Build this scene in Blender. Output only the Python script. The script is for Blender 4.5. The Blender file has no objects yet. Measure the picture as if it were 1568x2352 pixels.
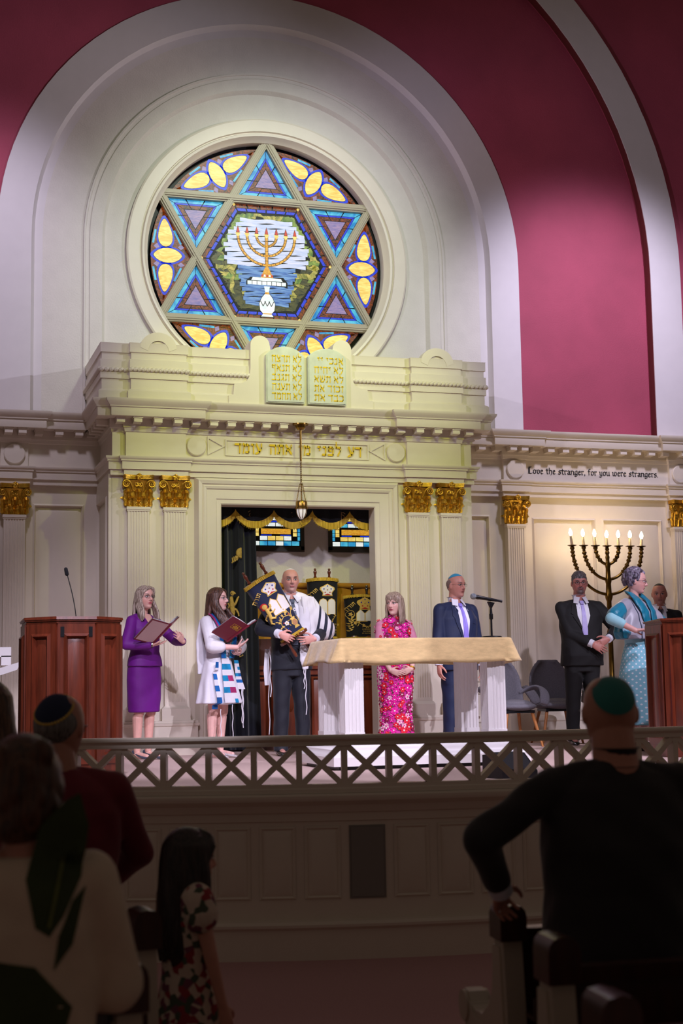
import bpy, math, random
from math import sin, cos, pi, sqrt, atan2, radians
from mathutils import Vector, Matrix, noise
from mathutils.bvhtree import BVHTree
import numpy as np
random.seed(7)
SC = bpy.context.scene
COL = SC.collection
XC = 4.18            # centre line of the ark and the arches
DECK = 1.065         # height of the raised platform
FLOOR = 0.085
# ------------------------------------------------------------------ helpers
def srgb(r, g, b):
    def f(c):
        c = c / 255.0
        return c / 12.92 if c <= 0.04045 else ((c + 0.055) / 1.055) ** 2.4
    return (f(r), f(g), f(b), 1.0)

class MB:
    def __init__(self):
        self.v = []; self.f = []; self.m = []
    def add(self, vs, fs, m=0):
        o = len(self.v)
        self.v.extend([tuple(p) for p in vs])
        self.f.extend([tuple(i + o for i in q) for q in fs])
        self.m.extend([m] * len(fs))
        return self
    def box(self, x0, x1, y0, y1, z0, z1, m=0):
        return self.add([(x0,y0,z0),(x1,y0,z0),(x1,y1,z0),(x0,y1,z0),(x0,y0,z1),(x1,y0,z1),(x1,y1,z1),(x0,y1,z1)],
                        [(0,3,2,1),(4,5,6,7),(0,1,5,4),(1,2,6,5),(2,3,7,6),(3,0,4,7)], m)
    def hexa(self, a, b, m=0):     # two quads (4 points each) joined
        return self.add(list(a) + list(b), [(3,2,1,0),(4,5,6,7),(0,1,5,4),(1,2,6,5),(2,3,7,6),(3,0,4,7)], m)
    def prism(self, poly, lo, hi, ax='xz', m=0):
        n = len(poly)
        def P(a, b, t):
            return {'xz': (a, t, b), 'xy': (a, b, t), 'yz': (t, a, b)}[ax]
        vs = [P(a, b, lo) for a, b in poly] + [P(a, b, hi) for a, b in poly]
        fs = [tuple(range(n)), tuple(range(2 * n - 1, n - 1, -1))]
        for i in range(n):
            j = (i + 1) % n
            fs.append((i, i + n, j + n, j))
        return self.add(vs, fs, m)
    def lathe(self, prof, n=24, c=(0, 0, 0), ax='z', m=0, a0=0.0, a1=2 * pi, caps=True):
        full = abs(a1 - a0 - 2 * pi) < 1e-6
        k = n if full else n + 1
        vs = []
        for r, h in prof:
            for i in range(k):
                a = a0 + (a1 - a0) * i / n
                p = (r * cos(a), r * sin(a), h)
                if ax == 'y': p = (p[0], p[2], p[1])
                if ax == 'x': p = (p[2], p[0], p[1])
                vs.append((p[0] + c[0], p[1] + c[1], p[2] + c[2]))
        fs = []
        for j in range(len(prof) - 1):
            for i in range(n):
                i2 = (i + 1) % k
                fs.append((j * k + i, j * k + i2, (j + 1) * k + i2, (j + 1) * k + i))
        if full and caps:
            if prof[0][0] > 1e-5: fs.append(tuple(range(k))[::-1])
            if prof[-1][0] > 1e-5: fs.append(tuple(range((len(prof) - 1) * k, len(prof) * k)))
        return self.add(vs, fs, m)
    def tube(self, pts, r, n=8, m=0, closed=False, flat=1.0, up=None):
        pts = [Vector(p) for p in pts]
        N = len(pts)
        rr = r if isinstance(r, (list, tuple)) else [r] * N
        vs = []; nrm = None
        for i, p in enumerate(pts):
            if closed: t = pts[(i + 1) % N] - pts[i - 1]
            elif i == 0: t = pts[1] - pts[0]
            elif i == N - 1: t = pts[-1] - pts[-2]
            else: t = pts[i + 1] - pts[i - 1]
            if t.length < 1e-9: t = Vector((0, 0, 1))
            t.normalize()
            if nrm is None:
                nrm = Vector(up) if up else (Vector((0, 0, 1)) if abs(t.z) < 0.9 else Vector((0, 1, 0)))
            if up: nrm = Vector(up)
            nrm = nrm - t * nrm.dot(t)
            if nrm.length < 1e-6: nrm = t.orthogonal()
            nrm.normalize()
            b = t.cross(nrm)
            for k in range(n):
                a = 2 * pi * k / n
                vs.append(p + nrm * (rr[i] * flat * cos(a)) + b * (rr[i] * sin(a)))
        fs = []
        for i in range(N if closed else N - 1):
            j = (i + 1) % N
            for k in range(n):
                k2 = (k + 1) % n
                fs.append((i * n + k, i * n + k2, j * n + k2, j * n + k))
        if not closed:
            fs.append(tuple(range(n))[::-1]); fs.append(tuple(range((N - 1) * n, N * n)))
        return self.add(vs, fs, m)
    def cap(self, p0, p1, r0, r1, n=12, m=0):         # tapered capsule
        p0 = Vector(p0); p1 = Vector(p1); d = p1 - p0
        L = max(d.length, 1e-6); d = d / L
        pts = []; rs = []
        for k in (80, 55, 28, 0):
            a = radians(k); pts.append(p0 - d * r0 * sin(a)); rs.append(r0 * cos(a))
        for k in (0, 28, 55, 80):
            a = radians(k); pts.append(p1 + d * r1 * sin(a)); rs.append(r1 * cos(a))
        return self.tube(pts, rs, n, m)
    def ell(self, c, r, rot=None, nu=16, nv=10, m=0):
        vs = []; c = Vector(c)
        if not isinstance(r, (tuple, list)): r = (r, r, r)
        for j in range(nv + 1):
            th = pi * j / nv
            for i in range(nu):
                a = 2 * pi * i / nu
                p = Vector((r[0] * sin(th) * cos(a), r[1] * sin(th) * sin(a), r[2] * cos(th)))
                if rot: p = rot @ p
                vs.append(c + p)
        fs = []
        for j in range(nv):
            for i in range(nu):
                i2 = (i + 1) % nu
                if j == 0: fs.append((i, (j + 1) * nu + i, (j + 1) * nu + i2))
                elif j == nv - 1: fs.append((j * nu + i, (j + 1) * nu + i, j * nu + i2))
                else: fs.append((j * nu + i, (j + 1) * nu + i, (j + 1) * nu + i2, j * nu + i2))
        return self.add(vs, fs, m)
    def loft(self, rings, m=0, caps=True, closed=True):
        n = len(rings[0]); vs = [p for r in rings for p in r]; fs = []
        for j in range(len(rings) - 1):
            for i in range(n if closed else n - 1):
                i2 = (i + 1) % n
                fs.append((j * n + i, j * n + i2, (j + 1) * n + i2, (j + 1) * n + i))
        if caps and closed:
            fs.append(tuple(range(n))[::-1]); fs.append(tuple(range((len(rings) - 1) * n, len(rings) * n)))
        return self.add(vs, fs, m)
    def sweep(self, path, prof, m=0, closed=False):
        # path: plan points (x, y); prof: (outward, z); outward is to the right-hand of travel
        N = len(path); rings = []
        for i, p in enumerate(path):
            def dirv(a, b):
                d = Vector((b[0] - a[0], b[1] - a[1])); d.normalize(); return d
            if closed:
                d0 = dirv(path[i - 1], p); d1 = dirv(p, path[(i + 1) % N])
            else:
                d0 = dirv(path[i - 1], p) if i > 0 else dirv(p, path[1])
                d1 = dirv(p, path[i + 1]) if i < N - 1 else d0
            n0 = Vector((d0.y, -d0.x)); n1 = Vector((d1.y, -d1.x))
            k = (n0 + n1) / max(1 + n0.dot(n1), 0.15)
            rings.append([(p[0] + k.x * o, p[1] + k.y * o, z) for o, z in prof])
        if closed: rings.append(rings[0])
        vs = [q for r in rings for q in r]; n = len(prof); fs = []
        for j in range(len(rings) - 1):
            for i in range(n - 1):
                fs.append((j * n + i, (j + 1) * n + i, (j + 1) * n + i + 1, j * n + i + 1))
        if not closed:
            fs.append(tuple(range(n))); fs.append(tuple(range((len(rings) - 1) * n, len(rings) * n))[::-1])
        return self.add(vs, fs, m)
    def grid(self, fn, nu, nv, m=0, flip=False):
        vs = [fn(i / nu, j / nv) for j in range(nv + 1) for i in range(nu + 1)]
        fs = []
        for j in range(nv):
            for i in range(nu):
                a = j * (nu + 1) + i
                q = (a, a + 1, a + nu + 2, a + nu + 1)
                fs.append(q[::-1] if flip else q)
        return self.add(vs, fs, m)
    def xf(self, M):
        self.v = [tuple(M @ Vector(p)) for p in self.v]; return self
    def merge(self, o, M=None, m=None):
        vs = o.v if M is None else [tuple(M @ Vector(p)) for p in o.v]
        k = len(self.v); self.v.extend(vs)
        self.f.extend([tuple(i + k for i in q) for q in o.f])
        self.m.extend(o.m if m is None else [m] * len(o.f))
        return self
    def mesh(self, name, mats, sharp=0.55):
        me = bpy.data.meshes.new(name)
        me.from_pydata(self.v, [], self.f)
        me.validate(verbose=False)
        for mt in (mats if isinstance(mats, (list, tuple)) else [mats]): me.materials.append(mt)
        if len(me.polygons) == len(self.m): me.polygons.foreach_set('material_index', self.m)
        me.shade_smooth()
        if sharp is not None: me.set_sharp_from_angle(angle=sharp)
        me.update()
        return me
    def build(self, name, mats, parent=None, world=False, sharp=0.55, fixn=True):
        if world and parent is not None:
            M = root_matrix(parent).inverted()
            self.v = [tuple(M @ Vector(p)) for p in self.v]
        me = self.mesh(name, mats, sharp)
        if fixn: fix_normals(me)
        o = bpy.data.objects.new(name, me); COL.objects.link(o)
        if parent is not None: o.parent = parent
        return o

def fix_normals(me):
    import bmesh
    b = bmesh.new(); b.from_mesh(me)
    bmesh.ops.recalc_face_normals(b, faces=b.faces)
    b.to_mesh(me); b.free()

def root_matrix(o):
    while o.parent is not None: o = o.parent
    return Matrix.LocRotScale(o.location, o.rotation_euler, o.scale)

def tag(o, label, cat, group=None):
    o['label'] = label; o['category'] = cat
    if group: o['group'] = group
    return o
def thing(name, label, cat, loc=(0, 0, 0), rz=0.0, group=None):
    o = bpy.data.objects.new(name, None); COL.objects.link(o)
    o.empty_display_size = 0.1
    o.location = loc; o.rotation_euler = (0, 0, rz)
    return tag(o, label, cat, group)
def struct(o):
    o['kind'] = 'structure'; return o
def kids(o): return [c for c in bpy.data.objects if c.parent == o]
def copy_tree(o, parent=None):
    c = o.copy(); COL.objects.link(c); c.parent = parent
    for ch in kids(o): copy_tree(ch, c)
    return c
def remesh(mb, voxel, smooth=3, fac=0.5):
    me = mb.mesh('tmp', [], None)
    o = bpy.data.objects.new('tmp', me); COL.objects.link(o)
    r = o.modifiers.new('r', 'REMESH'); r.mode = 'VOXEL'; r.voxel_size = voxel
    if smooth:
        s = o.modifiers.new('s', 'SMOOTH'); s.factor = fac; s.iterations = smooth
    dg = bpy.context.evaluated_depsgraph_get(); dg.update()
    out = bpy.data.meshes.new_from_object(o.evaluated_get(dg))
    bpy.data.objects.remove(o); bpy.data.meshes.remove(me)
    out.shade_smooth()
    return out
def meshobj(me, name, mats, parent=None):
    me.name = name
    me.materials.clear()
    for mt in (mats if isinstance(mats, (list, tuple)) else [mats]): me.materials.append(mt)
    o = bpy.data.objects.new(name, me); COL.objects.link(o); o.parent = parent
    return o
def coords(me):
    a = np.empty(len(me.vertices) * 3, np.float32); me.vertices.foreach_get('co', a); return a.reshape(-1, 3)
def bvh(me):
    return BVHTree.FromPolygons([v.co[:] for v in me.vertices], [p.vertices[:] for p in me.polygons])
def bez(p0, p1, p2, p3, n=10):
    o = []
    for i in range(n + 1):
        t = i / n; a = (1 - t) ** 3; b = 3 * t * (1 - t) ** 2; c = 3 * t * t * (1 - t); d = t ** 3
        o.append(tuple(a * p0[k] + b * p1[k] + c * p2[k] + d * p3[k] for k in range(len(p0))))
    return o
def hull2(pts):
    pts = sorted(set((round(a, 6), round(b, 6)) for a, b in pts))
    def half(ps):
        h = []
        for p in ps:
            while len(h) > 1 and (h[-1][0]-h[-2][0])*(p[1]-h[-2][1]) - (h[-1][1]-h[-2][1])*(p[0]-h[-2][0]) <= 0: h.pop()
            h.append(p)
        return h
    a = half(pts); b = half(pts[::-1]); return a[:-1] + b[:-1]
# ------------------------------------------------------------------ materials
MATS = {}
def mat(name, col, rough=0.5, metal=0.0, bump=0.0, bscale=40.0, var=0.0, vscale=6.0, stretch=None, sheen=0.0, coat=0.0, spec=None, emit=None, estr=0.0):
    if name in MATS: return MATS[name]
    m = bpy.data.materials.new(name); m.use_nodes = True
    nt = m.node_tree; N = nt.nodes; L = nt.links
    b = N['Principled BSDF']
    b.inputs['Base Color'].default_value = col
    b.inputs['Roughness'].default_value = rough
    b.inputs['Metallic'].default_value = metal
    if spec is not None: b.inputs['Specular IOR Level'].default_value = spec
    if sheen: b.inputs['Sheen Weight'].default_value = sheen; b.inputs['Sheen Roughness'].default_value = 0.4
    if coat: b.inputs['Coat Weight'].default_value = coat; b.inputs['Coat Roughness'].default_value = 0.15
    if emit: b.inputs['Emission Color'].default_value = emit; b.inputs['Emission Strength'].default_value = estr
    if bump or var:
        tc = N.new('ShaderNodeTexCoord'); mp = N.new('ShaderNodeMapping')
        L.new(tc.outputs['Object'], mp.inputs['Vector'])
        if stretch: mp.inputs['Scale'].default_value = stretch
    if var:
        nz = N.new('ShaderNodeTexNoise'); nz.inputs['Scale'].default_value = vscale; nz.inputs['Detail'].default_value = 6
        L.new(mp.outputs['Vector'], nz.inputs['Vector'])
        mx = N.new('ShaderNodeMix'); mx.data_type = 'RGBA'
        mx.inputs['A'].default_value = tuple(c * (1 - var) for c in col[:3]) + (1,)
        mx.inputs['B'].default_value = tuple(min(1, c * (1 + var)) for c in col[:3]) + (1,)
        rp = N.new('ShaderNodeMapRange'); rp.inputs['From Min'].default_value = 0.3; rp.inputs['From Max'].default_value = 0.7
        L.new(nz.outputs['Fac'], rp.inputs['Value']); L.new(rp.outputs['Result'], mx.inputs['Factor'])
        L.new(mx.outputs['Result'], b.inputs['Base Color'])
    if bump:
        n2 = N.new('ShaderNodeTexNoise'); n2.inputs['Scale'].default_value = bscale; n2.inputs['Detail'].default_value = 4
        L.new(mp.outputs['Vector'], n2.inputs['Vector'])
        bp = N.new('ShaderNodeBump'); bp.inputs['Strength'].default_value = bump; bp.inputs['Distance'].default_value = 0.01
        L.new(n2.outputs['Fac'], bp.inputs['Height']); L.new(bp.outputs['Normal'], b.inputs['Normal'])
    MATS[name] = m
    return m
CREAM = mat('cream_paint', srgb(222, 212, 196), 0.45, bump=0.05, bscale=30, var=0.02)
PLASTER = mat('cream_plaster', srgb(214, 208, 198), 0.8, bump=0.35, bscale=55, var=0.03)
BANDW = mat('white_paint', srgb(214, 208, 206), 0.6, bump=0.05, bscale=25, var=0.02)
RED = mat('red_plaster', srgb(166, 68, 90), 0.75, bump=0.3, bscale=60, var=0.12, vscale=1.3)
REDDK = mat('red_paint_edge', srgb(95, 26, 26), 0.7)
MULLSHADE = mat('shaded_mullion_paint', srgb(170, 160, 138), 0.5)  # window bars: their shading is put into this darker colour
GOLD = mat('gold_leaf', srgb(214, 168, 60), 0.34, 0.9, bump=0.35, bscale=120, var=0.25, vscale=40)
GILT = mat('gilt_lettering', srgb(226, 190, 40), 0.45, 0.3)
BRASS = mat('brass', srgb(150, 116, 58), 0.25, 1.0, var=0.15, vscale=20)
WOOD = mat('mahogany', srgb(112, 48, 28), 0.35, bump=0.05, bscale=20, var=0.35, vscale=5, stretch=(6, 6, 0.7), coat=0.25)
WOODDK = mat('dark_walnut', srgb(58, 24, 14), 0.35, var=0.35, vscale=6, stretch=(5, 5, 0.7), coat=0.3)
MARBLE = mat('veined_marble', srgb(204, 208, 196), 0.4, var=0.10, vscale=9)
CARPET = mat('stage_carpet', srgb(206, 180, 172), 0.95, bump=0.4, bscale=220, var=0.05, vscale=90)
CARPETD = mat('nave_carpet', srgb(196, 152, 152), 0.95, bump=0.5, bscale=200, var=0.12, vscale=140)
BLACK = mat('black_metal', srgb(22, 22, 26), 0.35, 0.2)
BLKPAINT = mat('black_paint', srgb(18, 20, 28), 0.6)
LEAD = mat('lead_came', srgb(14, 14, 16), 0.5, 0.3)
# ------------------------------------------------------------------ setting: arched back wall
ZC = 6.77
def arch_pts(r, z0, n=48):
    pts = [(XC - r, z0)]
    for i in range(n + 1):
        a = pi - pi * i / n
        pts.append((XC + r * cos(a), ZC + r * sin(a)))
    pts.append((XC + r, z0)); return pts
def arch_sweep(mb, prof, z0, n=48, m=0):      # prof: list of (radius, y)
    rows = [[(x, y, z) for x, z in arch_pts(r, z0, n)] for r, y in prof]
    return mb.loft(rows, m, caps=False, closed=False)
ZW = 4.66
struct(arch_sweep(MB(), [(4.845, 15.93), (4.845, 16.0), (3.11, 16.0)], ZW).build('wall_back', RED))
struct(arch_sweep(MB(), [(3.115, 16.01), (3.11, 15.985), (2.74, 15.985), (2.735, 16.0), (2.70, 16.06), (2.15, 16.06)], ZW).build('trim_1', BANDW))
o = struct(arch_sweep(MB(), [(2.702, 16.062), (2.165, 16.05), (2.16, 16.03), (2.14, 16.03), (2.135, 16.045), (2.10, 16.045), (2.09, 16.035), (1.955, 16.035), (1.92, 16.09)], ZW).build('wall_niche', PLASTER))
struct(arch_sweep(MB(), [(4.845, 15.98), (4.84, 15.84), (5.26, 15.84), (5.262, 15.9)], ZW).build('trim_2', BANDW))
struct(arch_sweep(MB(), [(4.87, 15.975), (4.838, 15.975), (4.838, 15.86), (4.842, 15.85)], ZW).build('trim_3', REDDK))
struct(arch_sweep(MB(), [(5.258, 15.90), (9.5, 15.90)], ZW).build('wall_outer', RED))
# plaster field round the window, with a circular opening
WX, WZ, WY = XC, 6.70, 16.25
mb = MB(); inn = []; out = []
NW = 96
for i in range(NW):
    a = 2 * pi * i / NW; dx, dz = cos(a), sin(a)
    inn.append((WX + 1.60 * dx, 16.09, WZ + 1.60 * dz))
    t = 1e9
    if abs(dx) > 1e-6:
        tt = 1.925 / abs(dx)
        if WZ + tt * dz <= ZC: t = min(t, tt)
    if dz < -1e-6: t = min(t, (WZ - 4.6) / -dz)
    if t > 1e8 or True:
        q = WZ - ZC; b = q * dz; c = q * q - 1.925 ** 2; disc = b * b - c
        ta = -b + sqrt(disc)
        if WZ + ta * dz >= ZC: t = min(t, ta)
    out.append((WX + t * dx, 16.09, WZ + t * dz))
mb.loft([inn, out], caps=False)
struct(mb.build('wall_window_field', PLASTER))
# ------------------------------------------------------------------ round window
def hexpt(r, k): return (r * cos(radians(60 * k)), r * sin(radians(60 * k)))
win = MB()
win.lathe([(1.60, 16.10), (1.68, 16.085), (1.68, 16.05), (1.66, 16.04), (1.56, 16.05), (1.53, 16.05), (1.525, 16.08), (1.515, 16.08), (1.50, 16.05), (1.475, 16.055), (1.46, 16.09), (1.44, 16.13), (1.425, 16.15), (1.425, 16.27)], 96, (WX, 0, WZ), 'y', caps=False)
window = struct(win.build('window_1', CREAM))
RI = 1.425
TH = 0.095                    # bar width
fr = MB()
def bar(a, b, w, y0, y1, mb, m=0):
    d = Vector((b[0] - a[0], b[1] - a[1])); d.normalize(); n = Vector((-d.y, d.x)) * w / 2
    q = [(a[0] + n.x, a[1] + n.y), (b[0] + n.x, b[1] + n.y), (b[0] - n.x, b[1] - n.y), (a[0] - n.x, a[1] - n.y)]
    mb.prism([(WX + x, WZ + z) for x, z in q], y0, y1, 'xz', m)
RS = 1.47
tri_up = [(RS * cos(radians(90 + 120 * k)), RS * sin(radians(90 + 120 * k))) for k in range(3)]
tri_dn = [(RS * cos(radians(270 + 120 * k)), RS * sin(radians(270 + 120 * k))) for k in range(3)]
for T in (tri_up, tri_dn):
    for k in range(3):
        e_ = .0012 * (3 * (T is tri_dn) + k)
        bar(T[k], T[(k + 1) % 3], TH, 16.185 - e_, 16.26, fr)
        bar(T[k], T[(k + 1) % 3], TH * 0.6, 16.168 - e_, 16.19, fr)
        bar(T[k], T[(k + 1) % 3], TH * 0.16, 16.160 - e_, 16.17, fr)
fr.build('star_frame', MULLSHADE, window)
# glass
def glass(name, c1, c2, s=1.0, scale=(2, 2, 8), sc=3.0, dist=1.5):
    if name in MATS: return MATS[name]
    m = bpy.data.materials.new(name); m.use_nodes = True; nt = m.node_tree; N = nt.nodes; L = nt.links
    b = N['Principled BSDF']; b.inputs['Roughness'].default_value = 0.45
    tc = N.new('ShaderNodeTexCoord'); mp = N.new('ShaderNodeMapping'); mp.inputs['Scale'].default_value = scale
    nz = N.new('ShaderNodeTexNoise'); nz.inputs['Scale'].default_value = sc; nz.inputs['Detail'].default_value = 5; nz.inputs['Distortion'].default_value = dist
    L.new(tc.outputs['Object'], mp.inputs['Vector']); L.new(mp.outputs['Vector'], nz.inputs['Vector'])
    mr = N.new('ShaderNodeMapRange'); mr.inputs['From Min'].default_value = 0.35; mr.inputs['From Max'].default_value = 0.65
    L.new(nz.outputs['Fac'], mr.inputs['Value'])
    mx = N.new('ShaderNodeMix'); mx.data_type = 'RGBA'; mx.inputs['A'].default_value = c1; mx.inputs['B'].default_value = c2
    L.new(mr.outputs['Result'], mx.inputs['Factor'])
    dk = N.new('ShaderNodeMix'); dk.data_type = 'RGBA'; dk.inputs['Factor'].default_value = 0.75
    L.new(mx.outputs['Result'], dk.inputs['A']); dk.inputs['B'].default_value = (0.02, 0.02, 0.02, 1)
    L.new(dk.outputs['Result'], b.inputs['Base Color'])
    L.new(mx.outputs['Result'], b.inputs['Emission Color']); b.inputs['Emission Strength'].default_value = s
    MATS[name] = m; return m
G_YEL = glass('yellow_glass', srgb(250, 226, 130), srgb(226, 186, 84), 0.95)
G_BLU = glass('blue_glass', srgb(20, 30, 190), srgb(30, 70, 235), 0.8, sc=9)
G_CYA = glass('turquoise_glass', srgb(20, 130, 200), srgb(90, 200, 225), 0.85, scale=(1, 1, 1), sc=6)
G_BRN = glass('amber_streak_glass', srgb(26, 12, 6), srgb(150, 66, 14), 0.75, scale=(1, 1, 1), sc=14, dist=3)
G_LIL = glass('lilac_glass', srgb(120, 112, 168), srgb(168, 140, 176), 0.8, scale=(2, 2, 9), sc=5)
G_PAL = glass('pale_sky_glass', srgb(176, 190, 222), srgb(214, 214, 232), 0.95, scale=(1, 1, 7), sc=4)
G_WAT = glass('water_glass', srgb(40, 84, 160), srgb(120, 160, 206), 0.9, scale=(1, 1, 10), sc=4)
G_GRN = glass('green_glass', srgb(66, 104, 40), srgb(150, 172, 70), 0.75, scale=(1, 1, 1), sc=5, dist=3)
G_DGR = glass('dark_green_glass', srgb(28, 40, 18), srgb(92, 88, 34), 0.7, scale=(1, 1, 2), sc=6, dist=3)
G_OLV = glass('olive_glass', srgb(120, 124, 44), srgb(206, 190, 92), 0.75, scale=(1, 1, 1), sc=6, dist=3)
G_WHT = glass('milk_glass', srgb(212, 228, 226), srgb(246, 246, 240), 0.95, sc=4)
G_AMB = glass('amber_glass', srgb(196, 120, 30), srgb(236, 184, 60), 0.9, sc=12)
G_RED = glass('red_glass', srgb(170, 30, 24), srgb(220, 70, 30), 0.85, sc=12)
GL = [LEAD, G_BRN, G_BLU, G_CYA, G_YEL, G_LIL]
def poly_scale(P, s, c=None):
    if c is None: c = (sum(p[0] for p in P) / len(P), sum(p[1] for p in P) / len(P))
    return [(c[0] + (x - c[0]) * s, c[1] + (z - c[1]) * s) for x, z in P]
def inset(P, d):                  # convex polygon inset (CCW)
    n = len(P); out = []
    for i in range(n):
        a = Vector(P[i - 1]); b = Vector(P[i]); c = Vector(P[(i + 1) % n])
        d0 = (b - a).normalized(); d1 = (c - b).normalized()
        n0 = Vector((-d0.y, d0.x)); n1 = Vector((-d1.y, d1.x))
        k = (n0 + n1) / max(1 + n0.dot(n1), 0.1)
        out.append((b.x + k.x * d, b.y + k.y * d))
    return out
GY = 16.235
def pane(mb, P, m, dy=0.0):
    mb.prism([(WX + x, WZ + z) for x, z in P], GY - dy, GY + 0.004 - dy, 'xz', m)
def ringp(mb, P0, P1, m, segs, ms=None):     # border strip between two polygons, cut into pieces with lead
    n = len(P0)
    for i in range(n):
        a, b = Vector(P0[i]), Vector(P0[(i + 1) % n]); c, d = Vector(P1[i]), Vector(P1[(i + 1) % n])
        for k in range(segs):
            t0 = k / segs + 0.012; t1 = (k + 1) / segs - 0.012
            q = [a.lerp(b, t0), a.lerp(b, t1), c.lerp(d, t1), c.lerp(d, t0)]
            pane(mb, [tuple(p) for p in q], m if ms is None else ms[(i + k) % len(ms)], 0.002)
ap = RS * 0.5                      # apothem of the big triangles
hexr = 2 * ap / sqrt(3)            # circumradius of inner hexagon (centre line of bars)
hexv = [(hexr * cos(radians(30 + 60 * k)), hexr * sin(radians(30 + 60 * k))) for k in range(6)]
# hexagon of the star of David: vertices at 0,60.. measured from bar crossings
hexv = [(hexr * cos(radians(60 * k)), hexr * sin(radians(60 * k))) for k in range(6)]
for k in range(6):
    # triangular points
    a = hexv[k]; b = hexv[(k + 1) % 6]
    ang = radians(60 * k + 30); tip = (RS * cos(ang), RS * sin(ang))
    T = [a, tip, b]
    cr = (T[1][0]-T[0][0])*(T[2][1]-T[0][1]) - (T[1][1]-T[0][1])*(T[2][0]-T[0][0])
    if cr < 0: T = T[::-1]
    g = MB()
    P0 = inset(T, TH / 2 + 0.004)
    g.prism([(WX + x, WZ + z) for x, z in P0], GY + 0.002, GY + 0.006, 'xz', 0)
    P1 = inset(P0, 0.048); P2 = inset(P1, 0.022); P3 = inset(P2, 0.045)
    ringp(g, P0, inset(P0, 0.044), 3, 3); ringp(g, P1, inset(P1, 0.018), 2, 3); ringp(g, P2, inset(P2, 0.041), 1, 3)
    pane(g, inset(P3, 0.004), 5, 0.002)
    g.build('star_point_panel', GL, window)
    # lens shaped segments between star points
    am = radians(60 * k)
    v = hexv[k]
    t0 = radians(60 * k - 30); t1 = radians(60 * k + 30)
    P = [(v[0] * 1.06, v[1] * 1.06)]
    # clip to circle
    P = []
    for s_, tt in ((-1, t0), (1, t1)):
        pass
    dirs = [(cos(t0), sin(t0)), (cos(t1), sin(t1))]
    A = Vector(v); 
    arc = [(RI * cos(t0 + (t1 - t0) * i / 14), RI * sin(t0 + (t1 - t0) * i / 14)) for i in range(15)]
    P = [tuple(A)] + arc
    P = [tuple(Vector(p)) for p in P]
    Pi = inset(P, TH / 2 + 0.004)
    Pi = [p for p in Pi]
    g = MB()
    g.prism([(WX + x, WZ + z) for x, z in Pi], GY + 0.002, GY + 0.006, 'xz', 0)
    g2 = inset(Pi, 0.03)
    n = len(Pi)
    for i in range(n):
        j = (i + 1) % n
        pane(g, [Pi[i], Pi[j], g2[j], g2[i]], 1, 0.0015)
    pane(g, inset(g2, 0.002), 1, 0.001)
    # three petals
    er = Vector((cos(am), sin(am))); et = Vector((-er.y, er.x))
    def petal(c, d, L, W, point_out):
        c = Vector(c); d = Vector(d).normalized(); e = Vector((-d.y, d.x)); pts = []
        for i in range(20):
            a = 2 * pi * i / 20; ca, sa = cos(a), sin(a)
            w = W * abs(sa) ** 1.0
            if point_out == 2: w = W * (abs(sa) ** 1.35)
            else: w = W * abs(sa) * (1 - 0.42 * ca)
            pts.append(tuple(c + d * (L * ca) + e * (w * (1 if sa >= 0 else -1))))
        return pts
    cc = er * 1.175
    for P_, L_ in ((petal(cc, er, 0.165, 0.088, 2), 0), (petal(er * 1.205 + et * 0.268, et + er * .06, 0.165, 0.078, 1), 1), (petal(er * 1.205 - et * 0.268, -et + er * .06, 0.165, 0.078, 1), 1)):
        big = poly_scale(P_, 1.24)
        pane(g, big, 2, 0.004); pane(g, poly_scale(P_, 1.03), 0, 0.005); pane(g, P_, 4, 0.0065)
    for s_ in (1, -1):
        for rr_, w_ in ((1.02, 0.03), (1.30, 0.035)):
            c_ = er * rr_ + et * (0.105 * s_)
            pane(g, [tuple(c_ + er * 0.04), tuple(c_ + et * w_), tuple(c_ - er * 0.04), tuple(c_ - et * w_)], 5, 0.003)
            q0 = er * (1.02 if rr_ < 1.1 else 1.345) + et * (.14 * s_); q1 = er * (1.10 if rr_ < 1.1 else 1.315) + et * (.30 * s_); nn_ = (q1 - q0).normalized(); nn_ = Vector((-nn_.y, nn_.x)) * .012
            pane(g, [tuple(q0 - nn_), tuple(q1 - nn_), tuple(q1 + nn_), tuple(q0 + nn_)], 3, 0.003)
    g.build('petal_panel', GL, window)
# central hexagon with the seven-branched lamp
GH = [LEAD, G_BRN, G_BLU, G_PAL, G_WAT, G_GRN, G_DGR, G_OLV, G_WHT, G_AMB, G_RED, G_YEL]
g = MB()
H0 = inset(hexv, TH / 2 + 0.004); H1 = inset(H0, 0.05); H2 = inset(H1, 0.036)
g.prism([(WX + x, WZ + z) for x, z in H0], GY + 0.002, GY + 0.006, 'xz', 0)
ringp(g, H0, inset(H0, 0.046), 1, 5); ringp(g, H1, inset(H1, 0.032), 2, 6)
for x, z in H0: pane(g, [(x * .985 + .018, z * .985), (x * .985, z * .985 + .02), (x * .985 - .018, z * .985), (x * .985, z * .985 - .02)], 11, 0.004)
HR = max(p[0] for p in H2)
def inhex(x, z, s=0.99):
    P = H2
    return all((P[(i+1) % 6][0]-P[i][0])*(z-P[i][1]) - (P[(i+1) % 6][1]-P[i][1])*(x-P[i][0]) >= 0.004 for i in range(6))
pane(g, inset(H2, 0.002), 0, 0.001)
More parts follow.
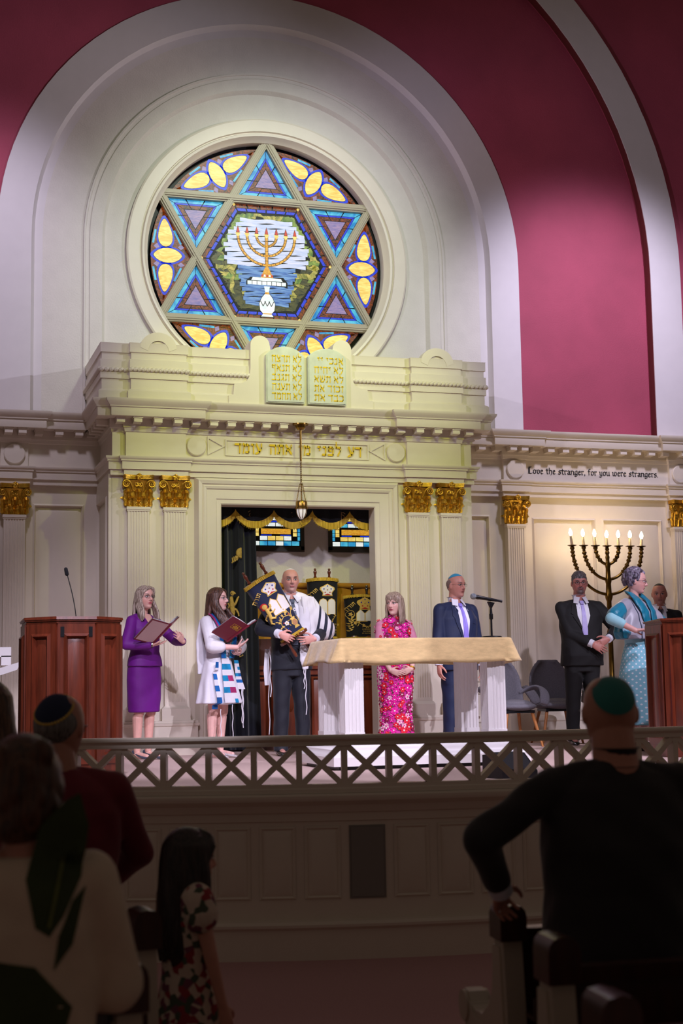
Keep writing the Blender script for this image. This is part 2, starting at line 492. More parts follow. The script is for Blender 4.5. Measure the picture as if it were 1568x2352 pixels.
# mosaic background cells on a jittered grid (leaded pieces)
rnd = random.Random(3)
def cellmat(x, z):
    r = sqrt((x / 0.50) ** 2 + ((z - 0.12) / 0.46) ** 2)
    edge = 1.0 + 0.10 * sin(5 * atan2(z, x)) 
    if r < edge and z > -0.08: return 3
    if z < -0.05 and abs(x) < 0.34 + (z + 0.1) * 0.25 and z > -0.52: return 4
    if z > 0.46: return 7 if abs(x) < 0.2 else 5
    if z > 0.1: return 5
    if z > -0.25: return rnd.choice([5, 7, 6, 7])
    return rnd.choice([6, 6, 7]) if z > -0.42 else 6
cs = 0.066
nx = int(0.9 / cs)
pts = {}
for j in range(-14, 15):
    for i in range(-14, 15):
        pts[(i, j)] = (i * cs + rnd.uniform(-.35, .35) * cs + (cs / 2 if j % 2 else 0), j * cs * 0.86 + rnd.uniform(-.3, .3) * cs)
for j in range(-13, 13):
    for i in range(-13, 13):
        q = [pts[(i, j)], pts[(i + 1, j)], pts[(i + 1, j + 1)], pts[(i, j + 1)]]
        c = (sum(p[0] for p in q) / 4, sum(p[1] for p in q) / 4)
        if not all(inhex(*p) for p in q):
            # shrink toward the centre until it fits
            k = 0
            while k < 6 and not all(inhex(*p) for p in q):
                q = [(p[0] * 0.955, p[1] * 0.955) for p in q]; k += 1
            if k == 6 or not inhex(c[0] * 0.9, c[1] * 0.9): continue
        mt = cellmat(*c)
        if mt in (3, 4): continue
        pane(g, poly_scale(q, 0.93), mt, 0.002 + 0.0005 * rnd.random())
# sky and water as wavy horizontal strips
for k in range(20):
    z0 = -0.52 + k * 0.052; z1 = z0 + 0.048
    zc = (z0 + z1) / 2
    r = 1 - ((zc - 0.12) / 0.47) ** 2
    half = 0.50 * sqrt(max(r, 0)) if zc > -0.08 else 0.36 + 0.25 * (zc + 0.1)
    half = max(half, 0.05) if zc > 0.45 else half
    if half < 0.08: continue
    half *= 1 + 0.05 * sin(k * 2.1)
    ns = 14; up = []; dn = []
    for i in range(ns + 1):
        x = -half + 2 * half * i / ns; w = 0.008 * sin(x * 17 + k * 1.7)
        dn.append((x, z0 + w)); up.append((x, z1 + w))
    mt = 3 if zc > -0.05 else 4
    for i in range(ns): pane(g, [dn[i], dn[i + 1], up[i + 1], up[i]], mt, 0.004)
g.build('landscape_panel', GH, window)
g = MB()
# menorah drawn in amber glass
def strip(pts, w, m, dy, brk=0):
    for i in range(len(pts) - 1):
        a = Vector(pts[i]); b = Vector(pts[i + 1]); d = (b - a)
        if d.length < 1e-6: continue
        d.normalize(); n = Vector((-d.y, d.x)) * w / 2; e = d * (0.003 if brk else 0.0)
        pane(g, [tuple(a - n + e), tuple(b - n - e), tuple(b + n - e), tuple(a + n + e)], m, dy)
zt = 0.315
for r_ in (0.12, 0.235, 0.345):
    arc = [(-r_ * cos(pi * i / 20), zt - r_ * 1.02 * sin(pi * i / 20)) for i in range(21)]
    strip(arc, 0.034, 0, 0.006); strip(arc, 0.024, 9, 0.008, 1)
strip([(0, zt), (0, -0.17)], 0.04, 0, 0.006); strip([(0, zt - 0.06 * i) for i in range(9)], 0.03, 9, 0.008, 1)
for x in (-.345, -.235, -.12, 0, .12, .235, .345):
    pane(g, [(x - .03, zt + .022), (x + .03, zt + .022), (x + .012, zt - .02), (x - .012, zt - .02)], 11, 0.009)
    fl = [(x - .018, zt + .03), (x, zt + .024), (x + .018, zt + .03), (x + .012, zt + .06), (x, zt + .10), (x - .012, zt + .06)]
    pane(g, poly_scale(fl, 1.2), 0, 0.007); pane(g, fl, 10, 0.009)
pane(g, [(-.02, -.06), (.02, -.06), (.075, -.185), (-.075, -.185)], 9, 0.009)
for k in range(5): pane(g, [(-.07 + .03 * k, -.175), (-.045 + .03 * k, -.175), (-.05 + .03 * k, -.15), (-.065 + .03 * k, -.15)], 8 if k % 2 else 10, 0.0105)
pane(g, [(-.25, -.235), (-.2, -.185), (.2, -.175), (.25, -.235), (.25, -.30), (.2, -.285), (0, -.275), (-.2, -.27), (-.25, -.285)], 0, 0.0055)
for k in range(8):
    x0 = -.235 + k * .059; pane(g, [(x0, -.275), (x0 + .052, -.275), (x0 + .052, -.232), (x0, -.232)], 8, 0.0075)
pane(g, [(-.19, -.225), (.19, -.225), (.17, -.19), (-.17, -.185)], 8, 0.0075)
pane(g, [(-.035, -.29), (.035, -.29), (.022, -.36), (-.022, -.36)], 8, 0.007); pane(g, [(-.025, -.36), (.025, -.36), (.025, -.385), (-.025, -.385)], 9, 0.0085)
vase = [(-.03, -.385), (.03, -.385), (.065, -.43), (.095, -.50), (.085, -.58), (.05, -.62), (.075, -.655), (-.075, -.655), (-.05, -.62), (-.085, -.58), (-.095, -.50), (-.065, -.43)]
pane(g, poly_scale(vase, 1.06), 0, 0.006); pane(g, vase, 8, 0.008)
for x in (-.05, 0, .05): strip([(x - .03, -.47), (x, -.53), (x + .03, -.47)], 0.008, 0, 0.0095)
strip([(-.05, -.62), (.05, -.62)], .012, 9, .0096)
g.build('lamp_panel', GH, window)
# dark space of the outside wall behind the window
struct(MB().box(WX - 1.8, WX + 1.8, 16.30, 16.36, 4.7, 8.4).build('wall_exterior', LEAD))
# ------------------------------------------------------------------ entablature profile
ENT = [(-.08, 3.935), (.021, 3.935), (.021, 3.99), (.043, 3.992), (.043, 4.072), (.056, 4.076), (.056, 4.09), (.068, 4.10), (.074, 4.112), (.074, 4.126), (0, 4.13),
       (0, 4.382), (.012, 4.389), (.015, 4.41), (.022, 4.427), (.03, 4.43), (.03, 4.524), (.172, 4.524), (.175, 4.53), (.175, 4.612), (.188, 4.616), (.19, 4.628), (.205, 4.645), (.222, 4.668), (.23, 4.685), (.23, 4.70), (-.08, 4.705)]
def modillions(mb, path, pitch=0.19):
    for i in range(len(path) - 1):
        a = Vector(path[i]); b = Vector(path[i + 1]); d = b - a; L = d.length
        if L < 0.1: continue
        d.normalize(); n = Vector((d.y, -d.x)); k = max(1, int(round((L) / pitch)))
        for j in range(k):
            c = a + d * (L * (j + 0.5) / k)
            def P(s, o, z): return (c.x + d.x * s + n.x * o, c.y + d.y * s + n.y * o, z)
            mb.hexa([P(-.042, .03, 4.462), P(.042, .03, 4.462), P(.042, .15, 4.468), P(-.042, .15, 4.468)],
                    [P(-.042, .03, 4.524), P(.042, .03, 4.524), P(.042, .15, 4.524), P(-.042, .15, 4.524)])
            mb.hexa([P(-.05, .03, 4.508), P(.05, .03, 4.508), P(.05, .158, 4.508), P(-.05, .158, 4.508)],
                    [P(-.05, .03, 4.524), P(.05, .03, 4.524), P(.05, .158, 4.524), P(-.05, .158, 4.524)])
YW = 15.86
left_path = [(-3.0, YW), (-1.28, YW), (-1.28, YW - .045), (-1.0, YW - .045), (-1.0, YW), (1.12, YW), (1.12, YW - .045), (1.41, YW - .045), (1.41, YW), (2.26, YW)]
right_path = [(6.12, YW), (6.94, YW), (6.94, YW - .045), (7.23, YW - .045), (7.23, YW), (9.15, YW), (9.15, YW - .045), (9.43, YW - .045), (9.43, YW), (12.0, YW)]
ent = struct(MB().sweep(left_path, ENT).build('trim_4', CREAM)); m_ = MB(); modillions(m_, left_path); m_.build('modillion_course', CREAM, ent)
ent2 = struct(MB().sweep(right_path, ENT).build('trim_5', CREAM)); m_ = MB(); modillions(m_, right_path); m_.build('modillion_course', CREAM, ent2)
# lower wall with sunk panels
def field(mb, x0, x1, z0, z1, y, d=0.03, b=0.055):
    mb.add([(x0,y,z0),(x1,y,z0),(x1,y,z1),(x0,y,z1),(x0+.02,y-.018,z0+.02),(x1-.02,y-.018,z0+.02),(x1-.02,y-.018,z1-.02),(x0+.02,y-.018,z1-.02),
            (x0+.035,y+d,z0+.035),(x1-.035,y+d,z0+.035),(x1-.035,y+d,z1-.035),(x0+.035,y+d,z1-.035),
            (x0+.035+b,y+.006,z0+.035+b),(x1-.035-b,y+.006,z0+.035+b),(x1-.035-b,y+.006,z1-.035-b),(x0+.035+b,y+.006,z1-.035-b)],
           [(0,1,5,4),(1,2,6,5),(2,3,7,6),(3,0,4,7),(4,5,9,8),(5,6,10,9),(6,7,11,10),(7,4,8,11),(8,9,13,12),(9,10,14,13),(10,11,15,14),(11,8,12,15),(12,13,14,15)])
def wall_with_fields(x0, x1, z0, z1, y, fields):
    mb = MB(); xs = sorted(set([x0, x1] + [f[0] for f in fields] + [f[1] for f in fields])); zs = sorted(set([z0, z1] + [f[2] for f in fields] + [f[3] for f in fields]))
    for i in range(len(xs) - 1):
        for j in range(len(zs) - 1):
            cx = (xs[i] + xs[i + 1]) / 2; cz = (zs[j] + zs[j + 1]) / 2
            if any(f[0] < cx < f[1] and f[2] < cz < f[3] for f in fields): continue
            mb.add([(xs[i], y, zs[j]), (xs[i + 1], y, zs[j]), (xs[i + 1], y, zs[j + 1]), (xs[i], y, zs[j + 1])], [(0, 1, 2, 3)])
    for f in fields: field(mb, *f, y)
    return mb
YL = 15.90
struct(wall_with_fields(-3.0, 2.26, DECK, 3.95, YL, [(1.47, 2.02, 1.75, 3.74), (-0.9, 1.0, 1.75, 3.74)]).build('wall_left', CREAM, fixn=False))
struct(wall_with_fields(6.12, 12.0, DECK, 3.95, YL, [(6.30, 6.78, 1.75, 3.72), (7.32, 8.16, 1.75, 3.70), (8.24, 9.06, 1.75, 3.70), (9.55, 11.5, 1.75, 3.70)]).build('wall_right', CREAM, fixn=False))
BASEB = [(0, DECK), (.03, DECK), (.03, DECK + .05), (.022, DECK + .06), (.022, DECK + .22), (.034, DECK + .235), (.03, DECK + .26), (.012, DECK + .29), (0, DECK + .30)]
struct(MB().sweep([(-3, YL), (2.2, YL)], BASEB).build('baseboard_left', CREAM))
struct(MB().sweep([(6.15, YL), (12, YL)], BASEB).build('baseboard_right', CREAM))
CHAIRR = [(0, 1.62), (.02, 1.625), (.03, 1.65), (.02, 1.675), (0, 1.68)]
struct(MB().sweep([(6.15, YL), (12, YL)], CHAIRR).build('trim_6', CREAM))
# frieze roundels on the wall
for rx, wy, par, nm in ((1.265, YW - .045, ent, 'l'), (7.085, YW - .045, ent2, 'r'), (9.29, YW - .045, ent2, 'f')):
    MB().lathe([(.112, 0), (.112, -.02), (.104, -.028), (0, -.03)], 40, (rx, wy, 4.262), 'y').build('roundel', CREAM, par)
# ------------------------------------------------------------------ pen drawn lettering
HEB = {'א': (.85, [[(.08, .97), (.74, .04)], [(.74, .97), (.70, .70), (.52, .52)], [(.10, .03), (.12, .34), (.32, .58)]]),
 'ל': (.78, [[(.12, 1.42), (.14, .90), (.66, .90), (.64, .50), (.34, .02)]]), 'ת': (.86, [[(.05, .90), (.74, .90), (.74, .0)], [(.22, .9), (.22, .10), (.04, .06)]]),
 'ר': (.76, [[(.05, .90), (.64, .90), (.64, .0)]]), 'צ': (.82, [[(.05, .06), (.70, .06)], [(.10, .97), (.62, .10)], [(.68, .97), (.64, .66), (.42, .50)]]),
 'ח': (.86, [[(.05, .90), (.76, .90), (.74, .0)], [(.14, .90), (.14, .0)]]), 'נ': (.58, [[(.15, .90), (.44, .90), (.44, .06), (.04, .06)]]),
 'ף': (.78, [[(.05, .9), (.64, .9), (.64, -.36)], [(.10, .9), (.10, .56), (.32, .5)]]), 'ג': (.60, [[(.18, .90), (.42, .90), (.42, .35), (.50, .0)], [(.42, .32), (.04, .04)]]),
 'ב': (.82, [[(.10, .90), (.60, .90), (.60, .06)], [(.0, .06), (.76, .06)]]), 'ע': (.82, [[(.08, .97), (.44, .16)], [(.70, .97), (.70, .52), (.48, .14), (.0, -.06)]]),
 'ה': (.86, [[(.05, .90), (.76, .90), (.74, .0)], [(.18, .56), (.18, .0)]]), 'מ': (.88, [[(.08, .97), (.22, .74), (.06, .0)], [(.22, .74), (.46, .92), (.76, .80), (.76, .06), (.38, .06)]]),
 'ד': (.84, [[(.04, .90), (.76, .90)], [(.62, .90), (.62, .0)]]), 'כ': (.78, [[(.05, .90), (.54, .90), (.66, .74), (.66, .22), (.54, .06), (.05, .06)]]),
 'י': (.44, [[(.06, .90), (.32, .90), (.30, .58)]]), 'ש': (1.0, [[(.08, .97), (.20, .06), (.60, .06), (.86, .40), (.86, .97)], [(.46, .97), (.46, .60), (.22, .32)]]),
 'ז': (.48, [[(.05, .90), (.42, .90)], [(.26, .9), (.22, .0)]]), 'ו': (.46, [[(.08, .90), (.32, .90), (.32, .0)]]),
 'פ': (.80, [[(.10, .90), (.54, .90), (.66, .74), (.66, .06), (.04, .06)], [(.10, .9), (.10, .56), (.36, .5)]])}
GOT = {'o': (.66, [[(.3, 1), (.1, .84), (.1, .18), (.3, .0), (.5, .16), (.5, .82), (.3, 1)]]), 'v': (.66, [[(.04, .96), (.14, .88), (.14, .2), (.32, .0), (.5, .2), (.5, .82), (.34, 1)]]),
 'e': (.60, [[(.12, .5), (.46, .72), (.3, 1), (.1, .84), (.1, .18), (.28, .0), (.5, .14)]]), 't': (.52, [[(.2, 1.36), (.2, .15), (.38, .0)], [(.0, 1), (.42, 1)]]),
 'h': (.68, [[(.1, 1.62), (.1, .0)], [(.1, .82), (.3, 1), (.5, .84), (.5, .2), (.38, -.26)]]), 's': (.58, [[(.48, .88), (.3, 1), (.1, .8), (.14, .62), (.46, .4), (.46, .18), (.26, .0), (.04, .12)]]),
 'r': (.52, [[(.0, .9), (.12, 1), (.12, .1), (.22, .0)], [(.14, .8), (.32, 1), (.44, .86)]]), 'a': (.66, [[(.08, .86), (.26, 1), (.48, .82), (.48, .12), (.6, .0)], [(.46, .56), (.12, .42), (.1, .18), (.24, .0), (.46, .2)]]),
 'n': (.70, [[(.0, .9), (.12, 1), (.12, .0)], [(.14, .82), (.32, 1), (.52, .84), (.52, .12), (.64, .0)]]), 'g': (.64, [[(.46, .96), (.26, 1), (.1, .82), (.1, .2), (.28, .04), (.48, .2)], [(.48, 1), (.48, -.2), (.26, -.42), (.04, -.3)]]),
 'f': (.48, [[(.46, 1.54), (.3, 1.62), (.16, 1.42), (.16, .0)], [(.0, 1), (.4, 1)]]), 'y': (.64, [[(.04, .96), (.13, .88), (.13, .2), (.3, .0), (.48, .16)], [(.48, 1), (.48, -.18), (.28, -.42), (.04, -.34)]]),
 'u': (.68, [[(.0, .92), (.12, 1), (.12, .16), (.28, .0), (.5, .2)], [(.5, 1), (.5, .12), (.62, .0)]]), 'w': (.94, [[(.04, .96), (.13, .86), (.13, .16), (.3, .0), (.44, .18)], [(.44, 1), (.44, .16), (.6, .0), (.78, .2), (.78, .82), (.64, 1)]]),
 'L': (.86, [[(.26, 1.62), (.26, .12)], [(.02, 1.42), (.2, 1.66), (.36, 1.56), (.58, 1.68)], [(.0, .14), (.2, .06), (.56, .0), (.74, .2)], [(.08, 1.3), (.08, .3)]]),
 ',': (.30, [[(.1, .12), (.12, -.24)]]), '.': (.30, [[(.1, .10), (.13, .04)]])}
def penstroke(mb, strokes, x0, z0, s, nib, y0, y1, m=0):
    c, d, w = cos(nib[0]), sin(nib[0]), nib[1]; t = nib[2]
    R = [(c * w - d * t, d * w + c * t), (c * w + d * t, d * w - c * t), (-c * w - d * t, -d * w + c * t), (-c * w + d * t, -d * w - c * t)]
    for st in strokes:
        for a, b in zip(st[:-1], st[1:]):
            P = hull2([(x0 + (p[0] + r[0]) * s, z0 + (p[1] + r[1]) * s) for p in (a, b) for r in R])
            if len(P) > 2: mb.prism(P, y0, y1, 'xz', m)
def hebrew(mb, text, xr, z0, s, y0, y1, space=.42, nib=(radians(78), .085, .035), gap=.10, m=0):
    x = xr
    for ch in text:
        if ch == ' ': x -= space * s; continue
        w, st = HEB[ch]; x -= w * s
        penstroke(mb, st, x, z0, s, nib, y0, y1, m); x -= gap * s
    return x
def heb_width(text, space=.42, gap=.10): return sum(space if c == ' ' else HEB[c][0] + gap for c in text)
def gothic(mb, text, x0, z0, s, y0, y1, sx=1.0, m=0):
    x = x0
    for ch in text:
        if ch == ' ': x += .42 * s * sx; continue
        w, st = GOT[ch]
        penstroke(mb, [[(a * sx, b) for a, b in q] for q in st], x, z0, s, (radians(40), .095, .028), y0, y1, m); x += w * s * sx
    return x
tx = 'Love the stranger, for you were strangers.'
tw = sum(.42 if c == ' ' else GOT[c][0] for c in tx)
sg = 0.046
mb = MB(); gothic(mb, tx, 7.275, 4.225, sg, YW - .006, YW + .004, sx=1.745 / (tw * sg))
mb.build('painted_verse', BLKPAINT, ent2)
# ------------------------------------------------------------------ fluted pilasters with gilded capitals
def capital_mesh(W=0.112, z0=3.606, z1=3.935, D=0.05):
    # local: x across, y = 0 at the wall face, front is -y
    mb = MB(); H = z1 - z0
    rings = []
    for t, w, d in ((0, W, D), (.05, W * 1.02, D * 1.0), (.5, W * 1.05, D * 1.1), (.78, W * 1.22, D * 1.5), (.84, W * 1.3, D * 1.7)):
        z = z0 + H * t; rings.append([(-w, 0, z), (-w, -d, z), (-w * .4, -d * 1.06, z), (w * .4, -d * 1.06, z), (w, -d, z), (w, 0, z)])
    mb.loft(rings)
    # abacus: concave sided moulded slab
    for za, zb, k in ((.865, .915, 1.0), (.915, .955, 1.1), (.955, 1.0, 1.2)):
        P = []
        w = W * 1.36 * (0.9 + .1 * k) ; d = D * 2.6 * (0.85 + .15 * k)
        P += [(-w, 0.0), (-w, -d * .82), (-w * .93, -d)]
        for i in range(9):
            t = -1 + 2 * i / 8; P.append((w * .86 * t, -d * (0.72 + 0.22 * t * t)))
        P += [(w * .93, -d), (w, -d * .82), (w, 0.0)]
        mb.prism(P, z0 + H * za, z0 + H * zb, 'xy')
    mb.ell((0, -D * 2.35, z0 + H * .93), (.036, .018, .036), None, 12, 8)
    for k in range(5):
        a = 2 * pi * k / 5 + .3; mb.ell((.024 * cos(a), -D * 2.6, z0 + H * .93 + .024 * sin(a)), (.014, .01, .014), None, 8, 6)
    def leaf(cx, cy, zb, h, w, out, ang=0.0, lobes=3):
        def f(u, v):
            s = (u - .5) * 2; zz = zb + h * (v if v < .85 else .85 + (v - .85) * (-1.0 if v > .93 else .4))
            o_ = out * (.25 * v + .2 * max(0, v - .3) + 1.4 * max(0, v - .75) * 2)
            ww = w * (0.75 + .35 * sin(pi * min(v * 1.1, 1))) * (1 - max(0, v - .8) * 2.2) * (1 + .16 * sin(v * pi * 2 * lobes))
            x = s * ww; y = -o_ - .012 * (1 - abs(s)) - .008 * cos(s * 9)
            X = x * cos(ang) - y * sin(ang); Y = x * sin(ang) + y * cos(ang)
            return (cx + X, cy + Y, zz)
        mb.grid(f, 8, 12)
        mb.grid(lambda u, v: tuple(a + b for a, b in zip(f(1 - u, v), (0, .006, 0))), 8, 12)
    for x in (-.52, .52): leaf(x * W, -D, z0 + .004, H * .36, W * .46, .055)
    for x in (-1.0, 0, 1.0): leaf(x * W, -D, z0 + .01, H * .60, W * .36, .062)
    for s_ in (-1, 1):
        leaf(s_ * W * 1.0, -D * .4, z0 + .004, H * .36, D * .55, .05, s_ * pi / 2)
    # volutes
    def spiral(cx, cz, y, r0, turns, sgn, th):
        pts = []; rs = []
        n = 26
        for i in range(n + 1):
            t = i / n; a = turns * 2 * pi * t; r = r0 * (1 - t) ** 0.9 + .004
            pts.append((cx + sgn * r * cos(a + pi * .5), y - .012 * t, cz + r * sin(a + pi * .5))); rs.append(th * (1 - .45 * t))
        mb.tube(pts, rs, 6)
        return pts[0]
    for s_ in (-1, 1):
        p = spiral(s_ * W * 1.16, z0 + H * .715, -D * 2.0, .036, 1.9, -s_, .0095)
        mb.tube(bez(p, (s_ * W * .85, -D * 1.9, z0 + H * .84), (s_ * W * .6, -D * 1.5, z0 + H * .70), (s_ * W * .52, -D * 1.2, z0 + H * .5), 10), [.0095, .01, .011, .012, .012, .012, .011, .01, .009, .008, .007], 6)
        p = spiral(s_ * W * .20, z0 + H * .70, -D * 1.7, .020, 1.6, s_, .006)
        mb.tube(bez(p, (s_ * W * .34, -D * 1.6, z0 + H * .78), (s_ * W * .42, -D * 1.4, z0 + H * .62), (s_ * W * .48, -D * 1.2, z0 + H * .48), 8), .0065, 6)
        # side volute
        pts = []
        for i in range(20):
            t = i / 19; a = 3.2 * pi * t; r = .034 * (1 - t) + .004
            pts.append((s_ * (W * 1.34 + .01 * t), -D * 1.1 + r * cos(a + pi / 2), z0 + H * .70 + r * sin(a + pi / 2)))
        mb.tube(pts, .009, 6)
    return mb
def shaft_mesh(W=0.112, z0=DECK, zt=3.606, D=0.05, nfl=7, flz=(1.60, 3.56), base=None):
    mb = MB()
    # plain ends
    mb.box(-W, W, -D, 0, z0, flz[0]); mb.box(-W, W, -D, 0, flz[1], zt - .028)
    # fluted middle
    P = [(-W, 0), (-W, -D)]
    fw = 2 * W / (nfl + 1.0) ; g = fw * .30
    for i in range(nfl):
        c = -W + (i + 1) * fw
        for k in range(7):
            a = pi - pi * k / 6; P.append((c + g * cos(a), -D + g * .95 * sin(a)))
    P += [(W, -D), (W, 0)]
    mb.prism(P, flz[0], flz[1], 'xy')
    # necking
    mb.box(-W - .012, W + .012, -D - .012, 0, zt - .03, zt)
    mb.box(-W - .006, W + .006, -D - .006, 0, zt - .045, zt - .03)
    return mb
def ped(mb, x0, x1, y0, y1, zs):
    pass
def attic_base(mb, W, D, z0, z1, e=.012):
    # moulded plinth: block with chamfered neck
    mb.box(-W - .035, W + .035, -D - .035, 0, z0, z1 - .03)
    mb.hexa([(-W - .035, -D - .035, z1 - .03), (W + .035, -D - .035, z1 - .03), (W + .035, 0, z1 - .03), (-W - .035, 0, z1 - .03)],
            [(-W - .004, -D - .004, z1), (W + .004, -D - .004, z1), (W + .004, 0, z1), (-W - .004, 0, z1)])
CAPM = capital_mesh().mesh('capital', GOLD, 0.9)
fix_normals(CAPM)
def cap_obj(parent, loc):
    o = bpy.data.objects.new('capital', CAPM); COL.objects.link(o); o.parent = parent; o.location = loc; return o
for px, lab in ((1.272, 'fluted cream pilaster with gilded capital behind the left lectern'), (7.077, 'fluted cream pilaster with gilded capital between the two grey chairs'),
                (9.29, 'fluted cream pilaster with gilded capital at the right edge beyond the brass lamp'), (-1.14, 'fluted cream pilaster beyond the left edge')):
    if px < 0: continue
    t = thing('wall_pilaster', lab, 'pilaster', (px, YL, DECK))
    mb = shaft_mesh(z0=0, zt=3.606 - DECK, D=.095, flz=(1.55 - DECK, 3.56 - DECK)); mb.build('shaft', CREAM, t)
    mb = MB(); attic_base(mb, .112, .095, 0.0, .44); mb.box(-.165, .165, -.14, 0, 0, .30); mb.build('pedestal', CREAM, t)
    c = cap_obj(t, (0, -.045, -DECK))
    mb = MB(); mb.box(-.17, .17, -.045, 0, 3.606 - DECK, 3.94 - DECK); mb.build('backing_block', CREAM, t)
# ------------------------------------------------------------------ the ark
AY = 14.96
ark = thing('torah_ark', 'tall cream classical ark with paired pilasters and gilt inscription, centre of back wall', 'ark', (XC, 15.4, DECK))
A = dict(parent=ark, world=True)
ax0, ax1 = XC - 1.995, XC + 1.995
apath = [(ax0, 15.9), (ax0, AY), (XC - 1.86, AY), (XC - 1.86, AY - .035), (XC - 1.23, AY - .035), (XC - 1.23, AY + .015), (XC + 1.23, AY + .015), (XC + 1.23, AY - .035), (XC + 1.86, AY - .035), (XC + 1.86, AY), (ax1, AY), (ax1, 15.9)]
MB().sweep(apath, ENT).build('entablature', CREAM, **A)
m_ = MB(); modillions(m_, apath); m_.build('modillion_course', CREAM, **A)
# small pendant tongues under the modillions are part of the bed mould
PAR = [(-.10, 4.70), (.165, 4.70), (.165, 4.785), (.150, 4.80), (.129, 4.812), (.129, 4.918), (.144, 4.921), (.144, 5.12), (.127, 5.125), (.127, 5.19), (.142, 5.196), (.142, 5.285), (.145, 5.295), (-.10, 5.30)]
pp = [(ax0, 16.02), (ax0, AY), (XC - 1.70, AY), (XC - 1.70, AY - .05), (XC - 1.375, AY - .05), (XC - 1.375, AY), (XC - .56, AY)]
def offset_path(path, p):
    out = []
    for i, q in enumerate(path):
        d0 = (Vector(q) - Vector(path[i - 1])).normalized() if i else (Vector(path[1]) - Vector(q)).normalized()
        d1 = (Vector(path[i + 1]) - Vector(q)).normalized() if i < len(path) - 1 else d0
        n0 = Vector((d0.y, -d0.x)); n1 = Vector((d1.y, -d1.x)); k = (n0 + n1) / max(1 + n0.dot(n1), .15); out.append((q[0] + k.x * p, q[1] + k.y * p))
    return out
pq = [(2 * XC - x, y) for x, y in pp][::-1]
for P_ in (pp, pq): MB().sweep(P_, PAR).build('parapet', CREAM, **A)
mb = MB()          # flat roof behind the parapet
mb.box(ax0 - .05, ax1 + .05, AY, 16.02, 4.60, 4.72); mb.build('roof', CREAM, **A)
def rope(mb, p0, p1, r=.026, pitch=.044):
    p0 = Vector(p0); p1 = Vector(p1); d = p1 - p0; L = d.length; d.normalize(); n = int(L / pitch)
    e = Vector((0, 0, 1)); f = d.cross(e)
    for i in range(n):
        c = p0 + d * (L * (i + .5) / n)
        M = Matrix((d, f, e)).transposed() @ Matrix.Rotation(radians(-32), 3, 'Y')
        mb.ell(c, (.034, r, r * .82), M, 8, 6)
for P_ in (pp, pq):
    Q_ = offset_path(P_, .152)
    for a, b in zip(Q_[:-1], Q_[1:]):
        if Vector((b[0] - a[0], b[1] - a[1])).length < .08: continue
        mb = MB(); rope(mb, (*a, 5.013), (*b, 5.013)); mb.build('rope_moulding', CREAM, **A)
for s in (-1, 1):      # arched crests on the parapet
    cx = XC + s * 1.545; mb = MB(); yf = AY - .05 - .145
    o_ = []; i_ = []
    for k in range(25):
        a = pi * k / 24
        o_.append((cx + .19 * cos(a), 5.25 + .165 * sin(a))); i_.append((cx + .108 * cos(a), 5.215 + .112 * sin(a)))
    poly = o_ + [(cx - .19, 5.20), (cx - .108, 5.20)] + i_[::-1] + [(cx + .108, 5.20), (cx + .19, 5.20)]
    ring = []
    for k in range(24): mb.add([(o_[k][0], yf, o_[k][1]), (o_[k + 1][0], yf, o_[k + 1][1]), (i_[k + 1][0], yf, i_[k + 1][1]), (i_[k][0], yf, i_[k][1]),
                                (o_[k][0], yf + .12, o_[k][1]), (o_[k + 1][0], yf + .12, o_[k + 1][1]), (i_[k + 1][0], yf + .12, i_[k + 1][1]), (i_[k][0], yf + .12, i_[k][1])],
                               [(0, 1, 2, 3), (7, 6, 5, 4), (0, 4, 5, 1), (3, 2, 6, 7)])
    mb.prism([(cx + .11 * cos(pi * k / 16), 5.20 + .125 * sin(pi * k / 16)) for k in range(17)], yf + .02, yf + .12)
    mb.build('parapet_crest', CREAM, **A)
# centre block that carries the tablets
half = [(.0, 5.235), (.335, 5.235), (.345, 5.33)]
for k in range(13):
    a = pi - pi * k / 12; half.append((.455 + .105 * cos(a), 5.345 + .105 * sin(a)))
half += [(.562, 5.10), (.57, 5.01), (.60, 4.955), (.66, 4.928), (.73, 4.925), (.74, 4.90), (.75, 4.80), (.80, 4.79), (.80, 4.70), (0, 4.70)]
poly = half + [(-x, z) for x, z in half[::-1] if x > 0]
MB().prism([(XC + x, z) for x, z in poly], AY - .176, AY + .1).build('tablet_backing', CREAM, **A)
# casing round the doorway
def casing(mb, x0, x1, z0, z1, prof):     # prof: (inset outwards from the opening, y)
    for (d0, y0), (d1, y1) in zip(prof[:-1], prof[1:]):
        a = [(x0 - d0, y0, z0), (x0 - d0, y0, z1 + d0), (x1 + d0, y0, z1 + d0), (x1 + d0, y0, z0)]
        b = [(x0 - d1, y1, z0), (x0 - d1, y1, z1 + d1), (x1 + d1, y1, z1 + d1), (x1 + d1, y1, z0)]
        for k in range(3): mb.add([a[k], a[k + 1], b[k + 1], b[k]], [(0, 1, 2, 3)])
OX0, OX1, OZ1 = XC - .848, XC + .848, 3.652
mb = MB(); casing(mb, OX0, OX1, DECK, OZ1, [(0, 15.16), (0, 14.965), (.012, 14.955), (.05, 14.955), (.06, 14.945), (.155, 14.945), (.165, 14.932), (.19, 14.925), (.205, 14.935), (.215, 14.92), (.25, 14.91), (.262, 14.93), (.285, 14.975), (.285, 15.05)])
mb.build('doorway_casing', CREAM, **A)
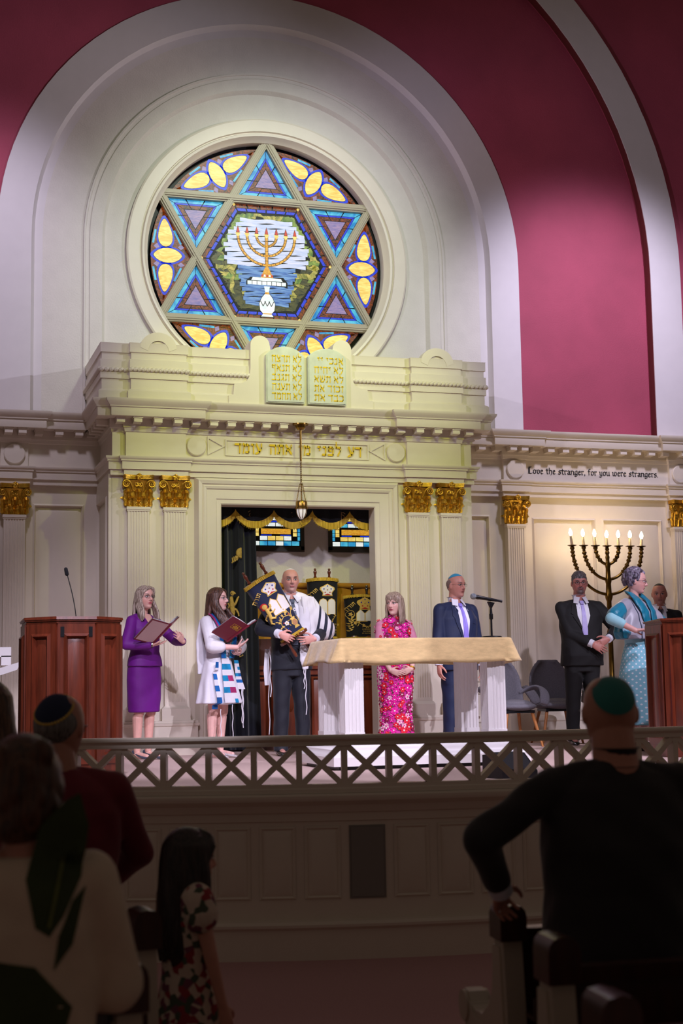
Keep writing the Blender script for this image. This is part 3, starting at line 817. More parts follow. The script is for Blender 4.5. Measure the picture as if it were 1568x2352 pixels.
# wall faces behind the pilasters
mb = MB()
for s in (-1, 1):
    xa, xb = sorted((XC + s * 1.995, XC + s * 1.11))
    mb.box(xa, xb, 14.985, 15.16, DECK, 3.95)
mb.box(XC - 1.13, XC + 1.13, 14.985, 15.16, 3.70, 3.95)
for s in (-1, 1):
    x_ = XC + s * 1.995; mb.box(min(x_, x_ - s * .08), max(x_, x_ - s * .08), 14.99, 15.9, DECK, 3.95)
mb.build('pier_wall', CREAM, **A)
m_ = MB()
for z0, z1 in ((1.80, 3.74),):     # sunk field on the left return
    b = MB(); field(b, 15.08, 15.80, z0, z1, 0.0); b.xf(Matrix(((0, 1, 0, ax0 - .032), (1, 0, 0, 0), (0, 0, 1, 0), (0, 0, 0, 1)))); m_.merge(b)
    m_.box(ax0 - .034, ax0 + .002, 14.985, 15.08, DECK, 3.95); m_.box(ax0 - .034, ax0 + .002, 15.80, 15.9, DECK, 3.95); m_.box(ax0 - .034, ax0 + .002, 15.08, 15.80, DECK, z0); m_.box(ax0 - .034, ax0 + .002, 15.08, 15.80, z1, 3.95)
m_.build('side_field', CREAM, **A, fixn=True)
m_ = MB().sweep([(ax0, 15.9), (ax0, 14.99)], BASEB); m_.build('side_skirting', CREAM, **A)
for s in (-1, 1):
    for off in (1.726, 1.346):
        px = XC + s * off
        o = shaft_mesh(z0=1.50, zt=3.606, D=.055).xf(Matrix.Translation((px, 14.985, 0))).build('pilaster', CREAM, **A)
        b = MB(); attic_base(b, .112, .06, 1.41, 1.56); b.xf(Matrix.Translation((px, 14.985, 0))); b.build('plinth', CREAM, **A)
        c = cap_obj(ark, (px - XC, 14.985 - 15.4 + .02, -DECK))
    # shared pedestal
    xa, xb = sorted((XC + s * 1.93, XC + s * 1.155))
    mb = MB()
    PD = [(0, DECK), (.055, DECK), (.055, DECK + .075), (.066, DECK + .085), (.062, DECK + .13), (.03, DECK + .165), (.028, 1.355), (.04, 1.36), (.046, 1.385), (.030, 1.39), (.030, 1.41), (0, 1.412)]
    mb.sweep([(xa, 14.99), (xa, 14.90), (xb, 14.90), (xb, 14.99)], PD)
    mb.box(xa, xb, 14.90, 14.99, DECK, 1.41)
    mb.build('pedestal', CREAM, **A)
# frieze inscription with end ornaments
yF = AY + .015
mb = MB()
def frame(mb, P, w, y0, y1):      # raised line frame around a polygon
    Q = inset(P, w) if sum((P[i-1][0]*P[i][1]-P[i][0]*P[i-1][1]) for i in range(len(P))) > 0 else inset(P[::-1], w)
    Pp = P if sum((P[i-1][0]*P[i][1]-P[i][0]*P[i-1][1]) for i in range(len(P))) > 0 else P[::-1]
    n = len(Pp)
    for i in range(n):
        j = (i + 1) % n
        mb.prism([Pp[i], Pp[j], Q[j], Q[i]], y0, y1)
frame(mb, [(XC - .80, 4.176), (XC + .80, 4.176), (XC + .80, 4.352), (XC - .80, 4.352)], .016, yF - .012, yF + .005)
for s in (-1, 1):
    frame(mb, [(XC + s * .99, 4.176), (XC + s * .99, 4.374), (XC + s * .80, 4.275)], .014, yF - .012, yF + .005)
mb.build('inscription_frame', CREAM, **A)
for s in (-1, 1):
    MB().lathe([(.104, 0), (.104, -.022), (.096, -.03), (0, -.032)], 40, (XC + s * 1.11, yF, 4.266), 'y').build('roundel', CREAM, **A)
mb = MB(); t_ = 'דע לפני מי אתה עומד'
wd = heb_width(t_, .75, .16); sH = 1.43 / wd
hebrew(mb, t_, XC + .72, 4.205, sH, yF - .014, yF + .004, .75, (radians(80), .105, .045), .16)
# keep the letters at the photographed height
zs = [p[2] for p in mb.v]; k = .098 / (sH * 1.0)
mb.v = [(x, y, 4.213 + (z - 4.205) * k) for x, y, z in mb.v]
mb.build('gilt_inscription', GILT, **A)
# interior
mb = MB()
mb.box(XC - 1.25, XC + 1.25, 15.69, 15.75, DECK, 3.95)
mb.box(XC - 1.30, XC - 1.22, 15.16, 15.70, DECK, 3.95); mb.box(XC + 1.22, XC + 1.30, 15.16, 15.70, DECK, 3.95)
mb.box(XC - 1.25, XC + 1.25, 15.16, 15.70, 3.93, 3.97)
mb.build('niche_wall', PLASTER, **A)
# wooden base cabinet inside the ark
t = thing('wooden_cabinet', 'panelled mahogany cabinet inside the ark, below the scrolls', 'cabinet', (XC, 15.765, DECK))
mb = MB(); mb.box(-.86 - .3, 1.16, -.36, -.10, 0, .86); mb.build('carcass', WOODDK, t)
mb = MB(); mb.box(-1.16, 1.16, -.42, -.09, .86, .90); mb.box(-1.16, 1.16, -.39, -.36, .80, .86); mb.build('worktop', WOOD, t)
for k in range(5):
    x0 = -1.12 + k * .45; b = MB(); field(b, x0, x0 + .43, .06, .78, -.385, .022, .05); b.build('door', WOOD, t)
mb = MB(); mb.box(-1.16, 1.16, -.37, -.09, .90, 1.19); mb.build('riser_shelf', WOODDK, t)
SHELF = DECK + 1.19
CLOTHG = mat('mustard_velvet', srgb(178, 122, 24), 0.8, bump=0.2, bscale=30, var=0.15, vscale=8, sheen=.3)
mb = MB()
def gc(u, v):
    x = XC - 1.2 + 2.4 * u; return (x, 15.655 + .010 * sin(x * 23) + .008 * sin(x * 9), 2.258 + .59 * v)
mb.grid(gc, 90, 4); mb.tube([(XC - 1.2, 15.655, 2.855), (XC + 1.2, 15.655, 2.855)], .030, 12)
tag(mb.build('backing_drape', CLOTHG), 'mustard velvet drape on a rail behind the scrolls inside the ark', 'curtain')
# stained windows inside the ark
for wi, (cx, nm) in enumerate(((4.109, 'window_2'), (5.043, 'window_3'))):
    z0, z1 = 3.292, 3.655
    mb = MB(); hw = .285
    for x0, x1, za, zb in ((-hw - .04, -hw, z0 - .04, z1), (hw, hw + .04, z0 - .04, z1), (-hw - .04, hw + .04, z0 - .06, z0)):
        mb.box(cx + x0, cx + x1, 15.665, 15.70, za, zb)
    w = struct(mb.build(nm, mat('olive_frame', srgb(60, 58, 44), .6)))
    g = MB(); GM = [LEAD, G_CYA, G_YEL, G_AMB, G_BLU, G_WHT]
    def rp(x0, x1, za, zb, m): g.prism([(cx + x0, za), (cx + x1, za), (cx + x1, zb), (cx + x0, zb)], 15.674, 15.678, 'xz', m)
    g.prism([(cx - hw, z0), (cx + hw, z0), (cx + hw, z1), (cx - hw, z1)], 15.680, 15.688, 'xz', 0)
    n = 6; rr = random.Random(wi)
    for k in range(n):
        x0 = -hw + .01 + k * (2 * hw - .02) / n; x1 = x0 + (2 * hw - .02) / n - .008
        rp(x0, x1, z0 + .008, z0 + .055, 1 if k % 3 else 5)
        if 0 < k < n - 1:
            rp(x0, x1, z0 + .066, z0 + .112, rr.choice([2, 5, 2])); rp(x0, x1, z0 + .222, z0 + .262, rr.choice([2, 5, 1]))
    for s in (-1, 1):
        for k in range(5):
            za = z0 + .066 + k * .046
            xa, xb = sorted((s * (hw - .008), s * (hw - .035))); rp(xa, xb, za, za + .040, 1)
            xa, xb = sorted((s * (hw - .045), s * (hw - .088)));
            if 1 <= k <= 3: rp(xa, xb, za, za + .040, 2)
    rp(-.17, .17, z0 + .135, z0 + .195, 3)
    rp(-.17, -.05, z0 + .118, z0 + .128, 4); rp(.05, .17, z0 + .118, z0 + .128, 4)
    rp(-.10, .10, z0 + .270, z0 + .284, 4)
    for x0, x1 in ((-.14, -.04), (-.035, .035), (.04, .14)): rp(x0, x1, z0 + .292, z0 + .36, 5 if abs(x0 + x1) < .01 else 2)
    g.build('leaded_pane', GM, w)
# valance with gold fringe
VELV = mat('navy_velvet', srgb(9, 14, 28), 0.85, bump=0.1, bscale=80, var=0.2, vscale=14, sheen=.2)
VELB = mat('midnight_velvet', srgb(8, 10, 18), 0.9, bump=0.1, bscale=80, sheen=.35)
FRINGE = mat('gold_fringe', srgb(206, 170, 50), 0.6, 0.15, bump=0.8, bscale=160, stretch=(1, 1, .08), var=.25, vscale=120)
vt = thing('ark_valance', 'black velvet valance with scalloped gold fringe across the top of the ark opening', 'valance', (XC, 15.20, 3.66))
def scal(x):       # lower edge of the valance (height), peaks every 0.43 m
    ph = ((x - 3.535) / .425) % 1.0
    return 3.62 - .135 * (sin(pi * ph) ** .62)
mb = MB(); n = 160
mb.grid(lambda u, v: (XC - .86 + 1.72 * u, 15.178 + .010 * sin(u * 70) , scal(XC - .86 + 1.72 * u) * (1 - v) + 3.80 * v), n, 4)
mb.build('cloth', VELB, vt, world=True)
mb = MB()
mb.grid(lambda u, v: (XC - .86 + 1.72 * u, 15.168 + .004 * sin(u * 260) + .010 * sin(u * 70), scal(XC - .86 + 1.72 * u) - .055 + .075 * v), 420, 2)
for i in range(260):
    x = XC - .855 + 1.71 * i / 260; z = scal(x); mb.tube([(x, 15.184, z + .01), (x + .004 * sin(i * 1.7), 15.184, z - .062 - .008 * sin(i * 2.3))], .0022, 4)
mb.build('fringe', FRINGE, vt, world=True)
mb = MB()
for cx in (3.72, 4.20, 4.72):
    for s in (-1, 1):
        mb.tube([(cx + s * .004, 15.185, 3.60), (cx + s * .03, 15.183, 3.585), (cx + s * .035, 15.183, 3.565), (cx + s * .02, 15.183, 3.56)], .004, 6)
        mb.tube([(cx, 15.185, 3.615), (cx + s * .025, 15.183, 3.62), (cx + s * .045, 15.183, 3.605)], .004, 6)
    mb.tube([(cx, 15.185, 3.625), (cx, 15.183, 3.55)], .004, 6); mb.ell((cx, 15.183, 3.54), (.008, .005, .014), None, 8, 6)
mb.build('embroidered_motif', mat('tarnished_gold', srgb(150, 118, 76), .5, .3), vt, world=True)
# drawn curtain at the left of the opening
ct = thing('ark_curtain', 'black velvet curtain gathered at the left of the ark opening, embroidered with a gold lion', 'curtain', (3.55, 15.22, DECK))
mb = MB()
def cu(u, v):
    x = 3.335 + (.42 + .05 * (1 - v)) * u; z = DECK + .02 + (3.70 - DECK) * v
    return (x, 15.255 + .040 * sin(u * 17 + .6 * sin(v * 2)) + .015 * sin(u * 43), z)
mb.grid(cu, 90, 20); mb.build('cloth', VELV, ct, world=True)
mb = MB(); mb.grid(lambda u, v: (3.338 + .028 * u, 15.17, DECK + .03 + (3.60 - DECK) * v), 3, 4); mb.build('gold_braid', FRINGE, ct, world=True)
mb = MB()          # embroidery: lamp, lion, tendrils
yE = 15.196
def blob(pts, m=0, d=.012): mb.prism(pts, yE - d, yE, 'xz', m)
def limb(pts, r): mb.tube([(x, yE, z) for x, z in pts], r, 8, flat=.5, up=(0, 1, 0))
mb.lathe([(0, -.012), (.05, -.008), (.058, 0), (.058, .02)], 20, (3.60, yE, 3.165), 'y', a0=pi / 2, a1=3 * pi / 2)
for k in range(4): limb([(3.50 + .018 * k, 3.115 + .01 * k), (3.505 + .018 * k, 3.075 + .01 * k), (3.495 + .018 * k, 3.055 + .01 * k)], .007)
limb([(3.54, 3.10), (3.555, 3.14)], .006)
limb([(3.485, 2.70), (3.492, 2.62), (3.502, 2.53), (3.495, 2.45)], [.016, .026, .026, .020]); limb([(3.505, 2.60), (3.535, 2.63), (3.555, 2.68), (3.568, 2.70)], [.016, .013, .011, .008])
limb([(3.51, 2.57), (3.54, 2.56), (3.562, 2.52), (3.566, 2.49)], [.015, .012, .010, .008]); limb([(3.502, 2.46), (3.528, 2.40), (3.522, 2.33), (3.545, 2.28), (3.558, 2.275)], [.022, .017, .012, .010, .008])
limb([(3.488, 2.45), (3.478, 2.38), (3.486, 2.31), (3.480, 2.27), (3.492, 2.262)], [.020, .016, .011, .009, .008])
for q in range(9):
    a_ = 2 * pi * q / 9; limb([(3.497 + .012 * cos(a_), 2.735 + .014 * sin(a_)), (3.497 + .020 * cos(a_), 2.735 + .024 * sin(a_))], [.010, .009])
limb([(3.49, 2.735), (3.512, 2.738), (3.532, 2.728)], [.020, .017, .008]); limb([(3.485, 2.46), (3.455, 2.48), (3.448, 2.55), (3.462, 2.60), (3.45, 2.63)], [.006, .006, .006, .007, .010])
limb([(3.55, 2.26), (3.575, 2.20), (3.56, 2.12), (3.575, 2.06), (3.61, 2.08)], .007)
mb.build('gold_embroidery', mat('dull_gold_thread', srgb(168, 138, 62), .55, .35, bump=.5, bscale=180, var=.25, vscale=60), ct, world=True)
# ------------------------------------------------------------------ tablets of the law
tb = thing('stone_tablets', 'pale marble twin tablets lettered in gold above the ark doorway', 'tablets', (XC + .03, AY - .177, 4.71))
L1 = 'לא תרצח,לא תנאף,לא תגנב,לא תענה,לא תחמד'.split(','); L2 = 'אנכי יי,לא יהיה,לא תשא,זכור את,כבד את'.split(',')
for (x0, x1), lines in (((3.775, 4.195), L1), ((4.235, 4.66), L2)):
    P = [(x0, 4.722), (x1, 4.722)]; w = (x1 - x0) / 2; cx = (x0 + x1) / 2
    for k in range(17):
        a = radians(38) + radians(104) * k / 16; P.append((cx + w / cos(radians(38)) * cos(a) , 5.235 + (w / cos(radians(38))) * (sin(a) - sin(radians(38))) * 0.95))
    yb = AY - .177
    s_ = MB(); s_.prism(P, yb - .05, yb, 'xz'); s_.prism(inset(P, .012), yb - .058, yb - .05)
    slab = s_.build('tablet', MARBLE, tb, world=True)
    b = MB()
    for k, ln in enumerate(lines):
        zz = 5.165 - k * .101
        wv = heb_width(ln, .4, .13); sc = .060
        full = .335 if lines is L1 or k else .30
        xr = x1 - .032
        tmp = MB(); hebrew(tmp, ln, 0, 0, sc, 0, .006, .4, (radians(80), .10, .042), .13)
        kx = full / (wv * sc)
        b.merge(tmp, Matrix.Translation((xr, yb - .062, zz)) @ Matrix.Diagonal((kx, 1, 1.12, 1)))
    b.v = [tuple(p) for p in b.v]
    b.build('gilt_lettering', GILT, slab, world=True)
# ------------------------------------------------------------------ hanging lamp
hl = thing('hanging_lamp', 'brass eternal light with frosted shade hanging in front of the ark inscription', 'lamp', (4.17, 14.83, 4.52))
mb = MB(); mb.lathe([(0, 0), (.085, 0), (.085, -.012), (.055, -.02), (.05, -.045), (.03, -.065), (0, -.07)], 24); mb.build('canopy', BRASS, hl)
mb = MB(); mb.tube([(0, 0, -.06), (0, 0, -.40)], .011, 10); mb.build('rod', BRASS, hl)
mb = MB()
def chain(mb, a, b, n, r, th):
    a = Vector(a); b = Vector(b); d = (b - a).normalized(); e = d.orthogonal().normalized(); f = d.cross(e)
    for i in range(n):
        c = a.lerp(b, (i + .5) / n); L = (b - a).length / n * .68
        u = e if i % 2 else f
        mb.tube([c + d * (L * cos(2 * pi * k / 10)) + u * (r * sin(2 * pi * k / 10)) for k in range(10)], th, 5, closed=True)
chain(mb, (0, 0, -.40), (0, 0, -.645), 11, .009, .003); mb.build('chain', BRASS, hl)
mb = MB()
mb.lathe([(0, -.645), (.022, -.645), (.022, -.652), (0, -.652)], 14); mb.tube([(0, 0, -.65), (0, 0, -.83)], .006, 8)
for k in range(3):
    a = radians(20 + 120 * k); chain(mb, (.018 * cos(a), .018 * sin(a), -.652), (.060 * cos(a), .060 * sin(a), -.855), 14, .006, .0022)
mb.build('suspension', BRASS, hl)
mb = MB(); mb.lathe([(.02, -.825), (.055, -.83), (.062, -.845), (.062, -.895), (.072, -.90), (.072, -.915), (.060, -.92), (.02, -.92)], 28)
for k in range(8):
    a = 2 * pi * k / 8; mb.tube([(.058 * cos(a), .058 * sin(a), -.915), (.055 * cos(a), .055 * sin(a), -.955), (.04 * cos(a), .04 * sin(a), -.995), (.02 * cos(a), .02 * sin(a), -1.02)], .004, 6)
mb.build('collar', BRASS, hl)
mb = MB(); mb.lathe([(.055, -.915), (.053, -.955), (.038, -.995), (.016, -1.022), (0, -1.025)], 24)
mb.build('shade', mat('frosted_shade', srgb(235, 232, 240), .4, emit=(1, .93, .85, 1), estr=.25), hl)
mb = MB(); mb.tube([(0, 0, -1.02), (0, 0, -1.045)], .004, 6)
for q in (0, 1):
    T = [(.026 * cos(radians(90 + 180 * q + 120 * k)), 0, -1.068 + .026 * sin(radians(90 + 180 * q + 120 * k))) for k in range(3)]
    mb.tube(T, .003, 6, closed=True)
mb.build('star_pendant', BRASS, hl)
# ------------------------------------------------------------------ dressed scrolls
ROLLER = mat('turned_rosewood', srgb(96, 42, 20), .3, coat=.4, var=.2, vscale=20)
SILVER = mat('silver', srgb(120, 116, 110), .25, 1.0)
EGOLD = mat('gold_thread', srgb(222, 186, 92), .5, .25, bump=.4, bscale=150)
EWHT = mat('white_satin', srgb(232, 228, 220), .5)
ERED = mat('red_thread', srgb(190, 34, 30), .6)
EBLU = mat('blue_bead', srgb(40, 60, 170), .25)
EBRN = mat('tan_thread', srgb(176, 124, 78), .6)
CROWN = [(-.40, -.50), (.40, -.50), (.36, -.22), (.60, .10), (.56, .28), (.30, .42), (0, .62), (-.30, .42), (-.56, .28), (-.60, .10), (-.36, -.22)]
def scroll(name, label, W, D, H, taper, velvet, group=None, fancy=0, flip=1, hand=ROLLER, hl=.12):
    t = thing(name, label, 'scroll', group=group)
    def ringat(v, grow=0.0):
        w = W / 2 * (taper + (1 - taper) * v) + grow; d = D / 2 * (taper + (1 - taper) * v) + grow; z = H * v; n = 40; o = []
        for i in range(n):
            a = 2 * pi * i / n; ca, sa = cos(a), sin(a)
            k = 1.0 + (.018 * sin(9 * a) * (1 - v) ** 1.5)
            o.append((w * (abs(ca) ** .62) * (1 if ca >= 0 else -1) * k, d * (abs(sa) ** .8) * (1 if sa >= 0 else -1) * k, z + .012 * (1 - abs(ca)) * v))
        return o
    mb = MB(); mb.loft([ringat(i / 14) for i in range(15)])
    mant = mb.build('mantle', velvet, t)
    def front(x, v):         # point on front face for x in units of half width at height fraction v
        w = W / 2 * (taper + (1 - taper) * v); d = D / 2 * (taper + (1 - taper) * v)
        ca = max(-1, min(1, x / w)); k = abs(ca) ** (1 / .62); s = sqrt(max(0, 1 - k * k))
        return -d * s ** .8
    def lay(mb, P, dz, m, sub=0):
        # polygon in (x, z) laid on the front of the mantle
        c = (sum(p[0] for p in P) / len(P), sum(p[1] for p in P) / len(P)); o = len(mb.v); n = len(P)
        rows = []
        for s in (1.0, .66, .33):
            rows.append([(c[0] + (x - c[0]) * s, front(c[0] + (x - c[0]) * s, (c[1] + (z - c[1]) * s) / H) - dz, c[1] + (z - c[1]) * s) for x, z in P])
        ctr = (c[0], front(c[0], c[1] / H) - dz, c[1])
        vs = [p for r in rows for p in r] + [ctr] + [(x, y + dz + .004, z) for x, y, z in rows[0]]
        fs = []
        for k in range(2):
            for i in range(n): j = (i + 1) % n; fs.append((k * n + i, k * n + j, (k + 1) * n + j, (k + 1) * n + i))
        for i in range(n): j = (i + 1) % n; fs.append((2 * n + i, 2 * n + j, 3 * n)); fs.append((i, 3 * n + 1 + i, 3 * n + 1 + j, j))
        mb.add(vs, fs, m)
    def cord(mb, P, r, m): mb.tube([(x, front(x, z / H) - r * .6, z) for x, z in P], r, 6, m)
    EM = [EGOLD, EWHT, ERED, EBLU, EBRN]
    e = MB(); cx = .0 + .03 * flip; cz = H * .80; cs = W * .40
    C = [(cx + x * cs, cz + z * cs * .82) for x, z in CROWN]
    lay(e, poly_scale(C, 1.08), .004, 0); lay(e, poly_scale(C, .90), .007, 1 if fancy != 2 else 0)
    lay(e, [(cx - .26 * cs, cz - .36 * cs), (cx + .26 * cs, cz - .36 * cs), (cx, cz - .25 * cs)], .010, 2)
    for k, (x, z) in enumerate(((-.3, .12), (.3, .12), (0, .05), (-.2, -.15), (.2, -.15), (0, .35))):
        lay(e, [(cx + x * cs + .007 * cos(2 * pi * i / 8), cz + z * cs + .007 * sin(2 * pi * i / 8)) for i in range(8)], .011, (3, 3, 4, 2, 2, 3)[k])
    for s in (-1, 1): cord(e, [(cx + s * .10 * cs, cz + .3 * cs), (cx + s * .36 * cs, cz + .2 * cs), (cx + s * .34 * cs, cz - .02 * cs), (cx + s * .15 * cs, cz - .06 * cs)], .003, 0)
    e.build('crown_emblem', EM, mant)
    e = MB(); tz0, tz1 = H * .40, H * .645; hw = W * .27
    for s in (-1, 1):
        x0, x1 = (cx - hw, cx - .004) if s < 0 else (cx + .004, cx + hw)
        top = [(x1, tz1 - .03), ((x0 + x1) / 2, tz1 + .012), (x0, tz1 - .03)] if fancy != 1 else [(x1, tz1 - .025), (x1 - hw * .15, tz1), ((x0 + x1) / 2, tz1 + .012), (x0 + hw * .15, tz1), (x0, tz1 - .025)]
        P = [(x0, tz0), (x1, tz0)] + top
        lay(e, poly_scale(P, 1.07), .004, 0); lay(e, poly_scale(P, .95), .007, 1)
        for k in range(5):
            z = tz0 + .018 + k * (tz1 - tz0 - .05) / 5
            for q in range(3):
                xx = x0 + .014 + q * (hw - .028) / 3
                cord(e, [(xx, z), (xx, z + .012), (xx + (hw - .028) / 4, z + .012), (xx + (hw - .028) / 4, z)], .0014, 0)
    e.build('tablets_emblem', EM, mant)
    e = MB(); tmp = MB(); hebrew(tmp, 'תורה', 0, 0, .034, -.004, 0, .4, (radians(75), .11, .06), .15)
    R = Matrix.Rotation(radians(42 if fancy != 0 else 40), 4, 'Y').inverted()
    for p in tmp.v:
        q = R @ Vector(p); x = -W * .22 + q.x; z = H * .80 + q.z; e.v.append((x, front(x, z / H) - .003 + p[1], z))
    e.f = tmp.f; e.m = [0] * len(e.f); e.build('embroidered_word', EM, mant)
    e = MB(); 
    def flower(x, z, r, m, mc):
        for k in range(5):
            a = 2 * pi * k / 5; lay(e, [(x + r * .6 * cos(a) + r * .45 * cos(b * pi / 4), z + r * .6 * sin(a) + r * .45 * sin(b * pi / 4)) for b in range(8)], .006, m)
        lay(e, [(x + r * .3 * cos(b * pi / 4), z + r * .3 * sin(b * pi / 4)) for b in range(8)], .009, mc)
    def lf(x, z, a, L): lay(e, [(x, z), (x + L * .5 * cos(a + .5), z + L * .5 * sin(a + .5)), (x + L * cos(a), z + L * sin(a)), (x + L * .5 * cos(a - .5), z + L * .5 * sin(a - .5))], .005, 0)
    if fancy == 0:            # the carried scroll: lion, vase and flowers
        lx = -W * .34; lz = H * .47
        lay(e, [(lx + .036 * cos(k * pi / 8), lz + .085 + .036 * sin(k * pi / 8)) for k in range(16)], .004, 2)
        lay(e, [(lx + .024 * cos(k * pi / 6) + .006, lz + .085 + .024 * sin(k * pi / 6)) for k in range(12)], .008, 0)
        def lim(P, r): e.tube([(x, front(x, z / H) - .004, z) for x, z in P], r, 8, 0)
        lim([(lx + .01, lz + .06), (lx + .012, lz + .01), (lx + .005, lz - .05)], [.017, .02, .018]); lim([(lx + .02, lz + .04), (lx + .06, lz + .06), (lx + .065, lz + .085)], [.012, .01, .008])
        lim([(lx + .02, lz + .01), (lx + .06, lz + .005), (lx + .085, lz + .02)], [.011, .009, .008]); lim([(lx + .01, lz - .04), (lx + .045, lz - .06), (lx + .06, lz - .04)], [.014, .011, .008])
        lim([(lx, lz - .04), (lx - .012, lz - .09), (lx + .01, lz - .11)], [.014, .011, .008]); lim([(lx - .01, lz), (lx - .035, lz - .03), (lx - .03, lz - .05)], [.008, .007, .006])
        cord(e, [(lx + .02, lz - .10), (lx + .05, lz - .12), (lx + .08, lz - .10), (lx + .075, lz - .075)], .005, 0)
        vx, vz = .075, H * .17
        lay(e, [(vx - .03, vz - .055), (vx + .03, vz - .055), (vx + .012, vz - .035), (vx + .035, vz), (vx + .018, vz + .035), (vx + .025, vz + .055), (vx - .025, vz + .055), (vx - .018, vz + .035), (vx - .035, vz), (vx - .012, vz - .035)], .005, 0)
        lay(e, poly_scale([(vx - .012, vz - .03), (vx + .012, vz - .03), (vx + .028, vz), (vx + .014, vz + .03), (vx - .014, vz + .03), (vx - .028, vz)], .95), .008, 4)
        for s in (-1, 1): cord(e, [(vx + s * .02, vz + .04), (vx + s * .055, vz + .045), (vx + s * .06, vz + .01), (vx + s * .05, vz - .01)], .004, 0)
        cord(e, [(vx, vz + .05), (vx - .02, vz + .09), (vx - .07, vz + .10), (vx - .12, vz + .07), (vx - .13, vz + .02), (vx - .10, vz - .03)], .004, 0)
        cord(e, [(vx, vz + .05), (vx + .01, vz + .10), (vx + .04, vz + .13)], .004, 0); cord(e, [(vx, vz + .05), (vx - .01, vz + .12), (vx - .03, vz + .14)], .004, 0)
        for x, z, a in ((-.07, .10, 2.2), (-.08, .10, 1.4), (-.10, .085, 2.8), (-.12, .06, 2.9), (-.13, .02, 3.6), (-.11, -.02, 4.2), (-.13, .03, 5.5), (-.05, .10, 1.2)): lf(vx + x, vz + z, a, .034)
        for x, z in ((-.03, .145), (.045, .14)): lf(vx + x, vz + z - .03, 1.2, .05); lf(vx + x, vz + z - .03, 1.9, .05)
        flower(vx - .035, vz + .165, .022, 1, 0); flower(vx - .075, vz + .03, .022, 1, 0); flower(vx + .075, vz + .10, .018, 1, 3)
        for x, z, m in ((-.10, .045, 2), (-.015, .10, 2), (-.09, -.02, 3), (-.115, .0, 3)): lay(e, [(vx + x + .006 * cos(k * pi / 4), vz + z + .006 * sin(k * pi / 4)) for k in range(8)], .008, m)
    else:
        x0 = -W * .36
        for zc in (.56, .36):
            cc = (x0 + (.0 if zc > .4 else .05), H * zc)
            cord(e, [(cc[0] + .042 * cos(a), cc[1] + .042 * sin(a)) for a in [radians(-60 + 25 * k) for k in range(13)]], .0035, 0)
            for k in range(5): lf(cc[0], cc[1], 2 * pi * k / 5, .028)
            flower(cc[0], cc[1], .012, 0, 2 if fancy == 2 else 0)
        P = [(x0 + .03, H * .52), (x0 + .01, H * .46), (x0 + .03, H * .40)]; cord(e, P, .003, 0)
        Q = [(x0 + .09, H * .37), (x0 + .14, H * .30), (x0 + .17, H * .27)]; cord(e, Q, .003, 0); Q2 = [(.34 * W, H * .37), (.26 * W, H * .30), (x0 + .19, H * .27)]; cord(e, Q2, .003, 0)
        for P_ in (P, Q, Q2):
            for k in range(3):
                p = P_[min(k, len(P_) - 1)]; lf(p[0], p[1], .6 + k, .022); lf(p[0], p[1], 3.4 + k, .022)
        if fancy == 2:
            for k in range(6): lf(x0 + .0 + .008 * sin(k * 2), H * (.46 - .055 * k), .5, .035); lf(x0 + .008 * sin(k * 2), H * (.44 - .055 * k), 2.6, .035)
            flower(.02, H * .30, .014, 0, 2); flower(.11, H * .30, .014, 0, 2)
    e.build('floral_embroidery', EM, mant)
    if fancy:
        e = MB()
        words = ['THIS TORAH IS DEDICATED', 'IN LOVING MEMORY OF', 'LOVING FATHER AND', 'HONORED SCIENTIST'] if fancy == 1 else ['IN MEMORY OF', 'THE MEMBERS', 'OF OUR FAMILY']
        for k, wd_ in enumerate(words):
            cu_ = bpy.data.curves.new('t', 'FONT'); cu_.body = wd_; cu_.align_x = 'CENTER'; cu_.size = .026 if fancy == 1 else .018
            to = bpy.data.objects.new('t', cu_); COL.objects.link(to); dg = bpy.context.evaluated_depsgraph_get(); dg.update()
            me = bpy.data.meshes.new_from_object(to.evaluated_get(dg))
            ox, oz = (.02, H * .225 - k * .030) if fancy == 1 else (.06, H * .20 - k * .022)
            o_ = len(e.v); e.v += [(v.co.x + ox, front(v.co.x + ox, (v.co.y + oz) / H) - .004, v.co.y + oz) for v in me.vertices]
            e.f += [tuple(i + o_ for i in p.vertices) for p in me.polygons]; e.m += [0] * len(me.polygons)
            bpy.data.objects.remove(to); bpy.data.meshes.remove(me); bpy.data.curves.remove(cu_)
        e.build('embroidered_lines', EM, mant, fixn=False)
    # fringes
    for v0, nm in ((1.0, 'top_fringe'), (0.0, 'hem_fringe')):
        e = MB()
        r0 = ringat(v0, .004); r1 = ringat(max(0, v0 - .055) if v0 else .05, .008)
        if v0: e.loft([ringat(1.0, -.02), r0, r1], caps=False)
        else: e.loft([ringat(0, .006), ringat(.035, .006)], caps=False)
        src = ringat(v0 if v0 else .03, .006)
        n = len(src)
        for i in range(n * 3):
            a = Vector(src[(i // 3) % n]).lerp(Vector(src[(i // 3 + 1) % n]), (i % 3) / 3)
            e.tube([a, a + Vector((0, 0, -.032 if v0 else -.034)) * (1 + .2 * sin(i * 1.9)) + Vector((a.x, a.y, 0)).normalized() * .004], .0028, 4)
        e.build(nm, FRINGE, mant)
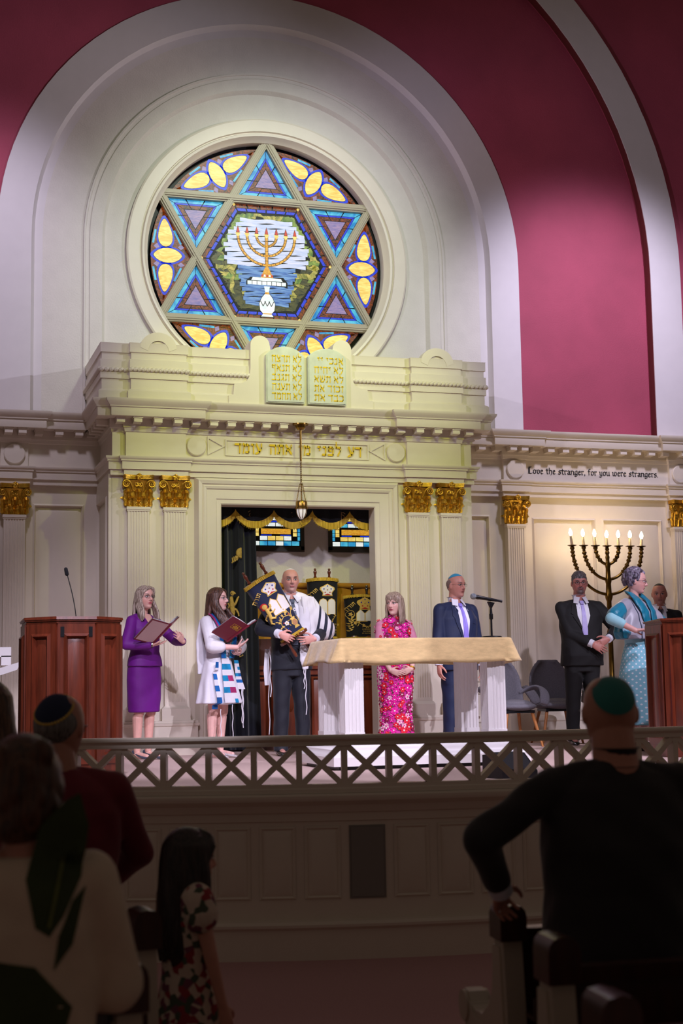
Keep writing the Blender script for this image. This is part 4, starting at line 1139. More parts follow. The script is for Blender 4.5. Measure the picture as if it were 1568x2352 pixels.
    # roller handles
    for s in (-1, 1):
        x = s * W * (.235 if fancy else .30)
        e = MB(); e.lathe([(.014, H - .02), (.016, H + .01), (.02, H + .018), (.012, H + .03), (.013, H + .05), (.02, H + hl * .62), (.016, H + hl * .75), (.009, H + hl * .8), (.015, H + hl * .88), (.012, H + hl * .97), (0, H + hl)], 14, (x, 0, 0))
        e.build('roller_handle', hand, t)
        e = MB(); e.lathe([(.0, -.055 - hl * 1.0), (.012, -.05 - hl), (.018, -.04 - hl * .8), (.013, -.03 - hl * .4), (.016, -.035), (.075, -.03), (.078, -.012), (.075, .0), (.02, .0)] if fancy == 0 else [(.03, -.0), (.08, .0), (.085, .012), (.08, .03), (.02, .03)], 20, (x * .78, 0, 0))
        e.build('roller_end', ROLLER, t)
    return t
MANTB = mat('black_mantle_velvet', srgb(9, 9, 14), .9, bump=.1, bscale=60, var=.2, vscale=12, sheen=.1)
MANTN = mat('blue_mantle_velvet', srgb(12, 24, 56), .8, bump=.1, bscale=60, var=.25, vscale=9, sheen=.4)
s2 = scroll('torah_scroll', 'taller scroll in black mantle standing in the ark just right of the bald man', .345, .19, .66, .86, MANTB, None, 1)
s2.location = (4.585, 15.50, SHELF)
s3 = scroll('torah_scroll', 'shorter scroll in black mantle with silver finials at the right side of the ark', .36, .19, .475, .84, MANTB, None, 2, hand=SILVER)
s3.location = (5.015, 15.50, SHELF)
# ------------------------------------------------------------------ stage platform
YC = 15.46
def arcpt(R, deg): a = radians(deg); return (XC + R * sin(a), YC - R * cos(a))
ARC = [arcpt(1.0, 0)]
def arcpath(R, a0=-56, a1=56, st=1.14): 
    n = int((a1 - a0) / st); return [arcpt(R, a0 + (a1 - a0) * i / n) for i in range(n + 1)]
RP = 6.90
FR = [(.055, FLOOR - .02), (.055, .262), (.062, .268), (.078, .280), (.080, .296), (.066, .306), (.058, .312), (0, .316), (0, .90), (.012, .905), (.014, .952), (.03, .958), (.045, .985), (.048, 1.0), (.075, 1.015), (.11, 1.03), (.118, 1.045), (.118, 1.062), (.10, 1.073), (.03, 1.076), (-.02, 1.078)]
bw = struct(MB().sweep(arcpath(RP), FR).build('wall_platform', CREAM, fixn=False))
PITCH = 2.28
def panel_on_arc(deg, plain=False):
    hw = RP * radians(PITCH) * .405; mb = MB()
    if plain: mb.box(-hw, hw, -.006, .01, .436, .874); mb.box(-hw + .012, hw - .012, -.012, -.004, .448, .862)
    else:
        z0, z1 = .436, .874
        mb.add([(-hw,-.001,z0),(hw,-.001,z0),(hw,-.001,z1),(-hw,-.001,z1),(-hw+.012,-.014,z0+.012),(hw-.012,-.014,z0+.012),(hw-.012,-.014,z1-.012),(-hw+.012,-.014,z1-.012),
                (-hw+.022,-.002,z0+.022),(hw-.022,-.002,z0+.022),(hw-.022,-.002,z1-.022),(-hw+.022,-.002,z1-.022),(-hw+.05,-.016,z0+.055),(hw-.05,-.016,z0+.055),(hw-.05,-.016,z1-.055),(-hw+.05,-.016,z1-.055)],
               [(0,1,5,4),(1,2,6,5),(2,3,7,6),(3,0,4,7),(4,5,9,8),(5,6,10,9),(6,7,11,10),(7,4,8,11),(8,9,13,12),(9,10,14,13),(10,11,15,14),(11,8,12,15),(12,13,14,15)])
    x, y = arcpt(RP, deg)
    mb.xf(Matrix.Translation((x, y, 0)) @ Matrix.Rotation(radians(deg), 4, 'Z'))
    return mb
for k in range(-11, 9):
    a = -3.27 + PITCH * (k + .5); pl = abs(a + 11.25) < .6
    o = panel_on_arc(a, pl).build('vent_panel' if pl else 'raised_panel', mat('grey_steel', srgb(138, 134, 128), .5, .2) if pl else CREAM, bw, fixn=False)
    if pl: o['label'] = 'plain grey metal vent panel'
mb = MB(); P = arcpath(RP + .03); P += [(12, 15.95), (-3.5, 15.95)]
mb.add([(x, y, DECK) for x, y in P] + [(x, y, DECK - .1) for x, y in P], [tuple(range(len(P))), tuple(range(2 * len(P) - 1, len(P) - 1, -1))] + [(i, (i + 1) % len(P), len(P) + (i + 1) % len(P), len(P) + i) for i in range(len(P))])
struct(mb.build('floor', CARPET))
mb = MB(); mb.add([(-9, -4, FLOOR), (14, -4, FLOOR), (14, 16, FLOOR), (-9, 16, FLOOR)], [(0, 1, 2, 3)])
struct(mb.build('floor', CARPETD))
# ------------------------------------------------------------------ balustrade of crossed bars
RB = 6.935
bal = thing('balustrade', 'low cream lattice balustrade curving along the front edge of the platform', 'railing', (*arcpt(RB, 0), DECK))
RAIL = [(-.045, 1.36), (.045, 1.36), (.045, 1.385), (.055, 1.392), (.066, 1.402), (.066, 1.414), (.055, 1.424), (-.055, 1.424), (-.066, 1.414), (-.066, 1.402), (-.055, 1.392), (-.045, 1.385), (-.045, 1.36)]
MB().sweep(arcpath(RB, -36, 20), RAIL).build('top_rail', CREAM, bal, world=True)
BR = [(-.05, 1.075), (.05, 1.075), (.05, 1.10), (.04, 1.108), (.04, 1.128), (-.04, 1.128), (-.04, 1.108), (-.05, 1.10), (-.05, 1.075)]
MB().sweep(arcpath(RB, -36, 20), BR).build('base_rail', CREAM, bal, world=True)
for k in range(-14, 10):
    a = -3.27 + PITCH * k; x, y = arcpt(RB, a)
    M = Matrix.Translation((x, y, 0)) @ Matrix.Rotation(radians(a), 4, 'Z')
    mb = MB(); mb.box(-.018, .018, -.034, .034, 1.12, 1.37); mb.xf(M); mb.build('post', CREAM, bal, world=True)
    a2 = a + PITCH / 2; x, y = arcpt(RB, a2); M = Matrix.Translation((x, y, 0)) @ Matrix.Rotation(radians(a2), 4, 'Z')
    hw = RB * radians(PITCH) / 2 - .004; z0, z1 = 1.116, 1.372; mb = MB()
    for s in (-1, 1):
        dx, dz = 2 * hw, z1 - z0; L = sqrt(dx * dx + dz * dz); nx, nz = -dz / L * .0175 * s, dx / L * .0175
        a_ = (-hw * s, z0); b_ = (hw * s, z1)
        q = [(a_[0] + nx, a_[1] + nz), (a_[0] - nx, a_[1] - nz), (b_[0] - nx, b_[1] - nz), (b_[0] + nx, b_[1] + nz)]
        mb.prism(q, -.0305 - .0006 * s, .0305 - .0006 * s)
    for sx, sz, pts in ((0, 1, [(-.05, z1), (.05, z1), (.035, z1 - .03), (-.035, z1 - .03)]),): pass
    mb.xf(M); mb.build('cross_bars', CREAM, bal, world=True)
# ------------------------------------------------------------------ reading table and cloth
WHITE = mat('white_paint_gloss', srgb(226, 222, 222), .4, bump=.04, bscale=20)
tx0, tx1, ty0, ty1 = 3.475, 4.965, 11.26, 12.12
tb_ = thing('reading_table', 'white reading table with four fluted square legs on a stepped plinth', 'table', ((tx0 + tx1) / 2, (ty0 + ty1) / 2, DECK))
mb = MB(); mb.box(tx0 + .02, tx1 - .02, ty0 + .02, ty1 - .02, 1.98, 2.085); mb.build('table_top', WHITE, tb_, world=True)
for lx in (tx0 + .045, tx1 - .205):
    for ly in (ty0 + .05, ty1 - .21):
        mb = MB(); w = .16; z0, z1 = DECK + .20, 1.99
        P = []
        n = 5; sd = w / 2
        for side in range(4):
            for i in range(n * 4 + 1):
                t = -sd + w * i / (n * 4 + 1); g = 0
                if .12 * w < t + sd < .88 * w: g = .006 if (i % 4) in (1, 2) else 0
                p = Vector((t, -sd + g)); R = Matrix.Rotation(pi / 2 * side, 2); P.append(tuple(R @ p))
        mb.prism([(lx + sd + a, ly + sd + b) for a, b in P], z0 + .09, z1, 'xy')
        mb.box(lx - .004, lx + w + .004, ly - .004, ly + w + .004, z0, z0 + .09)
        mb.build('leg', WHITE, tb_, world=True)
mb = MB(); cxm, cym = (tx0 + tx1) / 2, (ty0 + ty1) / 2
PL = [(.10, DECK + .03), (.10, DECK + .10), (.092, DECK + .112), (.075, DECK + .12), (.06, DECK + .135), (.055, DECK + .155), (.03, DECK + .165), (.01, DECK + .185), (.0, DECK + .2)]
rect = [(tx0, ty1), (tx0, ty0), (tx1, ty0), (tx1, ty1)]
mb.sweep(rect, PL, closed=True); mb.box(tx0 + .003, tx1 - .003, ty0 + .003, ty1 - .003, DECK + .03, DECK + .199)
mb.build('plinth', WHITE, tb_, world=True)
mb = MB(); mb.box(tx0 - .04, tx1 + .04, ty0 - .04, ty1 + .04, DECK, DECK + .035); mb.build('plinth_shadow_gap', BLACK, tb_, world=True)  # black slab stands in for the shadowed gap under the plinth
CLOTH = mat('tan_chenille', srgb(214, 184, 130), .85, bump=.25, bscale=90, var=.12, vscale=14, stretch=(1, 1, 3), sheen=.6)
def cloth_ring(v, zt=2.102, drop=.195):
    # v: 0 at table edge, 1 at hem
    pts = []; n = 200; W_ = tx1 - tx0; D_ = ty1 - ty0; per = 2 * (W_ + D_)
    for i in range(n):
        s = per * i / n; s0 = s
        if s < W_: x, y, nx, ny, c = tx0 + s, ty0, 0, -1, min(s, W_ - s)
        elif s < W_ + D_: x, y, nx, ny, c = tx1, ty0 + s - W_, 1, 0, min(s - W_, W_ + D_ - s)
        elif s < 2 * W_ + D_: x, y, nx, ny, c = tx1 - (s - W_ - D_), ty1, 0, 1, min(s - W_ - D_, 2 * W_ + D_ - s)
        else: x, y, nx, ny, c = tx0, ty1 - (s - 2 * W_ - D_), -1, 0, min(s - 2 * W_ - D_, per - s)
        e = math.exp(-(c / .07) ** 2); cc = Vector((x - cxm, y - cym)); 
        side = 1.0 if ny == 0 else .12
        o = .006 + v * (.012 + .045 * side) + .006 * v * sin(s0 * 21) * (1 if ny else 1.6)
        o += v * e * .045 * (1 if c > .02 else .4)
        fold = -v * .02 * math.exp(-((c - .075) / .03) ** 2)
        px = x + nx * (o + fold); py = y + ny * (o + fold)
        if c < .09: px += (1 if x > cxm else -1) * v * e * .028 * (0 if nx else 1); py += (1 if y > cym else -1) * v * e * .022 * (0 if ny else 1)
        pts.append((px, py, zt - drop * v + .006 * v * sin(s0 * 9 + 1) - .012 * v * (0 if ny else 1) * sin(s0 * 4)))
    return pts
mb = MB(); rows = []
ctr = [(cxm + (x - cxm) * .5, cym + (y - cym) * .5, 2.108) for x, y, z in cloth_ring(0)]
r0 = [(cxm + (x - cxm) * .985, cym + (y - cym) * .985, 2.108) for x, y, z in cloth_ring(0)]
rows = [ctr, r0, cloth_ring(0.0)] + [cloth_ring(v) for v in (.06, .15, .3, .5, .7, .85, 1.0)]
inner = [[(cxm + (x - cxm) * .995, cym + (y - cym) * .995, z) for x, y, z in r] for r in rows[::-1][:7]]
mb.loft(rows + inner, caps=False); mb.f.append(tuple(range(200))[::-1]); mb.m.append(0)
tc_ = mb.build('tablecloth', CLOTH, sharp=None)
tag(tc_, 'tan velvet tablecloth draped over the white reading table', 'tablecloth')
# ------------------------------------------------------------------ microphones
MESHG = mat('mic_grille', srgb(150, 158, 168), .35, .8, bump=.6, bscale=900)
ms = thing('microphone_stand', 'black desktop microphone stand with silver ball microphone on the tan cloth', 'microphone', (4.865, 11.44, 2.110))
mb = MB(); mb.lathe([(0, 0), (.086, 0), (.088, .006), (.082, .014), (.02, .018), (0, .018)], 40); mb.build('base', BLACK, ms)
mb = MB(); mb.tube([(0, 0, .015), (0, 0, .20)], .0085, 12); mb.lathe([(.014, .155), (.016, .16), (.016, .20), (.012, .205), (.009, .25), (.016, .262), (.016, .272), (.0, .275)], 16); mb.build('pole', BLACK, ms)
mb = MB(); mb.hexa([(-.012, -.014, .265), (.012, -.014, .265), (.012, .014, .265), (-.012, .014, .265)], [(-.028, -.018, .305), (.03, -.018, .295), (.03, .018, .295), (-.028, .018, .305)]); mb.build('clip', BLACK, ms)
d = Vector((.985, .0, -.16)).normalized(); p0 = Vector((-.145, 0, .347))
mb = MB(); mb.tube([p0, p0 + d * .035, p0 + d * .04, p0 + d * .20, p0 + d * .205, p0 + d * .25], [.017, .020, .0165, .0125, .0105, .0115], 16); mb.build('microphone_body', BLACK, ms)
mb = MB(); mb.ell(p0 - d * .012, .027, None, 18, 12); mb.build('grille_ball', MESHG, ms)
# ------------------------------------------------------------------ lecterns
OCT = [(-.345, .16), (-.14, 0), (.14, 0), (.345, .16), (.345, .52), (-.345, .52)]
lt = thing('lectern', 'dark red mahogany lectern with black hinges at the left of the platform', 'lectern', (1.355, 11.10, DECK))
def grow(P, d): return inset(P[::1], -d)
mb = MB(); mb.prism(OCT, .0, 1.185, 'xy'); mb.build('body', WOOD, lt)
mb = MB(); mb.prism(grow(OCT, .012), .0, .10, 'xy'); mb.prism(grow(OCT, .006), .10, .115, 'xy'); mb.build('base_moulding', WOOD, lt)
mb = MB(); mb.prism(grow(OCT, .010), 1.160, 1.178, 'xy'); mb.prism(grow(OCT, .022), 1.178, 1.19, 'xy')
tp = grow(OCT, .03); q = [(x, y, 1.19) for x, y in tp]; w_ = [(x, y, 1.212 - .04 * max(0, y - .1)) for x, y in grow(OCT, .026)]
mb.add(q + w_, [tuple(range(6))[::-1], tuple(range(6, 12))] + [(i, (i + 1) % 6, 6 + (i + 1) % 6, 6 + i) for i in range(6)]); mb.build('top', WOOD, lt)
for a, b in ((0, 1), (1, 2), (2, 3), (5, 0), (3, 4)):
    A_, B_ = Vector(OCT[a]), Vector(OCT[b]); d = (B_ - A_); L = d.length; d.normalize(); m = (A_ + B_) / 2
    k = MB(); field(k, -L / 2 + .045, L / 2 - .045, .16, 1.085, 0.0, .018, .03)
    # surround so that the sunk field reads
    x0, x1 = -L / 2 + .045, L / 2 - .045
    ang = atan2(d.y, d.x)
    k.xf(Matrix.Translation((m.x, m.y, 0)) @ Matrix.Rotation(ang, 4, 'Z') @ Matrix.Translation((0, -.020, 0)))
    k2 = MB()
    for q in ((-L / 2 + .004, x0, .115, 1.158), (x1, L / 2 - .004, .115, 1.158), (x0, x1, .115, .16), (x0, x1, 1.085, 1.158)):
        k2.box(q[0], q[1], -.020, .004, q[2], q[3])
    k2.xf(Matrix.Translation((m.x, m.y, 0)) @ Matrix.Rotation(ang, 4, 'Z')); k.merge(k2)
    k.build('panel', WOOD, lt)
for s in (-1, 1):
    mb = MB(); mb.box(s * .105 - .014, s * .105 + .014, -.026, -.018, 1.06, 1.135); mb.build('hinge', BLACK, lt)
lt2 = copy_tree(lt); lt2.location = (6.865, 11.34, DECK); lt2.rotation_euler = (0, 0, radians(-6))
lt2['label'] = 'mahogany lectern cut by the right edge in front of the curly haired woman'
for c in kids(lt2):
    if c.name.startswith('hinge'): bpy.data.objects.remove(c)
STEEL = mat('steel', srgb(150, 156, 170), .25, 1.0)
for nm, lab, base, top in (('g', 'thin gooseneck microphone rising from the left lectern', (1.372, 11.24, 2.268), (1.300, 11.26, 2.62)), ('g', 'gooseneck microphone at the right edge above the right lectern', (7.11, 11.48, 2.268), (7.075, 11.50, 2.56))):
    g = thing('gooseneck_microphone', lab, 'microphone', base); v = Vector(top) - Vector(base)
    mb = MB(); mb.tube(bez((0, 0, 0), (v.x * .2, 0, v.z * .4), (v.x * .6, v.y, v.z * .7), tuple(v), 10), .004, 8); mb.lathe([(.018, 0), (.018, .006), (.008, .012), (0, .012)], 14); mb.build('neck', STEEL, g)
    mb = MB(); mb.cap(v - Vector((-.002, 0, .012)), v + Vector((-.006, 0, .026)), .015, .014, 12); mb.build('foam_head', mat('black_foam', srgb(14, 14, 18), .95), g)
# ------------------------------------------------------------------ seven branched lamp
mn = thing('menorah', 'tall brass seven branched electric lamp glowing against the right wall', 'menorah', (8.0, 15.32, DECK))
ABR = mat('aged_brass', srgb(120, 92, 40), .28, 1.0, var=.3, vscale=14)
zc_ = 3.300 - DECK
mb = MB(); mb.lathe([(.0, 0), (.24, 0), (.24, .04), (.20, .05), (.19, .10), (.12, .14), (.06, .18), (.035, .26), (.03, .6), (.042, .63), (.03, .66), (.028, 1.2), (.04, 1.24), (.028, 1.28), (.028, 1.60), (.040, 1.63), (.046, 1.66), (.034, 1.70), (.030, 1.80), (.040, 1.84), (.030, 1.88), (.026, 1.98), (.034, 2.02), (.024, 2.05), (.020, 2.08), (.026, 2.11), (.018, 2.14), (.028, 2.165), (.018, 2.19), (.026, 2.21), (.016, 2.235)], 24)
mb.build('stem', ABR, mn)
for r_, zj in ((.150, 2.03), (.30, 1.855), (.447, 1.68)):
    for s in (-1, 1):
        mb = MB(); p = []
        for i in range(41):
            a = pi / 2 * i / 40; p.append(Vector((s * (r_ * sin(a)), 0, zj + (zc_ - zj) * (1 - cos(a)))))
        mb.tube(p, .0175, 10)
        # beads on the upper part
        L = sum((p[i + 1] - p[i]).length for i in range(40)); acc = 0; nxt = L * .42
        for i in range(40):
            acc += (p[i + 1] - p[i]).length
            if acc > nxt:
                t = (p[i + 1] - p[i]).normalized(); R = t.to_track_quat('Z', 'Y').to_matrix()
                mb.ell(p[i], (.028, .028, .021), R, 12, 8); nxt += .050
            elif acc > L * .42 and acc > nxt - .026 and acc < nxt - .018:
                t = (p[i + 1] - p[i]).normalized(); R = t.to_track_quat('Z', 'Y').to_matrix(); mb.ell(p[i], (.022, .022, .007), R, 12, 6)
        mb.build('branch', ABR, mn)
BULB = mat('lit_bulb', (1, .9, .7, 1), .3, emit=(1.0, .74, .40, 1), estr=90.0)
IVORY = mat('ivory_sleeve', srgb(216, 200, 160), .5)
for x, dz, lean in ((-.447, .004, -.10), (-.30, 0, -.04), (-.15, 0, -.05), (0, -.012, .0), (.15, -.008, .0), (.30, -.01, .02), (.447, -.02, .05)):
    mb = MB(); mb.lathe([(.012, zc_ - .03), (.022, zc_ - .018), (.014, zc_ - .008), (.03, zc_), (.052, zc_ + .008), (.054, zc_ + .014), (.02, zc_ + .012), (.014, zc_ + .02)], 22, (x, 0, 0)); mb.build('drip_pan', ABR, mn)
    R = Matrix.Translation((x, 0, zc_ + .012)) @ Matrix.Rotation(lean, 4, 'Y')
    mb = MB(); mb.lathe([(.0165, 0), (.015, .105 + dz), (.008, .107 + dz), (0, .107 + dz)], 16); mb.xf(R); c = mb.build('candle_sleeve', IVORY, mn)
    mb = MB(); h = .107 + dz; mb.lathe([(.008, h), (.014, h + .008), (.021, h + .030), (.019, h + .048), (.011, h + .070), (.004, h + .084), (0, h + .087)], 16); mb.xf(R); mb.build('bulb', BULB, mn)
# ------------------------------------------------------------------ grey armchairs
GREYF = mat('grey_woven_fabric', srgb(112, 110, 118), .95, bump=.5, bscale=260, var=.22, vscale=160)
OAK = mat('oak', srgb(170, 110, 56), .4, var=.2, vscale=10, stretch=(6, 6, .6))
ch = thing('armchair', 'grey upholstered armchair beside the table leg, cut off by the table', 'chair', (6.37, 14.48, DECK), radians(186), 'grey armchairs by the right wall')
mb = MB()        # facing +y locally
def backsurf(u, v):
    x = (u - .5) * 2; w = .225 * (1 - .06 * v) * (1 - .52 * max(0, (v - .45) / .55) ** 2.6); 
    return (x * w, -.22 - .10 * v + .075 * x * x, .42 + .49 * v)
mb.grid(backsurf, 16, 14); b2 = MB(); b2.grid(lambda u, v: tuple(Vector(backsurf(1 - u, v)) + Vector((0, -.045, 0))), 16, 14)
mb.merge(b2)
# close by lofting outlines
edge = [(u, 0) for u in [i / 16 for i in range(17)]] + [(1, j / 14) for j in range(1, 15)] + [(1 - i / 16, 1) for i in range(1, 17)] + [(0, 1 - j / 14) for j in range(1, 14)]
e0 = [backsurf(u, v) for u, v in edge]; e1 = [tuple(Vector(p) + Vector((0, -.045, 0))) for p in e0]
mb.loft([e0, e1], caps=False)
for i in range(len(e0)): mb.ell(Vector(e0[i]) + Vector((0, -.022, 0)), .026, None, 8, 6)
mb.ell((0, .0, .42), (.25, .27, .055), None, 24, 10); mb.ell((0, .06, .425), (.24, .21, .05), None, 24, 10)
for s in (-1, 1):
    P = bez((s * .20, -.20, .56), (s * .40, -.18, .66), (s * .36, .16, .66), (s * .27, .20, .44), 14)
    mb.tube(P, [.04, .045, .048, .05, .05, .05, .05, .05, .052, .055, .06, .062, .062, .06, .05], 12, flat=.42, up=(s * .35, 0, 1))
me = remesh(mb, .012, 5); meshobj(me, 'shell', GREYF, ch)
mb = MB(); mb.ell((0, .02, .455), (.205, .20, .045), None, 24, 10); mb.build('seat_cushion', GREYF, ch)
mb = MB(); mb.box(-.17, .17, -.16, .18, .355, .385); mb.build('under_frame', BLACK, ch)
for sx in (-1, 1):
    for sy in (-1, 1):
        mb = MB(); mb.tube([(sx * .15, sy * .14 + .01, .37), (sx * .23, sy * .22, .0)], [.019, .012], 12); mb.build('leg', OAK, ch)
ch2 = copy_tree(ch); ch2.location = (7.15, 15.05, DECK); ch2.rotation_euler = (0, 0, radians(172)); ch2['label'] = 'grey upholstered armchair just left of the man in the black suit'
# ------------------------------------------------------------------ floor monitor, handrail
sp = thing('monitor_speaker', 'small black wedge floor speaker behind the balustrade', 'speaker', (4.20, 9.62, DECK), radians(12))
mb = MB(); mb.prism([(-.12, 0), (.12, 0), (.12, .16), (.03, .17), (-.12, .05)], -.15, .15, 'yz'); mb.build('cabinet', BLACK, sp)
mb = MB(); mb.add([(-.13, .034, .176), (.13, .034, .176), (.13, -.112, .061), (-.13, -.112, .061)], [(0, 1, 2, 3)]); mb.xf(Matrix.Translation((0, -.004, .004))); mb.build('grille', mat('speaker_grille', srgb(40, 40, 44), .7, bump=.6, bscale=300), sp)
hr = thing('stair_handrail', 'white wooden stair handrail end at the left edge', 'handrail', (.83, 12.55, DECK))
mb = MB(); mb.box(-1.6, .16, -.05, .05, .95, 1.03); mb.box(.08, .16, -.05, .05, .88, .96); mb.build('level_rail', WHITE, hr)
mb = MB(); mb.hexa([(-1.0, -.16, .45), (-1.0, -.07, .45), (-1.0, -.07, .53), (-1.0, -.16, .53)], [(.20, -.16, .84), (.20, -.07, .84), (.24, -.07, .91), (.24, -.16, .91)])
mb.build('sloping_rail', WHITE, hr)
for k in range(8):
    mb = MB(); x = .02 - .16 * k; mb.box(x - .018, x + .018, -.018, .018, 0, .96); mb.box(x - .022, x + .022, -.135, -.095, 0, max(.1, .78 - .053 * k)); mb.build('baluster', WHITE, hr)
# ------------------------------------------------------------------ pews
PEWW = mat('pew_ivory_paint', srgb(190, 178, 160), .5, var=.05)
def make_pew(label, loc, rz, side, top=.95, length=2.6):
    t = thing('pew', label, 'pew', (loc[0], loc[1], FLOOR), rz, 'wooden pews facing the platform'); t.scale = (1, 1, (top - FLOOR) / .95)
    P = [(-.03, 0), (.50, 0), (.49, .06), (.45, .16), (.42, .30), (.44, .40), (.49, .45), (.52, .49), (.525, .545), (.49, .585), (.44, .58), (.41, .545), (.36, .53), (.28, .535), (.20, .58), (.14, .66), (.115, .76), (.105, .88), (.02, .88), (-.01, .6)]
    mb = MB(); mb.prism(P, -.032, .032, 'yz')
    q = poly_scale(P, .86, (.18, .35)); mb.prism(q, -.038, .038, 'yz'); mb.build('end_panel', PEWW, t)
    mb = MB(); mb.prism([(-.045, .83), (.045, .83), (.045, .91), (.04, .93), (.028, .944), (0, .95), (-.028, .944), (-.04, .93), (-.045, .91)], -.005, .12, 'xz'); mb.build('cap', WOODDK, t)
    mb = MB(); mb.tube([(-.045, .475, .525), (.045, .475, .525)], .056, 18); mb.build('arm_scroll', PEWW, t)
    a, b = sorted((side * .03, side * length))
    mb = MB(); mb.hexa([(a, .0, .08), (b, .0, .08), (b, .03, .08), (a, .03, .08)], [(a, .06, .84), (b, .06, .84), (b, .085, .84), (a, .085, .84)]); mb.build('backrest', WOODDK, t)
    mb = MB(); mb.box(a, b, .04, .10, .825, .865); mb.build('top_rail', WOODDK, t)
    mb = MB(); mb.box(a, b, .05, .46, .40, .445); mb.build('seat', WOODDK, t)
    mb = MB(); mb.box(a, b, -.10, .01, .585, .60); mb.box(a, b, -.105, -.09, .585, .66); mb.build('book_rack', WOODDK, t)
    return t
make_pew('dark wood pew end touched by the broad man in the dark suit', (1.96, 4.50), radians(-6), 1, .995)
make_pew('dark pew directly behind the broad man, second up from the bottom right corner', (1.70, 3.58), radians(-6), 1, 1.05)
make_pew('nearest pew end, lowest at the bottom right edge', (1.47, 2.83), radians(-6), 1, 1.06)
make_pew('dark pew end in front of the little girl with long hair', (.79, 4.63), radians(6), -1, 1.03)
make_pew('dark pew end beside the cream sleeve at lower left', (.59, 3.70), radians(6), -1, 1.04)
# ------------------------------------------------------------------ people
def skin_mat(name, skin, lip, brow, iris=(60, 44, 34), beard=None, shade=None, lipy=1.0, browt=1.0):
    m = bpy.data.materials.new(name); m.use_nodes = True; nt = m.node_tree; N = nt.nodes; L = nt.links
    b = N['Principled BSDF']; b.inputs['Roughness'].default_value = .48
    b.inputs['Subsurface Weight'].default_value = .08; b.inputs['Subsurface Radius'].default_value = (.012, .005, .003)
    at = N.new('ShaderNodeAttribute'); at.attribute_name = 'hl'
    sp = N.new('ShaderNodeSeparateXYZ'); L.new(at.outputs['Vector'], sp.inputs[0])
    ab = N.new('ShaderNodeMath'); ab.operation = 'ABSOLUTE'; L.new(sp.outputs[0], ab.inputs[0])
    cb = N.new('ShaderNodeCombineXYZ'); L.new(ab.outputs[0], cb.inputs[0]); L.new(sp.outputs[2], cb.inputs[2])
    gate = N.new('ShaderNodeMath'); gate.operation = 'GREATER_THAN'; gate.inputs[1].default_value = .045; L.new(sp.outputs[1], gate.inputs[0])
    nz = N.new('ShaderNodeTexNoise'); nz.inputs['Scale'].default_value = 30
    L.new(at.outputs['Vector'], nz.inputs['Vector'])
    base = N.new('ShaderNodeMix'); base.data_type = 'RGBA'; c = srgb(*skin)
    base.inputs['A'].default_value = tuple(x * .9 for x in c[:3]) + (1,); base.inputs['B'].default_value = (min(1, c[0] * 1.08), c[1] * 1.04, c[2] * 1.04, 1)
    L.new(nz.outputs['Fac'], base.inputs['Factor']); cur = base.outputs['Result']
    def ell(cx, cz, rx, rz, col, soft=.12, amt=1.0, rot=0.0):
        nonlocal cur
        s = N.new('ShaderNodeVectorMath'); s.operation = 'SUBTRACT'; L.new(cb.outputs[0], s.inputs[0]); s.inputs[1].default_value = (cx, 0, cz)
        src = s.outputs[0]
        if rot:
            r = N.new('ShaderNodeVectorRotate'); r.rotation_type = 'Y_AXIS'; r.inputs['Angle'].default_value = rot; L.new(src, r.inputs['Vector']); src = r.outputs[0]
        k = N.new('ShaderNodeVectorMath'); k.operation = 'MULTIPLY'; L.new(src, k.inputs[0]); k.inputs[1].default_value = (1 / rx, 0, 1 / rz)
        n = N.new('ShaderNodeVectorMath'); n.operation = 'LENGTH'; L.new(k.outputs[0], n.inputs[0])
        mr = N.new('ShaderNodeMapRange'); mr.inputs['From Min'].default_value = 1 + soft; mr.inputs['From Max'].default_value = 1 - soft; mr.inputs['To Max'].default_value = amt
        L.new(n.outputs['Value'], mr.inputs['Value'])
        g = N.new('ShaderNodeMath'); g.operation = 'MULTIPLY'; L.new(mr.outputs['Result'], g.inputs[0]); L.new(gate.outputs[0], g.inputs[1])
        mx = N.new('ShaderNodeMix'); mx.data_type = 'RGBA'; L.new(g.outputs[0], mx.inputs['Factor']); L.new(cur, mx.inputs['A']); mx.inputs['B'].default_value = srgb(*col); cur = mx.outputs['Result']
    ell(.042, -.03, .026, .022, (min(255, skin[0] + 4), skin[1] - 22, skin[2] - 18), .9, .45)
    if beard: ell(.0, -.088, .040, .045, beard, .35, .9); ell(.0, -.047, .034, .010, beard, .3, .9)
    if shade: ell(.0, -.07, .062, .045, shade, .6, .5)
    ell(.0325, .012, .0185, .0105, tuple(int(v * .45) for v in skin), .25, .9)
    ell(.0325, .0100, .0142, .0054, (226, 216, 214), .15)
    ell(.0325, .0104, .0062, .0056, iris, .2); ell(.0325, .0106, .003, .003, (8, 8, 8), .3)
    ell(.0325, .0160, .0172, .0030, tuple(int(v * .35) for v in brow), .4)
    ell(.034, .0345, .021, .0046 * browt, brow, .35, 1, .12)
    ell(.0, -.0555, .0235 * lipy, .0085, lip, .25); ell(.0, -.0555, .020 * lipy, .0016, tuple(int(v * .35) for v in lip), .5)
    L.new(cur, b.inputs['Base Color'])
    return m
